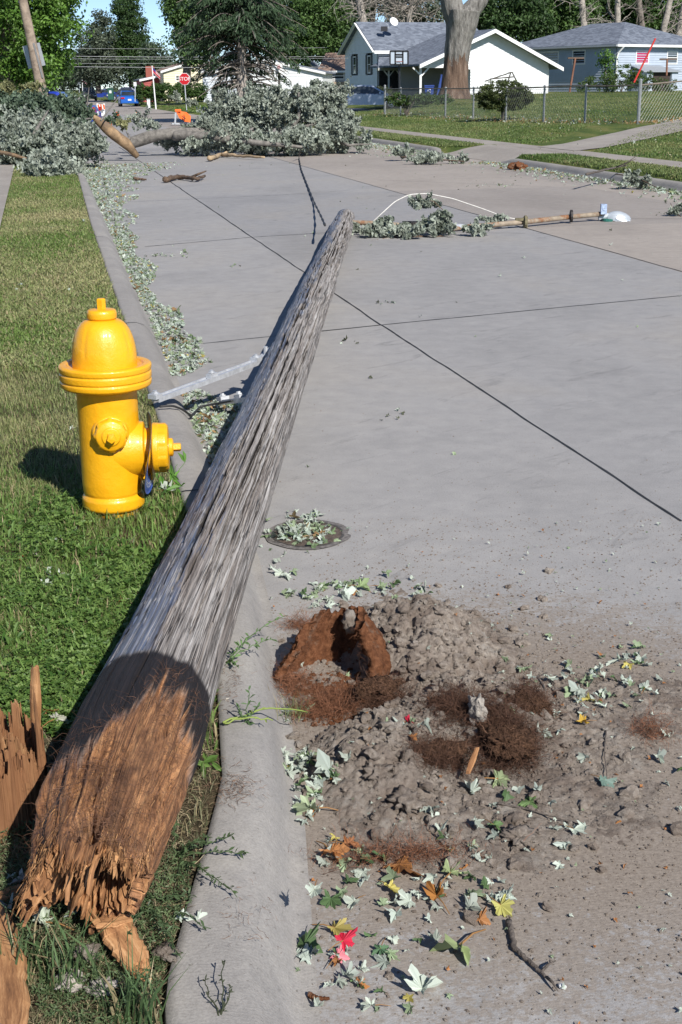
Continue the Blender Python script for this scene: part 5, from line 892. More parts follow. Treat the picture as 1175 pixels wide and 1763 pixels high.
tb([(592, 424, 14.5), (640, 417, 14.7), (700, 408, 15.0)], .024, 'lower_brace', simple('grey_tube', (.36, .35, .33), .6, .3, var=.2, c2=(.2, .1, .05)))
tb([(720, 388, 15.5), (760, 389, 15.5), (800, 391, 15.55)], .036, 'sleeve', MGAL)
tb([(693, 387, 15.45), (727, 387, 15.45)], .042, 'elbow', MDKM)
mb = MB(); c = P(711, 398, 15.4); mb.tube([c+[0, 0, .10], c+[0, 0, -.05]], .03, 8); mb.box(c+[0, 0, .02], (.09, .07, .05)); mb.build('swivel', MDKM, la)
for x, y, D in ((905, 382, 15.85), (984, 372, 16.35)):
    c = P(x, y, D); mb = MB(); mb.lathe([(.02, -.012), (.075, -.012), (.075, .012), (.02, .012)], 16, Matrix.Translation(c) @ Matrix.Rotation(math.pi/2, 4, 'Y')); 
    if x < 950: mb.box(c+[-.05, 0, .03], (.14, .05, .03)); mb.tube([c+[0, 0, -.09], c+[0, 0, .06]], .03, 6)
    mb.build('collar', MDKM if x > 950 else simple('clamp_rust', (.16, .14, .08), .8, var=.3), la)
mb = MB(); c = P(738, 384, 15.5); mb.prism([(0, 0), (.20, -.02), (.21, .06), (.10, .10), (0, .08)], .06, c, (1, 0, 0), (0, 0, 1), (0, 1, 0)); mb.build('cap_plate', simple('pale_sheet', (.50, .56, .62), .4, .3), la)
# luminaire head
lum = MB(); c = P(1045, 372, 16.6); s = np.linspace(0, 1, 9); prof = [(0, .05), (.06, .09), (.14, .12), (.24, .12), (.33, .07), (.36, .02)]
def dome(mb, c, L, Wd, Hh, col=(.5, .5, .5)):
    nu_, nv_ = 14, 12; V = []
    for i in range(nu_):
        a = i/(nu_-1); w = (math.sin(math.pi*min(1, .12+a*.88))**.5)*Wd; h = (math.sin(math.pi*min(1, .18+a*.8))**.6)*Hh
        for j in range(nv_): b0 = math.pi*j/(nv_-1); V.append(c+np.array([a*L, math.cos(b0)*w, math.sin(b0)*h]))
    I = np.arange(nu_-1)[:, None]*nv_+np.arange(nv_-1)[None]; mb.add(V, [np.stack([I, I+nv_, I+nv_+1, I+1], -1).reshape(-1, 4)], col)
    mb.poly([V[j] for j in range(nv_)], col); mb.add([V[i*nv_] for i in range(nu_)]+[V[i*nv_+nv_-1] for i in range(nu_)], [[[i, i+1, nu_+i+1, nu_+i] for i in range(nu_-1)]], col)
dome(lum, c+np.array([.0, 0, -.05]), .30, .09, .11); lum.build('lamp_head', simple('lamp_shell', (.42, .46, .50), .4, .2, var=.08), la, smooth_=False)
mb = MB(); mb.box(c+[-.055, -.06, .09], (.07, .07, .12)); mb.tube([c+[-.055, -.10, .10], c+[-.055, -.094, .10]], .022, 10); mb.build('control_box', simple('control_box_blue', (.40, .50, .68), .4, .1, var=.3, vs=30), la)
mb = MB(); mb.tube([c+[.0, -.06, -.03], c+[-.01, -.07, -.11]], [.07, .058], 14); mb.build('photocell', simple('green_glass_cup', (.03, .16, .13), .25, var=.2), la)
mb = MB(); mb.tube([c+[-.10, 0, -.02], c+[.02, 0, .0]], .04, 10); mb.build('neck', MGAL2, la)
mb = MB(); 
for q in range(9): mb.add(np.array([c+[.08+.045*q*.7, -.05-.01*q, .02-.012*q], c+[.14+.04*q*.7, -.03, -.0-.012*q], c+[.20+.03*q*.6, -.06, -.09]]), [[[0, 1, 2]]])
mb.tube([c+[.1, -.05, -.02], c+[.22, -.06, -.08], c+[.33, -.02, -.09]], [.05, .045, .02], 8); mb.build('cracked_lens', simple('frosted_lens', (.50, .56, .62), .3, var=.15, vs=40), la)
# ---------------------------------------------------------------- street beyond: helpers
def prj(p): v = np.asarray(p, float)-[0, 0, CH]; d = v @ _f; return 587.5+CF*(v @ _R)/d, 881.5-CF*(v @ _U)/d
def gpt(x, D):
    y = 170.
    for _ in range(4): p = P(x, y, D); g = np.array([p[0], D, float(max(gz(p[0], D), 0))]); y = prj(g)[1]
    return g   # ground under photo column x at distance D
def hpx(y, x, D): return float(P(x, y, D)[2])
class FR:                                               # local frame: a along, b away, z up
    def __init__(s, o, a): a = np.array([a[0], a[1], 0.]); s.o = np.asarray(o, float); s.a = a/np.linalg.norm(a); s.b = np.array([-s.a[1], s.a[0], 0]); s.z = np.array([0, 0, 1.])
    def p(s, x, y, z): return s.o+s.a*x+s.b*y+s.z*z
    def box(s, mb, x0, x1, y0, y1, z0, z1, col=(.5, .5, .5)): return mb.box(s.p((x0+x1)/2, (y0+y1)/2, (z0+z1)/2), (x1-x0, y1-y0, z1-z0), np.stack([s.a, s.b, s.z], 1), col)
def boxpart(fr, name, mat, par, *bs):
    mb = MB(); [fr.box(mb, *b_) for b_ in bs]; return mb.build(name, mat, par)
def siding(fr, name, mat, par, lo, hi, z0, z1, face, course=.2, holes=(), t=.02):
    """lapped boards: lo(z), hi(z) give the wall's extent; face ('b-', y) faces the viewer, ('a-', x) faces left"""
    mb = MB(); z = z0
    while z < z1-.01:
        zt = min(z+course, z1); x0, x1 = (lo(z)+0., hi(z)+0.), (lo(zt)+0., hi(zt)+0.)
        segs = [(0, 1)]; 
        def q(x, off, zz): return fr.p(x, face[1]-off, zz) if face[0] == 'b-' else fr.p(face[1]-off, x, zz)
        cuts = [(h[0], h[1]) for h in holes if h[2] < zt-.05 and h[3] > z+.05]; L = [(x0[0], x1[0])]; spans = []; cur = None
        a0, a1, b0, b1 = x0[0], x0[1], x1[0], x1[1]; pts = sorted(cuts); s0 = (a0, b0)
        for c in pts: spans.append((s0, (c[0], c[0]))); s0 = (c[1], c[1])
        spans.append((s0, (a1, b1)))
        for (l0, l1), (r0, r1) in spans:
            if r0-l0 < .02 and r1-l1 < .02: continue
            mb.poly([q(l0, t+.035, z), q(r0, t+.035, z), q(r1, t, zt), q(l1, t, zt)]); mb.poly([q(l0, t, z), q(r0, t, z), q(r0, t+.035, z), q(l0, t+.035, z)])
            mb.poly([q(l0, -.12, z), q(l1, -.12, zt), q(r1, -.12, zt), q(r0, -.12, z)])
        z = zt
    return mb.build(name, mat, par)
MSHN = None
def shingle(name, c, c2):
    m, nt, b, _ = newmat(name); co = gp(nt); br = nd(nt, 'ShaderNodeTexVoronoi', {'Vector': scl(nt, co, (3.2, 3.2, 8)), 'Scale': 1.}).outputs['Color']
    f = mth(nt, 'ADD', mth(nt, 'MULTIPLY', nd(nt, 'ShaderNodeSeparateColor', {0: br}).outputs[0], .6), mth(nt, 'MULTIPLY', noise(nt, co, 3, 5, .7), .5))
    nt.links.new(ramp(nt, f, [(.2, c), (.85, c2)]), b.inputs['Base Color']); b.inputs['Roughness'].default_value = .9; bump(nt, b, f, .4, .03); return m
MSLATE = shingle('slate_blue_shingle', (.085, .10, .13), (.19, .215, .26)); MBROWN = shingle('brown_shingle', (.17, .11, .085), (.30, .21, .16))
MWS = simple('white_siding', (.74, .76, .77), .55, var=.05, vs=2); MTRIM = simple('white_trim', (.80, .80, .79), .5, var=.04); MBS = simple('blue_grey_siding', (.40, .46, .54), .6, var=.05, vs=2)
MGLS = simple('dark_window_glass', (.035, .045, .055), .08, var=.3, vs=2, spec=.8); MSHT = simple('black_shutter', (.012, .013, .016), .5); MDARK = simple('dark_opening', (.03, .03, .032), .9)
MBW = simple('stone_veneer', (.42, .33, .24), .9, var=.3, vs=5, bs=.6, bsc=9)
def roofslab(name, mat, par, pts, t=.14):
    p = np.array(pts, float); q = p-[0, 0, t]; n = len(p); mb = MB(); mb.poly(p); mb.poly(q[::-1]); mb.add(np.r_[p, q], [[[i, i+n, (i+1) % n+n, (i+1) % n] for i in range(n)]]); return mb.build(name, mat, par)
def window(fr, par, x0, x1, z0, z1, y, side='b-', glass=None, grid=True, w=.09):
    f = MB(); g = MB()
    def bx(mb, a0, a1, c0, c1, o0, o1):
        fr.box(mb, a0, a1, y-o1, y-o0, c0, c1) if side == 'b-' else fr.box(mb, y-o1, y-o0, a0, a1, c0, c1)
    for q in ((x0, x1, z0, z0+w), (x0, x1, z1-w, z1), (x0, x0+w, z0+w, z1-w), (x1-w, x1, z0+w, z1-w)): bx(f, *q, -.05, .075)
    if grid: bx(f, x0+w, x1-w, (z0+z1)/2-.03, (z0+z1)/2+.03, -.05, .06)
    o = f.build('window', MTRIM, par); bx(g, x0+w, x1-w, z0+w, z1-w, -.06, .045); g.build('pane', glass or MGLS, o); return o
def gable(w, zb, ze, zr, apex=.5):
    lo = lambda z: 0 if z <= ze else w*apex*(z-ze)/(zr-ze); hi = lambda z: w if z <= ze else w-w*(1-apex)*(z-ze)/(zr-ze); return lo, hi
# ---- white house with the garage gable
A1 = (.94, .34)
h1 = thing('white_house', 'white clapboard house with black shuttered windows, slate blue roof and wide garage gable', 'house', tuple(gpt(727, 98)))
c1 = P(647, 149, 106); f1 = FR([c1[0], 106, 0], A1); zg = .55
siding(f1, 'gable_wall', MWS, h1, gable(7.4, zg, 4.6, 6.75)[0], gable(7.4, zg, 4.6, 6.75)[1], zg, 6.7, ('a-', 0), .22, holes=[(1.05, 2.45, 2.6, 4.15), (4.4, 5.8, 2.6, 4.15)])
siding(f1, 'front_wall', MWS, h1, lambda z: 0, lambda z: 10., zg, 4.6, ('b-', 0), .22)
boxpart(f1, 'core', MDARK, h1, (.2, 9.8, .2, 7.2, .0, 4.4))
E_ = .45
roofslab('roof', MSLATE, h1, [f1.p(-E_, -E_, 4.42), f1.p(10, -E_, 4.42), f1.p(10, 3.7, 6.85), f1.p(-E_, 3.7, 6.85)]); roofslab('roof', MSLATE, h1, [f1.p(-E_, 3.7, 6.85), f1.p(10, 3.7, 6.85), f1.p(10, 7.4+E_, 4.42), f1.p(-E_, 7.4+E_, 4.42)])
mb = MB(); mb.bar(f1.p(-E_-.02, -E_, 4.30), f1.p(10, -E_-.0, 4.30), .10, .24); mb.build('fascia', MTRIM, h1)
mb = MB(); mb.bar(f1.p(-E_-.04, -E_, 4.30), f1.p(-E_-.04, 3.7, 6.73), .06, .22, (1, 0, 0)); mb.bar(f1.p(-E_-.04, 3.7, 6.73), f1.p(-E_-.04, 7.4+E_, 4.30), .06, .22, (1, 0, 0)); mb.build('rake_board', MTRIM, h1)
for y0 in (1.05, 4.4):
    window(f1, h1, y0+.32, y0+1.08, 2.65, 4.1, 0, 'a-')
    for q in ((y0-.02, y0+.3), (y0+1.1, y0+1.42)): boxpart(f1, 'shutter', MSHT, h1, (-.10, -.035, q[0], q[1], 2.6, 4.15))
roofslab('porch_roof', MSLATE, h1, [f1.p(-.9, -2.3, 3.05), f1.p(5.6, -2.3, 3.05), f1.p(5.6, 0, 4.0), f1.p(.1, 0, 4.0)]); mb = MB(); mb.bar(f1.p(-.9, -2.32, 2.93), f1.p(5.6, -2.32, 2.93), .06, .20); mb.build('porch_fascia', simple('taupe_trim', (.42, .42, .38), .6), h1)
for x in (.1, 1.15, 2.3, 3.5): 
    mb = MB(); mb.bar(f1.p(x, -2.1, zg), f1.p(x, -2.1, 2.9), .13, .13, (0, 1, 0)); mb.bar(f1.p(x-.4, -2.1, 2.82), f1.p(x, -2.1, 2.35), .08, .1, (0, 1, 0)); mb.bar(f1.p(x+.4, -2.1, 2.82), f1.p(x, -2.1, 2.35), .08, .1, (0, 1, 0)); mb.build('porch_post', MTRIM, h1)
boxpart(f1, 'porch_wall', simple('porch_brick', (.055, .05, .052), .8, var=.4, vs=5), h1, (0.1, 6.5, -.10, -.04, zg, 3.6)); boxpart(f1, 'door', simple('brown_door', (.14, .07, .05), .5), h1, (4.0, 4.9, -.16, -.10, zg, 2.7))
g0 = P(722, 149, 97); f2 = FR([g0[0], 97, 0], A1); GW, ze, zr = 10.6, 3.2, 5.62; lo, hi = gable(GW, .6, ze, zr, .535)
siding(f2, 'garage_wall', MWS, h1, lambda z: max(lo(z), 4.1 if z < 3.0 else lo(z)), hi, .6, zr-.02, ('b-', 0), .22)
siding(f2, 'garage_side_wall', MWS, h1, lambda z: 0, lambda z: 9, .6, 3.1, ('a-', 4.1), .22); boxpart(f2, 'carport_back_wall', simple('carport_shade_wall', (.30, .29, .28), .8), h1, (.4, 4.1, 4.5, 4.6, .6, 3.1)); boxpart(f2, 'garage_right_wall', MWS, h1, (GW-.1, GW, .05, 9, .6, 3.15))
boxpart(f2, 'carport_beam', MTRIM, h1, (0, 4.1, -.05, .15, 2.92, 3.14)); mb = MB(); mb.bar(f2.p(.12, .05, .3), f2.p(.12, .05, 2.95), .16, .16, (0, 1, 0)); mb.bar(f2.p(.75, .05, 2.9), f2.p(.12, .05, 2.3), .1, .1, (0, 1, 0)); mb.bar(f2.p(-.5, .05, 2.95), f2.p(.12, .05, 2.4), .1, .1, (0, 1, 0)); mb.build('carport_post', MTRIM, h1)
RX = GW*.535; sl_, sr_ = (zr-ze)/RX, (zr-ze)/(GW-RX); e = .85
roofslab('garage_roof', MSLATE, h1, [f2.p(-.3, -e, ze-.3*sl_+.12), f2.p(RX, -e, zr+.12), f2.p(RX, 9.2, zr+.12), f2.p(-.3, 9.2, ze-.3*sl_+.12)]); roofslab('garage_roof', MSLATE, h1, [f2.p(RX, -e, zr+.12), f2.p(GW+e, -e, ze-e*sr_+.12), f2.p(GW+e, 9.2, ze-e*sr_+.12), f2.p(RX, 9.2, zr+.12)])
mb = MB(); mb.bar(f2.p(-.35, -e-.05, ze-.35*sl_), f2.p(RX, -e-.05, zr), .06, .26, (0, 1, 0)); 
d1 = f2.p(RX, -e-.05, zr); mb2 = MB()
for (xa, za, xb, zb) in ((-.35, ze-.35*sl_, RX, zr), (RX, zr, GW+e, ze-e*sr_)):
    A_, B_ = f2.p(xa, -e-.03, za), f2.p(xb, -e-.03, zb); n_ = f2.b*.05; mb2.add([A_+[0, 0, .11], B_+[0, 0, .11], B_-[0, 0, .17], A_-[0, 0, .17], A_+n_+[0, 0, .11], B_+n_+[0, 0, .11], B_+n_-[0, 0, .17], A_+n_-[0, 0, .17]], [[[0, 3, 2, 1], [4, 5, 6, 7], [0, 1, 5, 4], [3, 7, 6, 2], [0, 4, 7, 3], [1, 2, 6, 5]]])
mb2.build('garage_rake_board', MTRIM, h1)
mb = MB(); mb.tube([f2.p(GW, -.03, .6), f2.p(GW, -.03, 2.9)], .05, 6); mb.build('downspout', MTRIM, h1)
for r_ in (h1,): r_.scale = (.95, .95, .907); r_.location.z = 1.6+(r_.location.z-1.6)*.907
# satellite dish, hoop, bins
t = thing('satellite_dish', 'white satellite dish on the ridge of the white house', 'satellite dish', tuple(P(673, 46, 107))); c = P(678, 38, 107)
mb = MB(); mb.lathe([(0, 0), (.12, .01), (.26, .05), (.34, .09)], 20, Matrix.Translation(c) @ Matrix.Rotation(-1.1, 4, 'Z') @ Matrix.Rotation(1.1, 4, 'Y')); mb.build('dish', MTRIM, t, smooth_=True); mb = MB(); mb.tube([c, P(668, 46, 107)+[0, 0, -.1]], .03, 6); mb.tube([c, c+[-.4, 0, -.22], c+[-.55, 0, -.1]], .02, 5); mb.build('arm', MGAL2, t)
boxpart(FR(P(663, 49, 107), (1, 0)), 'roof_vent', simple('black_vent', (.02, .02, .025), .6), t, (-.3, .2, -.2, .2, -.2, .14))
D = 90; t = thing('basketball_hoop', 'black framed basketball hoop standing before the porch', 'basketball hoop', tuple(gpt(688, D))); q = lambda x, y: P(x, y, D)
mb = MB(); [mb.bar(q(*a), q(*b_), .09, .08, (0, 1, 0)) for a, b_ in (((672, 88), (703, 88)), ((672, 111), (703, 111)), ((672, 88), (672, 111)), ((703, 88), (703, 111)), ((681, 88), (681, 111)), ((694, 88), (694, 111)), ((682, 98), (693, 98)), ((681, 94), (694, 94)))]; mb.build('backboard_frame', MSHT, t)
mb = MB(); mb.box(q(687.5, 99.5), (1.1, .02, .8)); mb.build('backboard', simple('clear_board', (.45, .52, .60), .2, var=.1), t)
mb = MB(); mb.tube([gpt(688, D+.4), q(688, 112)+[0, .4, 0], q(688, 100)+[0, .1, 0]], .06, 8); mb.build('pole', MSHT, t); mb = MB(); a = np.linspace(0, 6.283, 15); mb.tube(q(687.5, 106)+np.stack([.22*np.cos(a), -.28+.22*np.sin(a), 0*a], -1), .018, 5, cap=False); mb.build('rim', simple('rim_red', (.3, .05, .03), .5), t)
MBIN = simple('blue_bin', (.025, .06, .26), .5, var=.15)
def bin_(label, x, D, w, h, emb, tilt=0):
    g = gpt(x, D); t = thing('recycling_bin', label, 'recycling bin', tuple(g)); R_ = np.array(Matrix.Rotation(tilt, 3, 'Y')); mb = MB()
    V = np.array([[sx*w*k, sy*w*k, z] for z, k in ((0, .42), (h, .5)) for sx, sy in ((-1, -1), (1, -1), (1, 1), (-1, 1))]) @ R_.T+g; mb.add(V, [[[0, 1, 5, 4], [1, 2, 6, 5], [2, 3, 7, 6], [3, 0, 4, 7], [4, 5, 6, 7], [3, 2, 1, 0]]]); mb.build('tub', MBIN, t)
    mb = MB(); mb.box(g+R_ @ np.array([0, 0, h+.04]), (w*1.08, w*1.08, .08), R_); mb.build('lid', MBIN, t)
    if emb:
        mb = MB(); c = g+R_ @ np.array([0, -w*.5-.012, h*.6]); 
        for k in range(3): a = 2.094*k+1.57; mb.bar(c+[.10*math.cos(a), 0, .10*math.sin(a)], c+[.10*math.cos(a+1.5), 0, .10*math.sin(a+1.5)], .015, .045, (0, 1, 0)); mb.poly([c+[.10*math.cos(a+1.5)+.05*math.cos(a+b_), -.009, .10*math.sin(a+1.5)+.05*math.sin(a+b_)] for b_ in (0., 2.1, 4.2)])
        mb.build('emblem', MTRIM, t)
bin_('blue recycling bin with a white arrows emblem beside the carport post', 739, 94, .62, .72, True); bin_('tall blue bin leaning against the bark stripped trunk', 757, 92, .55, 1.35, False, .25)
# ---- grey hip roof house
A2 = (.8, .6); c2_ = P(1059, 145, 110); f3 = FR([c2_[0], 110, 0], A2); zb, ze3 = 1.0, 4.85; h2_ = thing('grey_house', 'blue grey ranch house with a hipped slate roof at the right', 'house', tuple(gpt(1059, 110)))
siding(f3, 'front_wall', MBS, h2_, lambda z: 0, lambda z: 12, zb, ze3, ('b-', 0), .2, holes=[]); siding(f3, 'side_wall', MBS, h2_, lambda z: 0, lambda z: 13., zb, ze3, ('a-', 0), .2)
boxpart(f3, 'core', MDARK, h2_, (.2, 11.8, .2, 12.8, 0, 4.6)); pk = f3.p(6, 4.5, 7.0); pk2 = f3.p(6, 8.5, 7.0); e = .5; zE = ze3+.05
roofslab('roof', MSLATE, h2_, [f3.p(-e, -e, zE), f3.p(12+e, -e, zE), pk]); roofslab('roof', MSLATE, h2_, [f3.p(-e, 13+e, zE), f3.p(-e, -e, zE), pk, pk2]); roofslab('roof', MSLATE, h2_, [f3.p(12+e, -e, zE), f3.p(12+e, 13+e, zE), pk2, pk]); roofslab('roof', MSLATE, h2_, [f3.p(12+e, 13+e, zE), f3.p(-e, 13+e, zE), pk2])
mb = MB(); mb.bar(f3.p(-e, -e-.05, zE-.12), f3.p(12+e, -e-.05, zE-.12), .1, .2); mb.build('gutter', MTRIM, h2_); mb = MB(); mb.bar(f3.p(-e-.05, -e, zE-.12), f3.p(-e-.05, 13+e, zE-.12), .1, .16); mb.build('side_gutter', simple('grey_gutter', (.42, .44, .46), .5), h2_)
mb = MB(); mb.tube([f3.p(.2, -e-.1, zE-.2), f3.p(.05, -.2, zE-.7), f3.p(-.02, -.1, zE-1.1), f3.p(-.02, -.1, zb)], .075, 6); mb.build('downspout', MTRIM, h2_)
MCUR = simple('magenta_curtain', (.42, .01, .09), .7, var=.2, vs=6)
window(f3, h2_, 2.35, 4.0, 3.25, 4.4, 0, glass=MCUR, grid=False); window(f3, h2_, 6.3, 7.7, 3.25, 4.4, 0); window(f3, h2_, 3.4, 4.9, 3.3, 4.55, 0, 'a-', grid=True); window(f3, h2_, 6.5, 9.2, 3.1, 4.5, 0, 'a-')
roofslab('shed_roof', simple('grey_awning', (.30, .33, .36), .7), h2_, [f3.p(1.2, -2., 2.65), f3.p(6.0, -2., 2.65), f3.p(5.4, -.1, 3.15), f3.p(1.8, -.1, 3.15)], .08); boxpart(f3, 'shed', MBS, h2_, (1.9, 2.6, -1.8, -.1, zb, 2.7), (5., 5.8, -1.8, -.1, zb, 2.7)); boxpart(f3, 'cellar_opening', simple('brown_dark_opening', (.045, .03, .025), .8), h2_, (2.6, 5., -1.6, -.5, zb, 2.6))
h2_.scale = (.95, .95, .907); h2_.location.z = 1.6+(h2_.location.z-1.6)*.907
# ---- houses far up the street
def small_house(name, label, x, D, a, w, dep, ze, zr, wall, roof, apexdir='b', base=None, wins=(), swins=(), apex=.5, extra=None):
    p = P(x, 152, D); z0 = float(max(gz(p[0], D), 0)) if base is None else base; fr = FR([p[0], D, 0], a); t = thing(name, label, 'house', (p[0], D, z0)); e = .35
    if apexdir == 'b':
        lo, hi = gable(w, z0, ze, zr, apex); siding(fr, 'gable_wall', wall, t, lo, hi, z0-.2, zr-.02, ('b-', 0), .25); siding(fr, 'side_wall', wall, t, lambda z: 0, lambda z: dep, z0-.2, ze, ('a-', 0), .25); x_ = w*apex; s1, s2 = (zr-ze)/x_, (zr-ze)/(w-x_)
        boxpart(fr, 'end_wall', wall, t, (w-.1, w, .1, dep, z0-.2, ze))
        roofslab('roof', roof, t, [fr.p(-e, -e, ze-e*s1+.1), fr.p(x_, -e, zr+.1), fr.p(x_, dep, zr+.1), fr.p(-e, dep, ze-e*s1+.1)]); roofslab('roof', roof, t, [fr.p(x_, -e, zr+.1), fr.p(w+e, -e, ze-e*s2+.1), fr.p(w+e, dep, ze-e*s2+.1), fr.p(x_, dep, zr+.1)])
        m2 = MB()
        for (xa, za, xb, zb_) in ((-e, ze-e*s1, x_, zr), (x_, zr, w+e, ze-e*s2)): A_, B_ = fr.p(xa, -e-.02, za), fr.p(xb, -e-.02, zb_); m2.add([A_+[0, 0, .09], B_+[0, 0, .09], B_-[0, 0, .14], A_-[0, 0, .14]], [[[0, 3, 2, 1]]]); m2.add([A_+[0, .03, .09], B_+[0, .03, .09], B_+[0, .03, -.14], A_+[0, .03, -.14]], [[[0, 1, 2, 3]]])
        m2.build('rake_board', MTRIM, t)
    else:
        siding(fr, 'front_wall', wall, t, lambda z: 0, lambda z: w, z0-.2, ze, ('b-', 0), .25); lo, hi = gable(dep, z0, ze, zr); siding(fr, 'gable_wall', wall, t, lo, hi, z0-.2, zr-.02, ('a-', 0), .25)
        roofslab('roof', roof, t, [fr.p(-e, -e, ze), fr.p(w+e, -e, ze), fr.p(w+e, dep/2, zr+.1), fr.p(-e, dep/2, zr+.1)]); roofslab('roof', roof, t, [fr.p(-e, dep/2, zr+.1), fr.p(w+e, dep/2, zr+.1), fr.p(w+e, dep+e, ze), fr.p(-e, dep+e, ze)]); mb = MB(); mb.bar(fr.p(-e, -e-.03, ze-.1), fr.p(w+e, -e-.03, ze-.1), .06, .2); mb.build('fascia', MTRIM, t)
        boxpart(fr, 'end_wall', wall, t, (w-.1, w, .1, dep, z0-.2, ze))
    for q in wins: window(fr, t, *q, 0)
    for q in swins: window(fr, t, *q, 0, 'a-')
    return t, fr
MCRM = simple('cream_siding', (.72, .66, .46), .6, var=.04, vs=2); MRED = simple('red_siding', (.34, .055, .05), .6, var=.06, vs=2); MTAN = simple('light_grey_siding', (.50, .50, .48), .6, var=.04)
hy = lambda y, x, D: hpx(y, x, D)
D = 150; t, fr = small_house('beige_house', 'beige house with a brown gabled roof and stone front left of the white house', 553, D, (.98, -.2), 7.5, 9, hy(122, 560, D), hy(91, 560, D), MTAN, MBROWN, 'a', .1, wins=[(1.2, 2.6, hy(137, 575, D), hy(123, 575, D)), (2.7, 4.2, hy(137, 580, D), hy(123, 580, D))]); boxpart(fr, 'stone_veneer', MBW, t, (0, 7.5, -.2, -.06, 0, hy(141, 575, D)))
D = 140; t, fr = small_house('white_house', 'long low white house behind the spruce tree', 383, D, (.99, -.12), 10.2, 8, hy(126, 430, D), hy(104, 430, D), MWS, MSLATE, 'b', .1, apex=.45, wins=[(5.7, 6.5, hy(140, 470, D), hy(129, 470, D))])
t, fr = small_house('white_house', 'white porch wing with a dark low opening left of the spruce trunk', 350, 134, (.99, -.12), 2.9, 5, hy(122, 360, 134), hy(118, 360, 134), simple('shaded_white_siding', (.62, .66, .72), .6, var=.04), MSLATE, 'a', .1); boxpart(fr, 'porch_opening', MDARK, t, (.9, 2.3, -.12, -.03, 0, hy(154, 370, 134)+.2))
D = 155; small_house('cream_house', 'cream yellow gabled house behind the hedge and stop sign', 283, D, (.97, .25), 6.4, 10, hy(122, 290, D), hy(103, 320, D), MCRM, MBROWN, 'b', .1, apex=.62, wins=[(1.3, 1.9, hy(141, 305, D), hy(128, 305, D))])
t, fr = small_house('red_house', 'small red house with a white trimmed gable and brick chimney', 246, 158, (.97, .22), 4.6, 8, hy(137, 250, 158), hy(123, 285, 158), MRED, MSLATE, 'b', .1, apex=.92, wins=[(3.0, 3.9, hy(144, 275, 158), hy(138, 275, 158))])
mb = MB(); mb.box(P(259, 125, 161), (.9, .9, 1.4)); mb.build('chimney', simple('chimney_brick', (.34, .10, .07), .8, var=.2), t)
small_house('slate_house', 'partly hidden house with a dark slate gable beyond the white picket fence', 500, 170, (.98, -.1), 4.0, 8, hy(130, 510, 170), hy(104, 512, 170), simple('dull_green_siding', (.30, .36, .36), .7), MSLATE, 'b', .1)
t = thing('white_fence', 'white panel fence with small post caps right of the white sign', 'fence', tuple(gpt(490, 128)))
fr = FR([gpt(489, 128)[0], 128, 0], (1, .05)); boxpart(fr, 'panel', simple('vinyl_white', (.70, .73, .76), .5, var=.03), t, (0, 2.95, 0, .06, 0, hy(139, 510, 128)))
for k in range(5): boxpart(fr, 'post', MTRIM, t, (k*.73-.06, k*.73+.06, -.05, .09, 0, hy(135, 510, 128)))

# ---------------------------------------------------------------- hedge, trees
def crown(name, ells, n, leaf, c0, c1, D, par, seed=0, per=60, sp=1., flat=False, pw=1.):
    r = np.random.default_rng(seed); k = D/2280; Cs = []; tot = sum(e[2]*e[3] for e in ells); 
    for (px, py, rx, ry, dd) in ells:
        c = P(px, py, D+dd); m_ = max(5, int(n/per*rx*ry/tot)); q = r.normal(size=(m_, 3)); q /= np.linalg.norm(q, axis=1)[:, None]; q *= r.random((m_, 1))**.28; q *= 1+.16*vn(q[:, 0]*3+px, q[:, 1]*3, q[:, 2]*3, seed)[:, None]
        Cs.append(c+q*np.array([rx, (rx+ry)/2, ry])*k)
    C = np.concatenate(Cs); m_ = len(C); cs = leaf*r.uniform(1.8, 4.2, m_)*sp; o = r.normal(size=(m_, per, 3)); o /= np.linalg.norm(o, axis=2)[..., None]; o *= r.random((m_, per, 1))**.4; o[..., 2] *= .6
    pts = (C[:, None]+o*cs[:, None, None]).reshape(-1, 3); N = (o*.8).reshape(-1, 3)+r.normal(size=(m_*per, 3))*.6+np.array([0, 0, .5]); pts[:, 2] = np.maximum(pts[:, 2], .25)
    V, F_ = scatter(pts, N, leaf*r.uniform(.6, 1.3, len(pts)), T_DIA, F_DIA); a = np.repeat(r.random(m_), per)*.5+r.random(m_*per)*.5; return mk(name, V, [F_], MATF, par, smooth_=False, col=repcol(lerpcol(c0, c1, a**pw)*r.uniform(.75, 1.2, (len(a), 1)), 4))
MTB = simple('tree_bark', (.17, .145, .125), .95, var=.4, vs=4, bs=1., bsc=12); MTBL = simple('pale_dead_bark', (.33, .295, .26), .9, var=.35, vs=5, bs=1., bsc=14)
def wtrunk(name, pix, r, mat, par, seed=0, n=12, D=None):
    p = np.array([P(x, y, d) for x, y, d in pix]); s = np.linspace(0, 1, 24); L = np.linspace(0, 1, len(p)); c = np.stack([np.interp(s, L, p[:, q]) for q in range(3)], -1); mb = MB(); mb.tube(c+np.stack([vn(s*5, s*0+q, None, seed) for q in range(3)], -1)*np.mean(r)*.25, np.interp(s, np.linspace(0, 1, len(r)), r)*(1+.08*vn(s*9, s*0, None, seed)), n); return mb.build(name, mat, par, smooth_=True)
def tree(label, x, D, trunk, tr, ells, n, leaf, c0, c1, seed, name='tree', limbs=(), bark=None, sp=1., per=60, pw=1., group=None):
    t = thing(name, label, 'tree', tuple(gpt(x, D)), group); wtrunk('trunk', [(a, b_, D) for a, b_ in trunk], tr, bark or MTB, t, seed)
    for i, (q, r) in enumerate(limbs): wtrunk('limb', [(a, b_, D) for a, b_ in q], r, bark or MTB, t, seed+i+1, 7)
    if ells: crown('crown', ells, n, leaf, c0, c1, D, t, seed, per, sp, pw=pw)
    return t
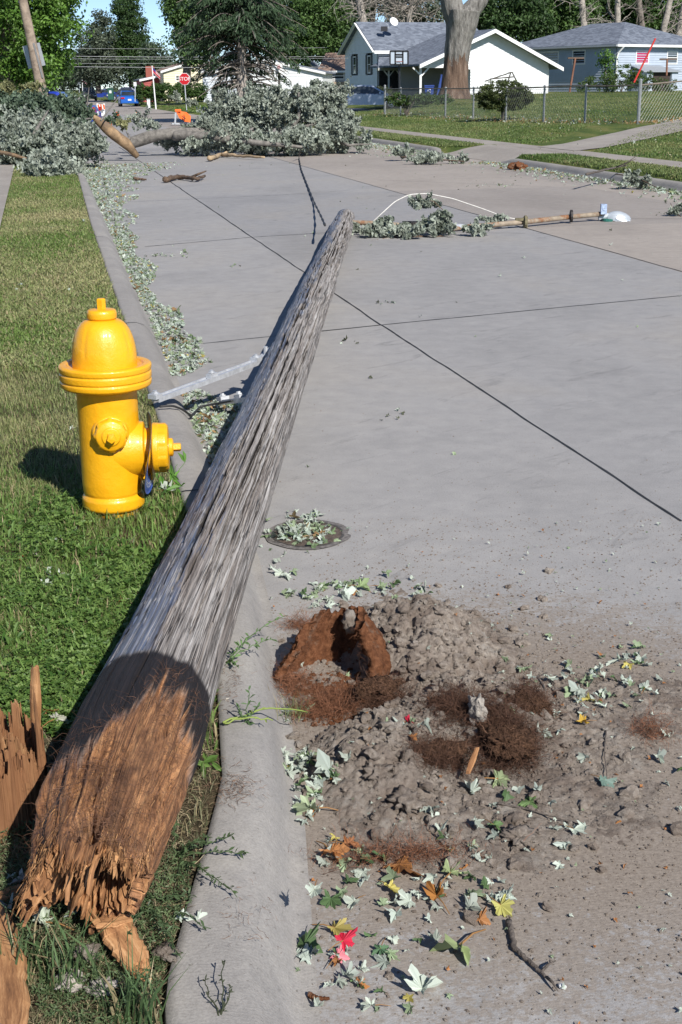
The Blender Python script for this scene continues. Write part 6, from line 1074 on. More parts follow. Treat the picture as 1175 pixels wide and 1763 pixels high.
DG, MG, BG, GG = ((.018, .042, .014), (.075, .135, .04)), ((.032, .072, .02), (.13, .22, .06)), ((.045, .11, .015), (.19, .34, .06)), ((.04, .06, .04), (.14, .17, .11))
tree('bright green maple overhanging the leaning pole at the upper left', 12, 46, [(20, 185), (14, 120), (10, 40), (8, -60)], [.35, .3, .26, .2], [(0, 30, 118, 95, 0), (-70, -60, 160, 150, 1), (80, 70, 50, 60, -.5), (100, 20, 34, 60, 0), (60, 110, 55, 36, .2), (30, -60, 110, 90, 0), (20, 128, 60, 26, 0)], 52000, .14, *BG, 31, limbs=[([(12, 90), (60, 50), (100, 30)], [.2, .12, .05]), ([(10, 60), (-30, 20), (-60, -20)], [.2, .14, .06])], pw=1.2)
tree('dark tree in shade behind the leaning pole and parked cars', -10, 75, [(0, 170), (0, 60)], [.4, .3], [(-30, 90, 90, 70, 0), (60, 128, 60, 28, 1), (15, 60, 80, 50, 0)], 16000, .26, *DG, 32)
tree('olive grey tree left of the tall dark one up the street', 165, 180, [(170, 160), (166, 60)], [.4, .2], [(162, 90, 26, 50, 0), (150, 115, 24, 34, 1), (185, 125, 24, 30, 0), (175, 60, 16, 34, 0)], 16000, .34, *GG, 33)
tree('tall dark green tree standing over the far end of the street', 228, 185, [(228, 160), (226, 40)], [.5, .2], [(222, 55, 26, 52, 0), (218, 18, 20, 26, 0), (215, 100, 34, 44, -1), (246, 105, 18, 40, 0)], 24000, .32, *DG, 34)
tree('low hazy tree closing the street end beneath the olive grey one', 110, 230, [(110, 158), (110, 120)], [.4, .2], [(105, 128, 34, 24, 0), (140, 130, 26, 24, 0), (80, 135, 24, 18, 0)], 9000, .42, (.035, .055, .035), (.10, .14, .08), 35)
tree('small grey green tree in the gap left of the spruce', 270, 175, [(270, 150), (270, 110)], [.3, .2], [(272, 108, 26, 34, 0), (262, 125, 30, 22, 0), (292, 128, 22, 22, 0)], 9000, .36, (.035, .06, .035), (.11, .155, .085), 36)
tree('leafy green tree rising just left of the spruce', 320, 125, [(322, 160), (320, 60)], [.45, .2], [(318, 30, 30, 44, 0), (340, 75, 36, 44, 0), (312, -10, 26, 26, 0), (350, 0, 50, 44, 1)], 22000, .30, *MG, 37)
tree('bright leafed tree behind the white fence', 505, 165, [(505, 150), (505, 60)], [.5, .3], [(500, 60, 46, 44, 0), (545, 70, 40, 34, 0), (480, 100, 40, 22, 0), (560, 30, 44, 40, 1), (515, 10, 60, 30, 0)], 30000, .36, *MG, 38)
tree('dark tree filling the gap behind the beige house', 570, 185, [(570, 140), (570, 40)], [.5, .3], [(570, 75, 46, 34, 0), (600, 30, 46, 46, 0), (540, 25, 44, 44, 0)], 20000, .42, *DG, 39)
for i, (x, y, rx, ry, D_, n, l) in enumerate([(880, 30, 62, 46, 150, 20000, 'dark evergreen behind the garage gable right of the big trunk'), (965, 20, 54, 48, 155, 20000, 'mid green tree behind the low left end of the grey house roof'), (1045, 5, 60, 48, 160, 18000, 'dark tree behind the peak of the grey house'), (1140, 15, 60, 52, 158, 18000, 'green tree behind the right end of the grey house'), (720, 15, 50, 30, 170, 6000, 'thin foliaged tree behind the ridge of the white house'), (640, -10, 60, 30, 175, 7000, 'sparse tree crown over the left end of the white house')]):
    tree(l, x, D_, [(x, 150), (x+4, y)], [.5, .3], [(x, y, rx, ry, 0), (x-rx*.6, y+ry*.4, rx*.5, ry*.5, .5), (x+rx*.6, y+ry*.35, rx*.5, ry*.5, -.5)], n, .38, *(GG if i >= 4 else (DG if i % 2 == 0 else MG)), 50+i)
def bare(label, x, D, pix, r, seed, n=60, spread=60, mat=None):
    t = thing('bare_tree', label, 'tree', tuple(gpt(x, D))); wtrunk('trunk', [(a, b_, D) for a, b_ in pix], r, mat or MTBL, t, seed); rr = np.random.default_rng(seed); mb = MB(); k = D/2280
    p = np.array([P(a, b_, D) for a, b_ in pix])
    for i in range(n):
        q = rr.uniform(.35, 1)*(len(p)-1); j = min(int(q), len(p)-2); c = p[j]+(p[j+1]-p[j])*(q-j); d = rr.normal(size=3)*np.array([1, .6, .5])+[0, 0, .5]; d /= np.linalg.norm(d); L = spread*k*rr.uniform(.4, 1.1); P_ = [c]; 
        for s_ in range(6): d = d+rr.normal(size=3)*.28; d /= np.linalg.norm(d); P_.append(P_[-1]+d*L/6)
        mb.tube(P_, np.linspace(.05, .012, 7)*D/140, 4)
        for s_ in (2, 3, 4, 5): d2 = d+rr.normal(size=3)*.7; d2 /= np.linalg.norm(d2); mb.tube([P_[s_], P_[s_]+d2*L*.2, P_[s_]+d2*L*.42+rr.normal(size=3)*.1], np.array([.026, .018, .008])*D/140, 4)
    mb.build('bare_branches', mat or MTBL, t); return t
bare('bare pale barked tree behind the left end of the white house ridge', 628, 145, [(632, 150), (626, 40), (618, 0), (605, -40)], [.55, .42, .35, .2], 61, 90)
bare('bare grey twiggy tree behind the satellite dish', 705, 150, [(700, 150), (704, 30), (715, -30)], [.3, .25, .15], 62, 110, 75)
for i, (x0, x1, l) in enumerate([(1010, 1000, 'bare leaning trunk behind the middle of the grey house roof'), (1062, 1066, 'twin bare trunk just left of the grey house peak'), (1108, 1100, 'upright dark bare trunk right of the grey house peak'), (1138, 1160, 'pale bare trunk leaning right behind the grey house'), (1165, 1185, 'bare trunk at the right frame edge')]): bare(l, x0, 140+i, [(x0, 150), (x0+(x1-x0)*.3, 45), (x1, -20)], [.4, .34, .26], 63+i, 18, 45, MTB if i == 2 else None)
# large tree with stripped bark
D = 75; t = thing('big_tree', 'massive grey trunk stripped to brown wood near its base, before the white house', 'tree', tuple(gpt(781, D)))
def bigtrunk(name, pix, rs, mat, par, seed=0, n=40):
    p = np.array([P(x, y, D) for x, y in pix]); s = np.linspace(0, 1, 60); L = np.linspace(0, 1, len(p)); c = np.stack([np.interp(s, L, p[:, q]) for q in range(3)], -1); mb = MB(); rr = np.interp(s, np.linspace(0, 1, len(rs)), rs); mb.tube(c, rr, n); V = np.concatenate(mb.V); cc = np.repeat(c, n, 0); d = V[:len(cc)]-cc; th = np.arctan2(d[:, 1], d[:, 0]); z = cc[:, 2]
    V[:len(cc)] = cc+d*(1+.10*vn(np.cos(th)*2+3, np.sin(th)*2, z*.6, seed)+.05*fbm(np.cos(th)*7, np.sin(th)*7, z*1.2, seed, 3))[:, None]; mb.V = [V]; return mb.build(name, mat, par, smooth_=True)
m, nt, b, _ = newmat('furrowed_bark'); co = gp(nt); f = noise(nt, scl(nt, co, (1, 1, .22)), 7, 7, .7); c = ramp(nt, f, [(.3, (.07, .064, .058)), (.5, (.20, .19, .175)), (.7, (.34, .325, .30))])
z_ = nd(nt, 'ShaderNodeSeparateXYZ', {0: co}).outputs[2]; k = mth(nt, 'ADD', mth(nt, 'MULTIPLY', z_, -.9), mth(nt, 'MULTIPLY', noise(nt, scl(nt, co, (1, 1, .3)), 2.2, 5, .7), 3.2)); km = ramp(nt, mth(nt, 'ADD', k, .75+.9), [(.42, (0, 0, 0)), (.52, (1, 1, 1))])
wd = ramp(nt, noise(nt, scl(nt, co, (1, 1, .12)), 5, 6, .65), [(.3, (.06, .036, .026)), (.55, (.16, .105, .075)), (.75, (.32, .25, .20))]); nt.links.new(mix(nt, km, c, wd), b.inputs['Base Color']); b.inputs['Roughness'].default_value = .95; bump(nt, b, f, 1., .12)
bigtrunk('trunk', [(782, 170), (783, 150), (785, 110), (790, 70), (795, 40), (797, 18)], [.92, .70, .62, .68, .85, .95], m, t, 3)
bigtrunk('limb', [(790, 40), (780, 15), (772, -20), (765, -60)], [.62, .55, .5, .4], m, t, 4, 24); bigtrunk('limb', [(800, 35), (815, 15), (828, 0), (838, -40)], [.65, .5, .42, .35], m, t, 5, 24)
crown('crown', [(770, -120, 130, 70, 0), (850, -130, 110, 70, 1)], 5000, .3, *GG, D, t, 71)
# spruce
D = 66; t = thing('spruce_tree', 'ragged dark spruce with dead lower branches behind the fallen limb', 'tree', tuple(gpt(418, D))); wtrunk('trunk', [(421, 200, D), (418, 150, D), (414, 80, D), (410, -20, D), (408, -140, D)], [.34, .27, .22, .17, .1], MTBL, t, 5, 16)
def spruce():
    r = np.random.default_rng(9); k = D/2280; mb = MB(); dead = MB(); PP, AX, NN, CC = [], [], [], []
    for i in range(250):
        y = r.uniform(-130, 152); c = P(np.interp(y, [-130, 0, 150], [408, 411, 418]), y, D); L = np.interp(y, [-130, 0, 60, 110, 152], [62, 108, 118, 112, 70])*k*r.uniform(.45, 1.1); a = r.uniform(0, 6.283); q = [c]; d = np.array([math.cos(a), math.sin(a), r.uniform(-.05, .45)])
        for s_ in range(8): d = d+np.array([0, 0, -.11])+r.normal(size=3)*.06; d /= np.linalg.norm(d); q.append(q[-1]+d*L/8)
        q = np.array(q); isdead = y > 85 and r.random() < .38; (dead if isdead else mb).tube(q, np.linspace(.05, .012, 9), 4)
        if isdead:
            for s_ in (3, 5, 6, 7): d2 = d+r.normal(size=3)*.6; mb2 = d2/np.linalg.norm(d2); dead.tube([q[s_], q[s_]+mb2*L*.2], [.018, .006], 4)
            if r.random() < .6: continue
        if (y > 60 and math.sin(a) < .25 and r.random() < .75) or (y > 95 and r.random() < .55): continue
        m_ = int(190*L/3)+40; s_ = r.uniform(.15, 1, m_)*8; j = np.minimum(s_.astype(int), 7); b_ = q[j]+(q[j+1]-q[j])*(s_-j)[:, None]; side = np.cross(d, [0, 0, 1.]); w = (1-np.abs(s_/8-.55))*L*.30; off = r.uniform(-1, 1, m_)
        PP.append(b_+side[None]*(off*w)[:, None]+np.c_[np.zeros(m_), np.zeros(m_), -np.abs(off)*w*.35-r.random(m_)*.22]); AX.append(d[None]*.6+side[None]*off[:, None]+[0, 0, -.8]); NN.append(r.normal(size=(m_, 3))*.5+[0, -.3, .6]); CC.append(r.random(m_)*.6+r.random()*.4)
    PP, AX, NN, CC = (np.concatenate(z) for z in (PP, AX, NN, CC)); V, F_ = scatter(PP, NN, r.uniform(.12, .30, len(PP)), T_DIA*[1, .6, 1], F_DIA, axis=AX)
    mk('needles', V, [F_], MATF, t, smooth_=False, col=repcol(lerpcol((.020, .042, .022), (.085, .14, .07), CC), 4)); mb.build('branch', MTB, t); dead.build('dead_branch', MTBL, t)
spruce()
def bush(name, label, x, D_, ells, n, leaf, c0, c1, seed, cat='bush'):
    t = thing(name, label, cat, tuple(gpt(x, D_))); crown('leaves', ells, n, leaf, c0, c1, D_, t, seed, 40, .6); mb = MB(); g = gpt(x, D_); r = np.random.default_rng(seed)
    for _ in range(7): mb.tube([g, g+np.r_[r.normal(size=2)*.15, .5], g+np.r_[r.normal(size=2)*.4, .9]], [.03, .02, .01], 5)
    mb.build('stem', MTB, t); return t
bush('hedge', 'long clipped green hedge in front of the red and cream houses', 290, 118, [(245, 161, 16, 15, 0), (268, 160, 18, 16, 0), (290, 159, 18, 15, 0), (312, 158, 18, 15, 0), (334, 158, 16, 15, 0), (347, 159, 10, 14, 0)], 20000, .13, (.02, .05, .012), (.09, .16, .035), 80, 'hedge')
bush('round_bush', 'rounded bush growing through the chain link fence', 865, 51, [(862, 162, 38, 24, 0), (895, 165, 22, 20, 0), (838, 168, 18, 16, 0), (865, 180, 38, 9, 0)], 15000, .075, (.02, .035, .012), (.12, .15, .045), 81)
bush('weeds', 'patch of weeds along the fence left end near the silver blue car', 700, 62, [(690, 172, 22, 9, 0), (730, 170, 26, 8, 0), (760, 172, 18, 7, 0)], 5000, .09, (.025, .055, .014), (.10, .17, .04), 82, 'weeds')
bush('weeds', 'tall weeds against the wall of the grey house', 1070, 100, [(1040, 142, 30, 16, 0), (1075, 135, 26, 22, 0), (1100, 140, 26, 18, 0), (1140, 146, 34, 11, 0), (1010, 150, 20, 9, 0)], 9000, .12, (.025, .05, .014), (.12, .19, .05), 83, 'weeds')
tree('young sapling with light leaves by the corner of the grey house', 1043, 101, [(1044, 150), (1042, 95)], [.05, .03], [(1042, 98, 9, 12, 0), (1046, 118, 7, 10, 0)], 900, .18, (.05, .11, .02), (.14, .27, .05), 84, 'sapling')
bush('bush', 'low dark bush beside the porch of the white house', 660, 96, [(655, 158, 18, 7, 0)], 2000, .11, (.03, .05, .02), (.09, .13, .04), 85)

# ---------------------------------------------------------------- chain link fence
fence = thing('chain_link_fence', 'grey chain link fence round the right hand yard', 'fence', tuple(GT(1099, 205)))
posts = [(663, 144, 66, 184), (690, 0, 63, 0), (767, 0, 57, 0), (815, 0, 54, 0), (871, 0, 50.5, 0), (936, 0, 47.5, 0), (1007, 0, 45, 0), (1099, 0, 42.5, 0)]
FP = []
for x, _a, D_, _b in posts: g = gpt(x, D_); FP.append(g)
FP2 = [FP[-1], gpt(1290, 46.5)]
MFP = simple('fence_pipe', (.34, .35, .35), .5, .6, var=.15); MFR = simple('fence_rail', (.25, .21, .17), .6, .4, var=.3, vs=3)
for i, g in enumerate(FP): mb = MB(); big = i in (0, len(FP)-1); mb.tube([g, g+[0, 0, 1.18+.12*big]], .038 if not big else .055, 8); mb.lathe([(.0, .05), (.05, .02), (.055, 0)], 8, Matrix.Translation(g+[0, 0, 1.18+.12*big])); mb.build('post', MFP, fence)
g = FP2[1]; mb = MB(); mb.tube([g, g+[0, 0, 1.2]], .038, 8); mb.build('post', MFP, fence)
MWIRE = simple('fence_wire', (.30, .31, .31), .5, .5)
for A_ in (FP, FP2):
    for i in range(len(A_)-1):
        a, b_ = A_[i], A_[i+1]; mb = MB(); mb.tube([a+[0, 0, 1.15], (a+b_)/2+[0, 0, 1.15+.02*math.sin(i*3)], b_+[0, 0, 1.15]], .026, 6); mb.build('top_rail', MFR, fence)
        L = np.linalg.norm(b_-a); d = (b_-a)/L; H_ = 1.08; st = .16; vs_ = []; fs_ = []; mb = MB(); z0 = .03
        for sgn in (1, -1):
            x = -H_
            while x < L:
                s0, s1 = (x, x+H_); q0, q1 = max(s0, 0), min(s1, L)
                if q1 > q0+.02:
                    za, zb_ = (q0-s0, q1-s0) if sgn > 0 else (H_-(q0-s0), H_-(q1-s0)); A0 = a+d*q0+[0, 0, z0+za]; B0 = a+d*q1+[0, 0, z0+zb_]; w = .0035; n_ = np.array([-d[1], d[0], 0])*w; u_2 = np.array([0, 0, w]); vs_ += [A0-n_, A0+n_, A0+u_2*1.5, B0-n_, B0+n_, B0+u_2*1.5]; k_ = len(vs_)-6; fs_ += [[k_, k_+1, k_+4, k_+3], [k_+1, k_+2, k_+5, k_+4], [k_+2, k_, k_+3, k_+5]]
                x += st
        mk('wire_mesh', np.array(vs_), [np.array(fs_)], MWIRE, fence, smooth_=False)
t = thing('swing_frame', 'thin grey metal frame leaning behind the bush at the fence', 'frame', tuple(gpt(880, 60))); mb = MB(); 
for q in (((835, 140), (882, 124)), ((882, 124), (895, 150)), ((880, 124), (872, 150)), ((845, 136), (886, 132))): mb.tube([P(*q[0], 60), P(*q[1], 60)], .03, 6)
mb.build('frame', simple('old_frame', (.12, .11, .10), .6, .4), t)
MCL = simple('rusty_post', (.24, .11, .07), .8, var=.3, vs=3); MCLD = simple('rusty_bar', (.12, .08, .06), .8)
for label, x0, y0, x1, y1, xa, xb, D_ in (('leaning rusty clothesline post left of the red pole', 981, 157, 991, 100, 978, 1006, 82), ('short rusty clothesline post before the lean-to shed', 1148, 128, 1149, 102, 1136, 1166, 86)):
    t = thing('clothesline_post', label, 'clothesline post', tuple(gpt(x0, D_))); mb = MB(); mb.tube([P(x0, y0+2, D_)*[1, 1, 1], P(x1, y1, D_)], .06, 8); mb.build('post', MCL, t); mb = MB(); mb.bar(P(xa, y1, D_), P(xb, y1, D_), .09, .09, (0, 1, 0)); mb.build('crossbar', MCLD, t)
o = MB(); o.tube([P(1092, 142, 70), P(1129, 66, 70)], .045, 8); props(o.build('red_pole', simple('red_fiberglass', (.62, .05, .04), .4), origin=tuple(gpt(1092, 70))), 'long red pole tilted above the chain link fence', 'pole')
# ---------------------------------------------------------------- street furniture
MSG = simple('sign_back', (.42, .45, .48), .45, .4, var=.05); MWD = simple('pole_wood', (.30, .235, .18), .9, var=.25, vs=6, c2=(.17, .13, .10), bs=.6)
D = 42; t = thing('standing_utility_pole', 'wooden utility pole leaning left over the branch pile', 'utility pole', tuple(P(78, 175, D)*[1, 1, 0])); mb = MB(); p0, p1 = P(80, 192, D), P(28, -55, D); mb.tube([p0-(p1-p0)*.0+[0, 0, -.5], p0, (p0+p1)/2, p1, p1+(p1-p0)*.5], [.165, .165, .145, .125, .10], 14); mb.build('shaft', MWD, t, smooth_=True)
mb = MB(); ang = math.atan2(28-80, 247)*-1; R_ = np.array(Matrix.Rotation(-.20, 3, 'Y')); mb.box(P(59, 96, D+.25), (.53, .02, .66), R_); mb.build('sign_panel', MSG, t); mb = MB(); mb.box(P(66, 104, D-.14), (.05, .02, 1.0), R_); mb.build('conduit', simple('conduit_grey', (.2, .2, .2), .6), t)
def post(t, x, y0, y1, D_, r, mat, x1=None): mb = MB(); mb.tube([np.r_[P(x, y0, D_)[:2], max(P(x, y0, D_)[2], 0) if y0 < 500 else 0], P(x1 or x, y1, D_)], r, 8); return mb.build('post', mat, t)
def textmesh(s, c, h, mat, par, name='lettering', D_=0, rot=0):
    cu = bpy.data.curves.new('txt', 'FONT'); cu.body = s; cu.size = h; cu.align_x = 'CENTER'; cu.align_y = 'CENTER'; cu.extrude = .004; o = bpy.data.objects.new('txt', cu); COL.objects.link(o); bpy.context.view_layer.update(); me = bpy.data.meshes.new_from_object(o.evaluated_get(bpy.context.evaluated_depsgraph_get())); bpy.data.objects.remove(o)
    n = bpy.data.objects.new(name, me); me.materials.clear(); me.materials.append(mat); COL.objects.link(n); n.parent = par; n.rotation_euler = (math.pi/2, 0, rot); n.location = Vector(c)-Vector(WL[par.name]); WL[n.name] = np.asarray(c); return n
MSR = simple('sign_red', (.48, .008, .015), .4, var=.05); MSW = simple('sign_white', (.78, .78, .78), .4, var=.03)
D = 93; t = thing('stop_sign', 'red octagonal STOP sign on a grey post at the far corner', 'stop sign', tuple(gpt(321, D))); post(t, 322, 192, 146, D, .035, MGAL, 318.5); c = P(318, 136, D)
def octa(r, y, name, mat, par): mb = MB(); mb.prism([(r*math.cos(math.pi/8+k*math.pi/4), r*math.sin(math.pi/8+k*math.pi/4)) for k in range(8)], .015, c+[0, y, 0], (1, 0, 0), (0, 0, 1), (0, 1, 0)); return mb.build(name, mat, par)
octa(.405, 0, 'rim', MSW, t); o = octa(.375, -.018, 'panel', MSR, t); textmesh('STOP', c+[0, -.025, 0], .33, MSW, t)
D = 70; t = thing('white_sign', 'white rectangular sign with a small red mark on a dark post', 'sign', tuple(gpt(481, D))); post(t, 481, 182, 128, D, .05, simple('dark_post', (.05, .045, .04), .7)); c = P(480.5, 119, D); mb = MB(); mb.box(c, (.36, .02, .56)); mb.build('panel', MSW, t)
mk_ = simple('mark_red', (.5, .08, .12), .5); mb = MB(); [mb.box(c+[x, -.016, z+.10], (w, .008, h_)) for x, z, w, h_ in ((0, .06, .14, .025), (0, -.06, .14, .025), (-.06, 0, .025, .12), (.06, 0, .025, .12), (0, 0, .05, .05))]; mb.build('mark', mk_, t)
def smallsign(label, x, y0, y1, D_, w, h_, mat=MSW): t = thing('road_sign', label, 'sign', tuple(gpt(x, D_))); post(t, x, y0, y1, D_, .04, MGAL2); mb = MB(); mb.box(P(x, y1, D_)+[0, -.03, 0], (w, .02, h_)); mb.build('panel', mat, t)
smallsign('small white sign beside the hedge end', 233, 175, 145, 105, .22, .30); smallsign('tiny white sign left of the pickup truck', 137, 160, 142, 180, .35, .45); smallsign('tiny white sign above the pickup truck', 158, 158, 145, 185, .3, .35); smallsign('thin white post sign rising from the branch pile at far left', 15, 168, 140, 60, .07, .08); smallsign('white marker post among the branches below the parked cars', 27, 172, 158, 58, .05, .5)
t = thing('flagpole', 'white flagpole with a drooping striped flag before the red house', 'flagpole', tuple(gpt(269, 112))); mb = MB(); mb.tube([gpt(269, 112), P(262, 113, 112)], [.06, .04], 8); mb.build('pole', MTRIM, t)
def flag(x, y, D_, L, par):
    n_, m_ = 12, 8; s, q = np.meshgrid(np.linspace(0, 1, n_), np.linspace(0, 1, m_), indexing='ij'); V = P(x, y, D_)+np.stack([s*L*.75, .10*np.sin(s*7+q*2), -q*L*.5-s*L*.75], -1); I = np.arange(n_-1)[:, None]*m_+np.arange(m_-1)[None]; col = np.where((q*7).astype(int)[..., None] % 2 == 0, np.array([.55, .03, .05]), np.array([.75, .75, .75])); col = np.where(((s < .42) & (q < .5))[..., None], np.array([.03, .05, .25]), col); mk('flag', V.reshape(-1, 3), [np.stack([I, I+m_, I+m_+1, I+1], -1).reshape(-1, 4)], MATD, par, col=col.reshape(-1, 3))
flag(263, 116, 112, .75, t); t = thing('flagpole', 'tiny distant flag on a pole at the far end of the street', 'flagpole', tuple(gpt(143, 200))); mb = MB(); mb.tube([gpt(143, 200), P(142, 135, 200)], .05, 6); mb.build('pole', MTRIM, t); flag(142, 136, 200, .8, t)
t = thing('utility_box', 'narrow white cabinet on the lawn before the hedge', 'cabinet', tuple(gpt(257, 108))); g = gpt(257, 108); mb = MB(); mb.box(g+[0, 0, .40], (.22, .22, .80)); mb.build('cabinet', MSW, t); mb = MB(); mb.box(g+[0, 0, .82], (.26, .26, .05)); mb.build('cap', MGAL2, t)
t = thing('wheelie_bin', 'dark green wheelie bin on the far kerb', 'bin', tuple(gpt(192, 130))); g = P(192, 172, 130); g[2] = max(0, g[2]-.0); mb = MB(); mb.box(g+[0, 0, .5], (.5, .5, .95)); mb.build('tub', simple('green_plastic', (.02, .09, .06), .5), t); mb = MB(); mb.box(g+[0, 0, 1.02], (.56, .56, .10)); mb.build('lid', simple('green_plastic_lid', (.02, .07, .05), .5), t); mb = MB(); mb.box(g+[0, -.27, .72], (.2, .03, .24)); mb.build('sticker', MSW, t)
# barricade and fallen road work sign
MOR = simple('orange_retro', (.85, .12, .01), .5, var=.08, vs=4); MORL = simple('orange_fabric', (.95, .17, .03), .6, var=.12, vs=8)
D = 78; t = thing('barricade', 'white A-frame barricade with orange stripes in the road beyond the limb', 'barricade', tuple(P(174, 199, D)*[1, 1, 0])); mb = MB()
for sx in (0, 1): x = 167.5+sx*12.5; mb.bar(P(x, 200, D), P(x+(1.5 if sx == 0 else -1.0), 179, D+.3), .07, .10, (0, 1, 0)); mb.bar(P(x, 200, D+.9)+[0, 0, -.08], P(x, 179, D+.3), .07, .06, (0, 1, 0))
mb.build('frame', MSW, t); pn = MB(); pn.box(P(173.5, 184, D-.02), (.42, .03, .26)); pn.box(P(173.5, 197, D-.12), (.42, .03, .16)); o = pn.build('board', MSW, t)
st_ = MB(); c = P(173.5, 184, D-.045)
for k in (-1, 0, 1): st_.add([c+[k*.15-.02, 0, .13], c+[k*.15+.06, 0, .13], c+[k*.15+.10, 0, -.13], c+[k*.15+.02, 0, -.13]], [[[0, 3, 2, 1]]])
st_.build('stripe', MOR, o)
D = 62; t = thing('road_work_sign', 'crumpled orange road work sign lying on its stand behind the fallen trunk', 'road sign', tuple(P(310, 212, D)*[1, 1, 0])); V = np.array([P(x, y, D+d) for x, y, d in ((303, 191, 0), (321, 193, .2), (329, 200, 0), (328, 211, -.2), (318, 209, -.1), (309, 203, .1), (314, 199, .12))]); mb = MB(); mb.add(V, [[[0, 6, 1], [1, 6, 2], [2, 6, 3], [3, 6, 4], [4, 6, 5], [5, 6, 0]]]); mb.add(V+[0, .02, 0], [[[0, 1, 6], [1, 2, 6], [2, 3, 6], [3, 4, 6], [4, 5, 6], [5, 0, 6]]]); mb.build('panel', MORL, t, smooth_=False)
mb = MB(); mb.bar(P(302, 214, D), P(303, 194, D), .07, .07, (0, 1, 0)); mb.bar(P(296, 213, D), P(330, 213, D+.5), .07, .06); mb.build('stand', MGAL2, t); mb = MB(); mb.box(P(307, 190, D), (.27, .04, .10)); mb.build('flag', MORL, t); mb = MB(); c = P(318, 202, D-.15); mb.bar(c+[-.12, 0, .05], c+[.06, 0, -.06], .03, .03, (0, 1, 0)); mb.bar(c+[-.02, 0, .1], c+[.0, 0, -.10], .03, .04, (0, 1, 0)); mb.build('symbol', MSHT, t)
for i, (x, y, D_) in enumerate([(147, 203, 50), (388, 209, 40), (148, 195, 50), (203, 196, 50), (190, 213, 45), (236, 197, 50)]):
    mb = MB(); mb.lathe([(.05, -.08), (.06, -.02), (.05, .06), (.02, .08), (0, .085)], 10, Matrix.Translation(P(x, y, D_))); props(mb.build('orange_tag', MORL, origin=tuple(P(x, y, D_))), ['orange warning tag left of the splintered limb tip', 'orange warning tag in the leaves under the spruce', 'upper orange tag near the limb tip', 'orange tag above the splintered limb', 'faint orange tag in the foliage right of the limb', 'orange tag behind the yellowing leaves'][i], 'tag')
t = thing('log', 'pale orange sawn log on the lawn right of the spruce', 'log', tuple(gpt(473, 95))); mb = MB(); mb.tube([P(462, 172, 95), P(483, 171, 95.5)], .28, 14); mb.build('wood', simple('cut_wood', (.50, .30, .14), .8, var=.2, vs=3), t); mb = MB(); mb.tube([P(450, 176, 94), P(464, 173, 95)], .22, 12); mb.build('bark_piece', MTB, t)
for i, (y, xr) in enumerate([(94.5, 560), (105.5, 300), (112.5, 560), (82, 560), (100, 600)]):
    a, b_ = P(-60, y-1, 100), P(xr, y+3 if i < 3 else y, 104); s = np.linspace(0, 1, 20)[:, None]; c = a+(b_-a)*s; c[:, 2] -= (4*s*(1-s))[:, 0]*.1; mb = MB(); mb.tube(c, .014 if i in (0, 2) else .008, 5); props(mb.build('overhead_wire', simple('wire_grey', (.42, .43, .44), .5), origin=tuple(a)), ['thick upper overhead wire crossing before the dark trees', 'thin middle overhead wire in front of the olive tree', 'thick lower overhead wire just above the red house roof', 'thin topmost overhead wire across the street', 'thin overhead wire passing behind the spruce'][i], 'wire')
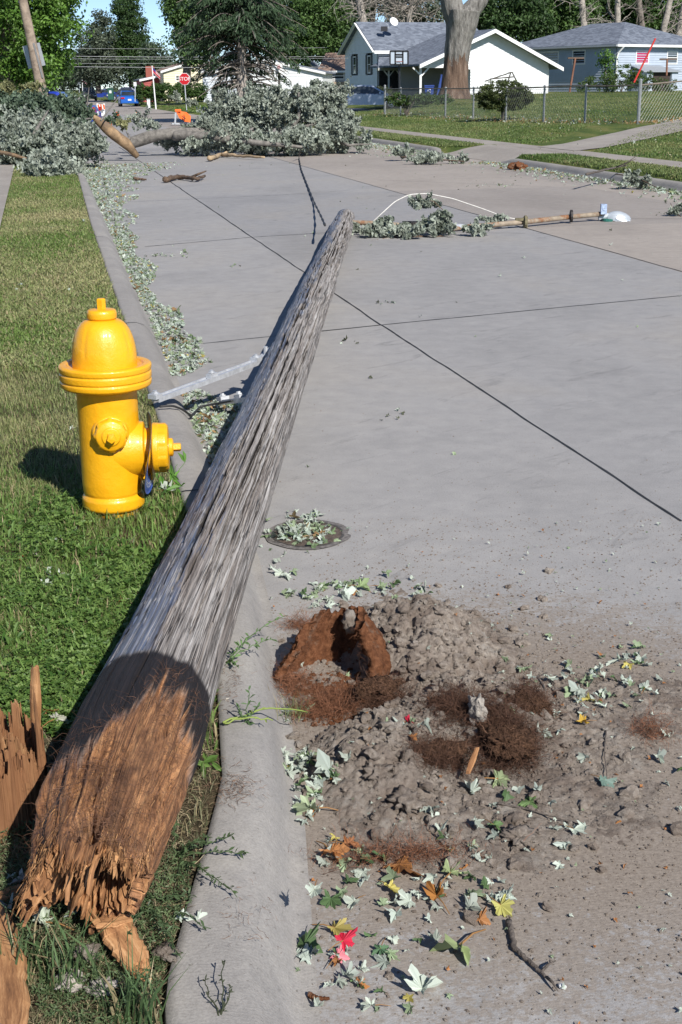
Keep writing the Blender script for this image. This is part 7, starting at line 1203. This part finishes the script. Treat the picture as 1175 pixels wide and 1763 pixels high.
# ---------------------------------------------------------------- vehicles
MTYR = simple('tyre', (.015, .015, .016), .8); MRIM = simple('wheel_rim', (.45, .46, .48), .35, .7); MLR = simple('tail_lamp', (.45, .01, .01), .25); MLW = simple('head_lamp', (.75, .76, .78), .2); MPL = simple('number_plate', (.75, .77, .80), .4)
def car(name, label, cat, g, yaw, paint, L=4.5, Wd=1.78, H_=1.45, kind='sedan', front=True):
    t = thing(name, label, cat, tuple(g)); C_, S_ = math.cos(yaw), math.sin(yaw); X_, Y_, g = np.array([C_, S_, 0]), np.array([-S_, C_, 0]), np.asarray(g, float); z3 = np.array([0, 0, 1.]); q = lambda x, y, z: g+X_*x+Y_*y+z3*z   # x forward
    if kind == 'truck': up = [(-L/2, .55), (-L/2, 1.02), (-.35*L+.1, 1.02), (-.10*L, 1.05), (0.22*L, 1.08), (.45*L, .98), (L/2, .85), (L/2, .45)]; roof = [(-.08*L, 1.04), (-.05*L, H_), (.10*L, H_), (.22*L, 1.06)]
    else: up = [(-L/2, .35), (-L/2-.02, .62), (-L*.46, .90), (-L*.30, .96), (.20*L, .92), (.42*L, .78), (L*.49, .62), (L/2, .35)]; roof = [(-L*.36, .94), (-L*.20, H_-.05), (-L*.05, H_), (.08*L, H_-.04), (.27*L, .90)]
    def slab(pts, ws, n_=1):
        st = []; 
        for w in (-1, -.93, .93, 1):
            k = .94 if abs(w) == 1 else 1.; st.append([q(x*(k if abs(w) == 1 else 1), w*ws[i]/2, .25+(z-.25)*k if abs(w) == 1 else z) for i, (x, z) in enumerate(pts)])
        m_ = len(pts); V = np.array(st).reshape(-1, 3); F4 = [[a*m_+i, a*m_+(i+1) % m_, (a+1)*m_+(i+1) % m_, (a+1)*m_+i] for a in range(3) for i in range(m_)]; F3 = [[0, i, i+1] for i in range(1, m_-1)]+[[3*m_, 3*m_+i+1, 3*m_+i] for i in range(1, m_-1)]; return V, [F4, F3]
    mb = MB(); mb.add(*slab([(-L/2, .30)]+up[1:-1]+[(L/2, .30)], [Wd]*len(up))); mb.build('body', paint, t, smooth_=False)
    mb = MB(); ws = [Wd*.92]+[Wd*.76]*(len(roof)-2)+[Wd*.90]; mb.add(*slab(roof, ws)); cab = mb.build('cabin', paint, t)
    # glass: a slightly smaller profile standing proud on the sides and ends
    gl = MB(); r_ = np.array(roof); cen = r_.mean(0); 
    for sd in (-1, 1):
        pts = [(x*.0+cen[0]+(x-cen[0])*.84, .97+(z-.94)*.80) for x, z in roof]; yv = [sd*(w*.5+.012)*(1.0) for w in ws]; V = [q(x, yv[i]*1.0-sd*.0, z) for i, (x, z) in enumerate(pts)]; V = np.array(V); m_ = len(V); f_ = [[0, i, i+1] for i in range(1, m_-1)]; gl.add(V+Y_*sd*.008, [f_, ]); gl.add(V+Y_*sd*.010, [[v[::-1] for v in f_]])
    for (p_, r2, sg) in ((roof[0], roof[1], -1), (roof[-1], roof[-2], 1)):
        a, b_ = np.array(p_), np.array(r2); a2, b2 = a+(b_-a)*.12, a+(b_-a)*.88; n_ = np.array([-(b_-a)[1], (b_-a)[0]]); n_ = n_/np.linalg.norm(n_)*.015*(1 if sg < 0 else -1); w0, w1 = Wd*.41, Wd*.35
        V = [q(a2[0]+n_[0], -w0, a2[1]+n_[1]), q(a2[0]+n_[0], w0, a2[1]+n_[1]), q(b2[0]+n_[0], w1, b2[1]+n_[1]), q(b2[0]+n_[0], -w1, b2[1]+n_[1])]; gl.add(V, [[[0, 1, 2, 3]]]); gl.add(np.array(V)+X_*sg*.004, [[[3, 2, 1, 0]]])
    gl.build('window', MGLS, cab)
    for x in (-.31*L, .31*L):
        for sd in (-1, 1):
            c = q(x, sd*(Wd/2-.10), .33); R_ = Matrix(((X_[0], 0, Y_[0]*sd, c[0]), (X_[1], 0, Y_[1]*sd, c[1]), (0, 1, 0, c[2]), (0, 0, 0, 1))); mb = MB(); mb.lathe([(.20, .11), (.31, .12), (.335, .08), (.335, -.10), (0, -.10)], 20, R_); w = mb.build('wheel', MTYR, t, smooth_=True); mb = MB(); mb.lathe([(0, .125), (.08, .13), (.20, .112)], 12, R_); mb.build('rim', MRIM, w)
    for sd in (-1, 1):
        for (x, mat, nm) in ((L/2+.0, MLW, 'headlight'), (-L/2-.01, MLR, 'tail_light')): mb = MB(); mb.box(q(x, sd*Wd*.37, .70 if nm == 'headlight' else .78), (.06, Wd*.2, .14), np.stack([X_, Y_, z3], 1)); mb.build(nm, mat, t)
        mb = MB(); mb.box(q(.17*L, sd*(Wd/2+.07), .98), (.12, .16, .12), np.stack([X_, Y_, z3], 1)); mb.build('mirror', paint, t)
    mb = MB(); mb.box(q(-L/2-.035, 0, .62), (.02, .32, .15), np.stack([X_, Y_, z3], 1)); mb.build('number_plate', MPL, t)
    mb = MB(); mb.box(q(-L/2-.02, 0, .42), (.05, Wd*.9, .14), np.stack([X_, Y_, z3], 1)); mb.box(q(L/2+.0, 0, .40), (.05, Wd*.9, .16), np.stack([X_, Y_, z3], 1)); mb.build('bumper', simple('bumper_'+name, (.03, .03, .035), .6) if kind == 'truck' else paint, t); return t
def paint(n, c, met=.3): return simple(n, c, .28, met, var=.03, coat=.6)
car('silver_blue_car', 'silver blue sedan parked side on before the white house', 'car', gpt(632, 84)*[1, 1, 1]+[0, 0, .02], -.06, paint('silver_blue_paint', (.40, .46, .58), .3), 4.9, 1.8, 1.43)
g = P(222, 187, 132); g[2] = 0; car('blue_car', 'bright blue sedan parked tail on at the far kerb', 'car', g, math.radians(102), paint('bright_blue_paint', (.02, .14, .55)), 4.3, 1.72, 1.45)
g = P(154, 166, 195); g[2] = .05; car('pickup_truck', 'dark pickup truck coming down the far street', 'pickup truck', g, math.radians(-78), paint('grey_paint', (.09, .09, .09)), 5.3, 1.95, 1.8, 'truck')
for i, (x, y, D_, yw, c, l) in enumerate([(180, 160, 205, 190, (.02, .05, .30), 'dark blue car parked beyond the pickup on the right'), (216, 162, 175, 185, (.05, .05, .10), 'dark van like car parked above the bright blue sedan'), (33, 178, 60, 185, (.02, .04, .16), 'dark blue car parked under the shaded tree at far left'), (3, 168, 64, 170, (.16, .03, .09), 'maroon car cut by the left frame edge'), (66, 184, 52, 180, (.02, .05, .42), 'bright blue car behind the leaning pole')]):
    g = P(x, y, D_); g[2] = max(float(gz(g[0], g[1])), 0); car('parked_car', l, 'car', g, math.radians(yw), paint('car_paint_%s' % 'abcde'[i], c), 4.4, 1.75, 1.45+.2*(i == 1))
# far lawns: short blades where the turf shows
def lawn(name, label, n, u0, u1, v0, v1, h, w, c0=(.11, .18, .045), c1=(.26, .29, .12)):
    u = rng.uniform(u0, u1, n); v = v0*(v1/v0)**rng.random(n); X, Y = XY(u, v); k = (Y > 12)&(np.abs(X) < Y*.30)
    wu = np.interp(v, [26, 29, 31.5, 37, 44, 55], [99, 99, 99, 99, 99, 99]); u, v, X, Y = u[k], v[k], X[k], Y[k]
    lo_ = np.interp(u, [11.8, 14.3, 17.9, 20, 30], [28.6, 32.6, 37.8, 40.2, 53]); hi_ = np.interp(u, [11.8, 15.3, 19.9, 26.9], [31.6, 37.4, 44.8, 54.8]); ok = ~((u > 11.7) & (v > lo_-.3) & (v < hi_+.3)); ok &= ~((u > 11.05) & (u < 12.1)); ok &= ~((u < 11.2) & (v > 27.7) & (v < 33)); X, Y = X[ok], Y[ok]; g = fbm(X*.35, Y*.35, None, 9, 3)+.35*np.sin((X*.9+Y*.25)*2.2)
    blades(name, label, put(X, Y, .0), h, w, c0, c1, .8, bias=np.clip(.45+.5*g, 0, 1), dd=.03)
lawn('grass', 'mown grass strip along the right kerb', 60000, 9.98, 11.1, 16, 60, .06, .022); lawn('grass', 'striped mown lawn of the right hand yards', 150000, 12.05, 34, 22, 75, .05, .022); lawn('grass', 'mown lawn of the far corner house', 16000, 10.2, 30, 92, 118, .10, .10, (.09, .17, .03), (.20, .26, .08))
X = rng.uniform(8, 20, 700); k = []
gleaf('fallen_leaves', 'tan and silver leaves along the foot of the chain link fence', np.concatenate([(FP[i]*(1-t_)+FP[i+1]*t_)[None, :2]+rng.normal(size=(26, 2))*[.6, .35] for i in range(len(FP)-1) for t_ in (.15, .5, .85)]+[(FP2[0]*(1-t_)+FP2[1]*t_)[None, :2]+rng.normal(size=(60, 2))*[.5, .5]-[0, .6] for t_ in (.1, .25, .4)]), [.4, .4, .2], .10, [SIL, (.40, .27, .14), (.30, .16, .06)], zf=lambda x, y: gz(x, y)+.04)
gleaf('fallen_leaves', 'odd silvery leaves dotted over the right hand lawn', np.concatenate([rng.uniform([5, 32], [16, 60], (150, 2)), rng.uniform([3, 20], [9, 34], (60, 2))]), [.5, .5], .07, [SIL, (.4, .36, .25)], zf=lambda x, y: np.maximum(gz(x, y), 0)+.03)
# things of one kind share a group phrase
GRP = {'leaf': 'single leaves fallen on the road, heap and verge', 'tree': 'trees along the street and behind the houses', 'car': 'cars parked along the street', 'house': 'houses along the street', 'twig': 'twigs lying on the road', 'branch': 'broken branches from the storm', 'clod': 'clods of soil', 'wire': 'overhead wires across the street', 'tag': 'orange warning tags in the branches', 'sign': 'small signs on posts', 'weed': 'weeds round the kerb and hydrant', 'splinter': 'wood splinters from the snapped pole', 'root clump': 'root clumps on the soil heap', 'recycling bin': 'blue bins by the carport', 'clothesline post': 'clothesline posts in the yard', 'bracket': 'steel brackets on the fallen pole', 'cable': 'loose cables', 'clip': 'small clips on the hardware', 'fence': 'fences', 'flagpole': 'flagpoles', 'stone': 'stones'}
for o in list(S.objects):
    if o.parent is None and o.get('label') and o.get('kind') is None and o.get('category') in GRP and 'group' not in o: o['group'] = GRP[o['category']]
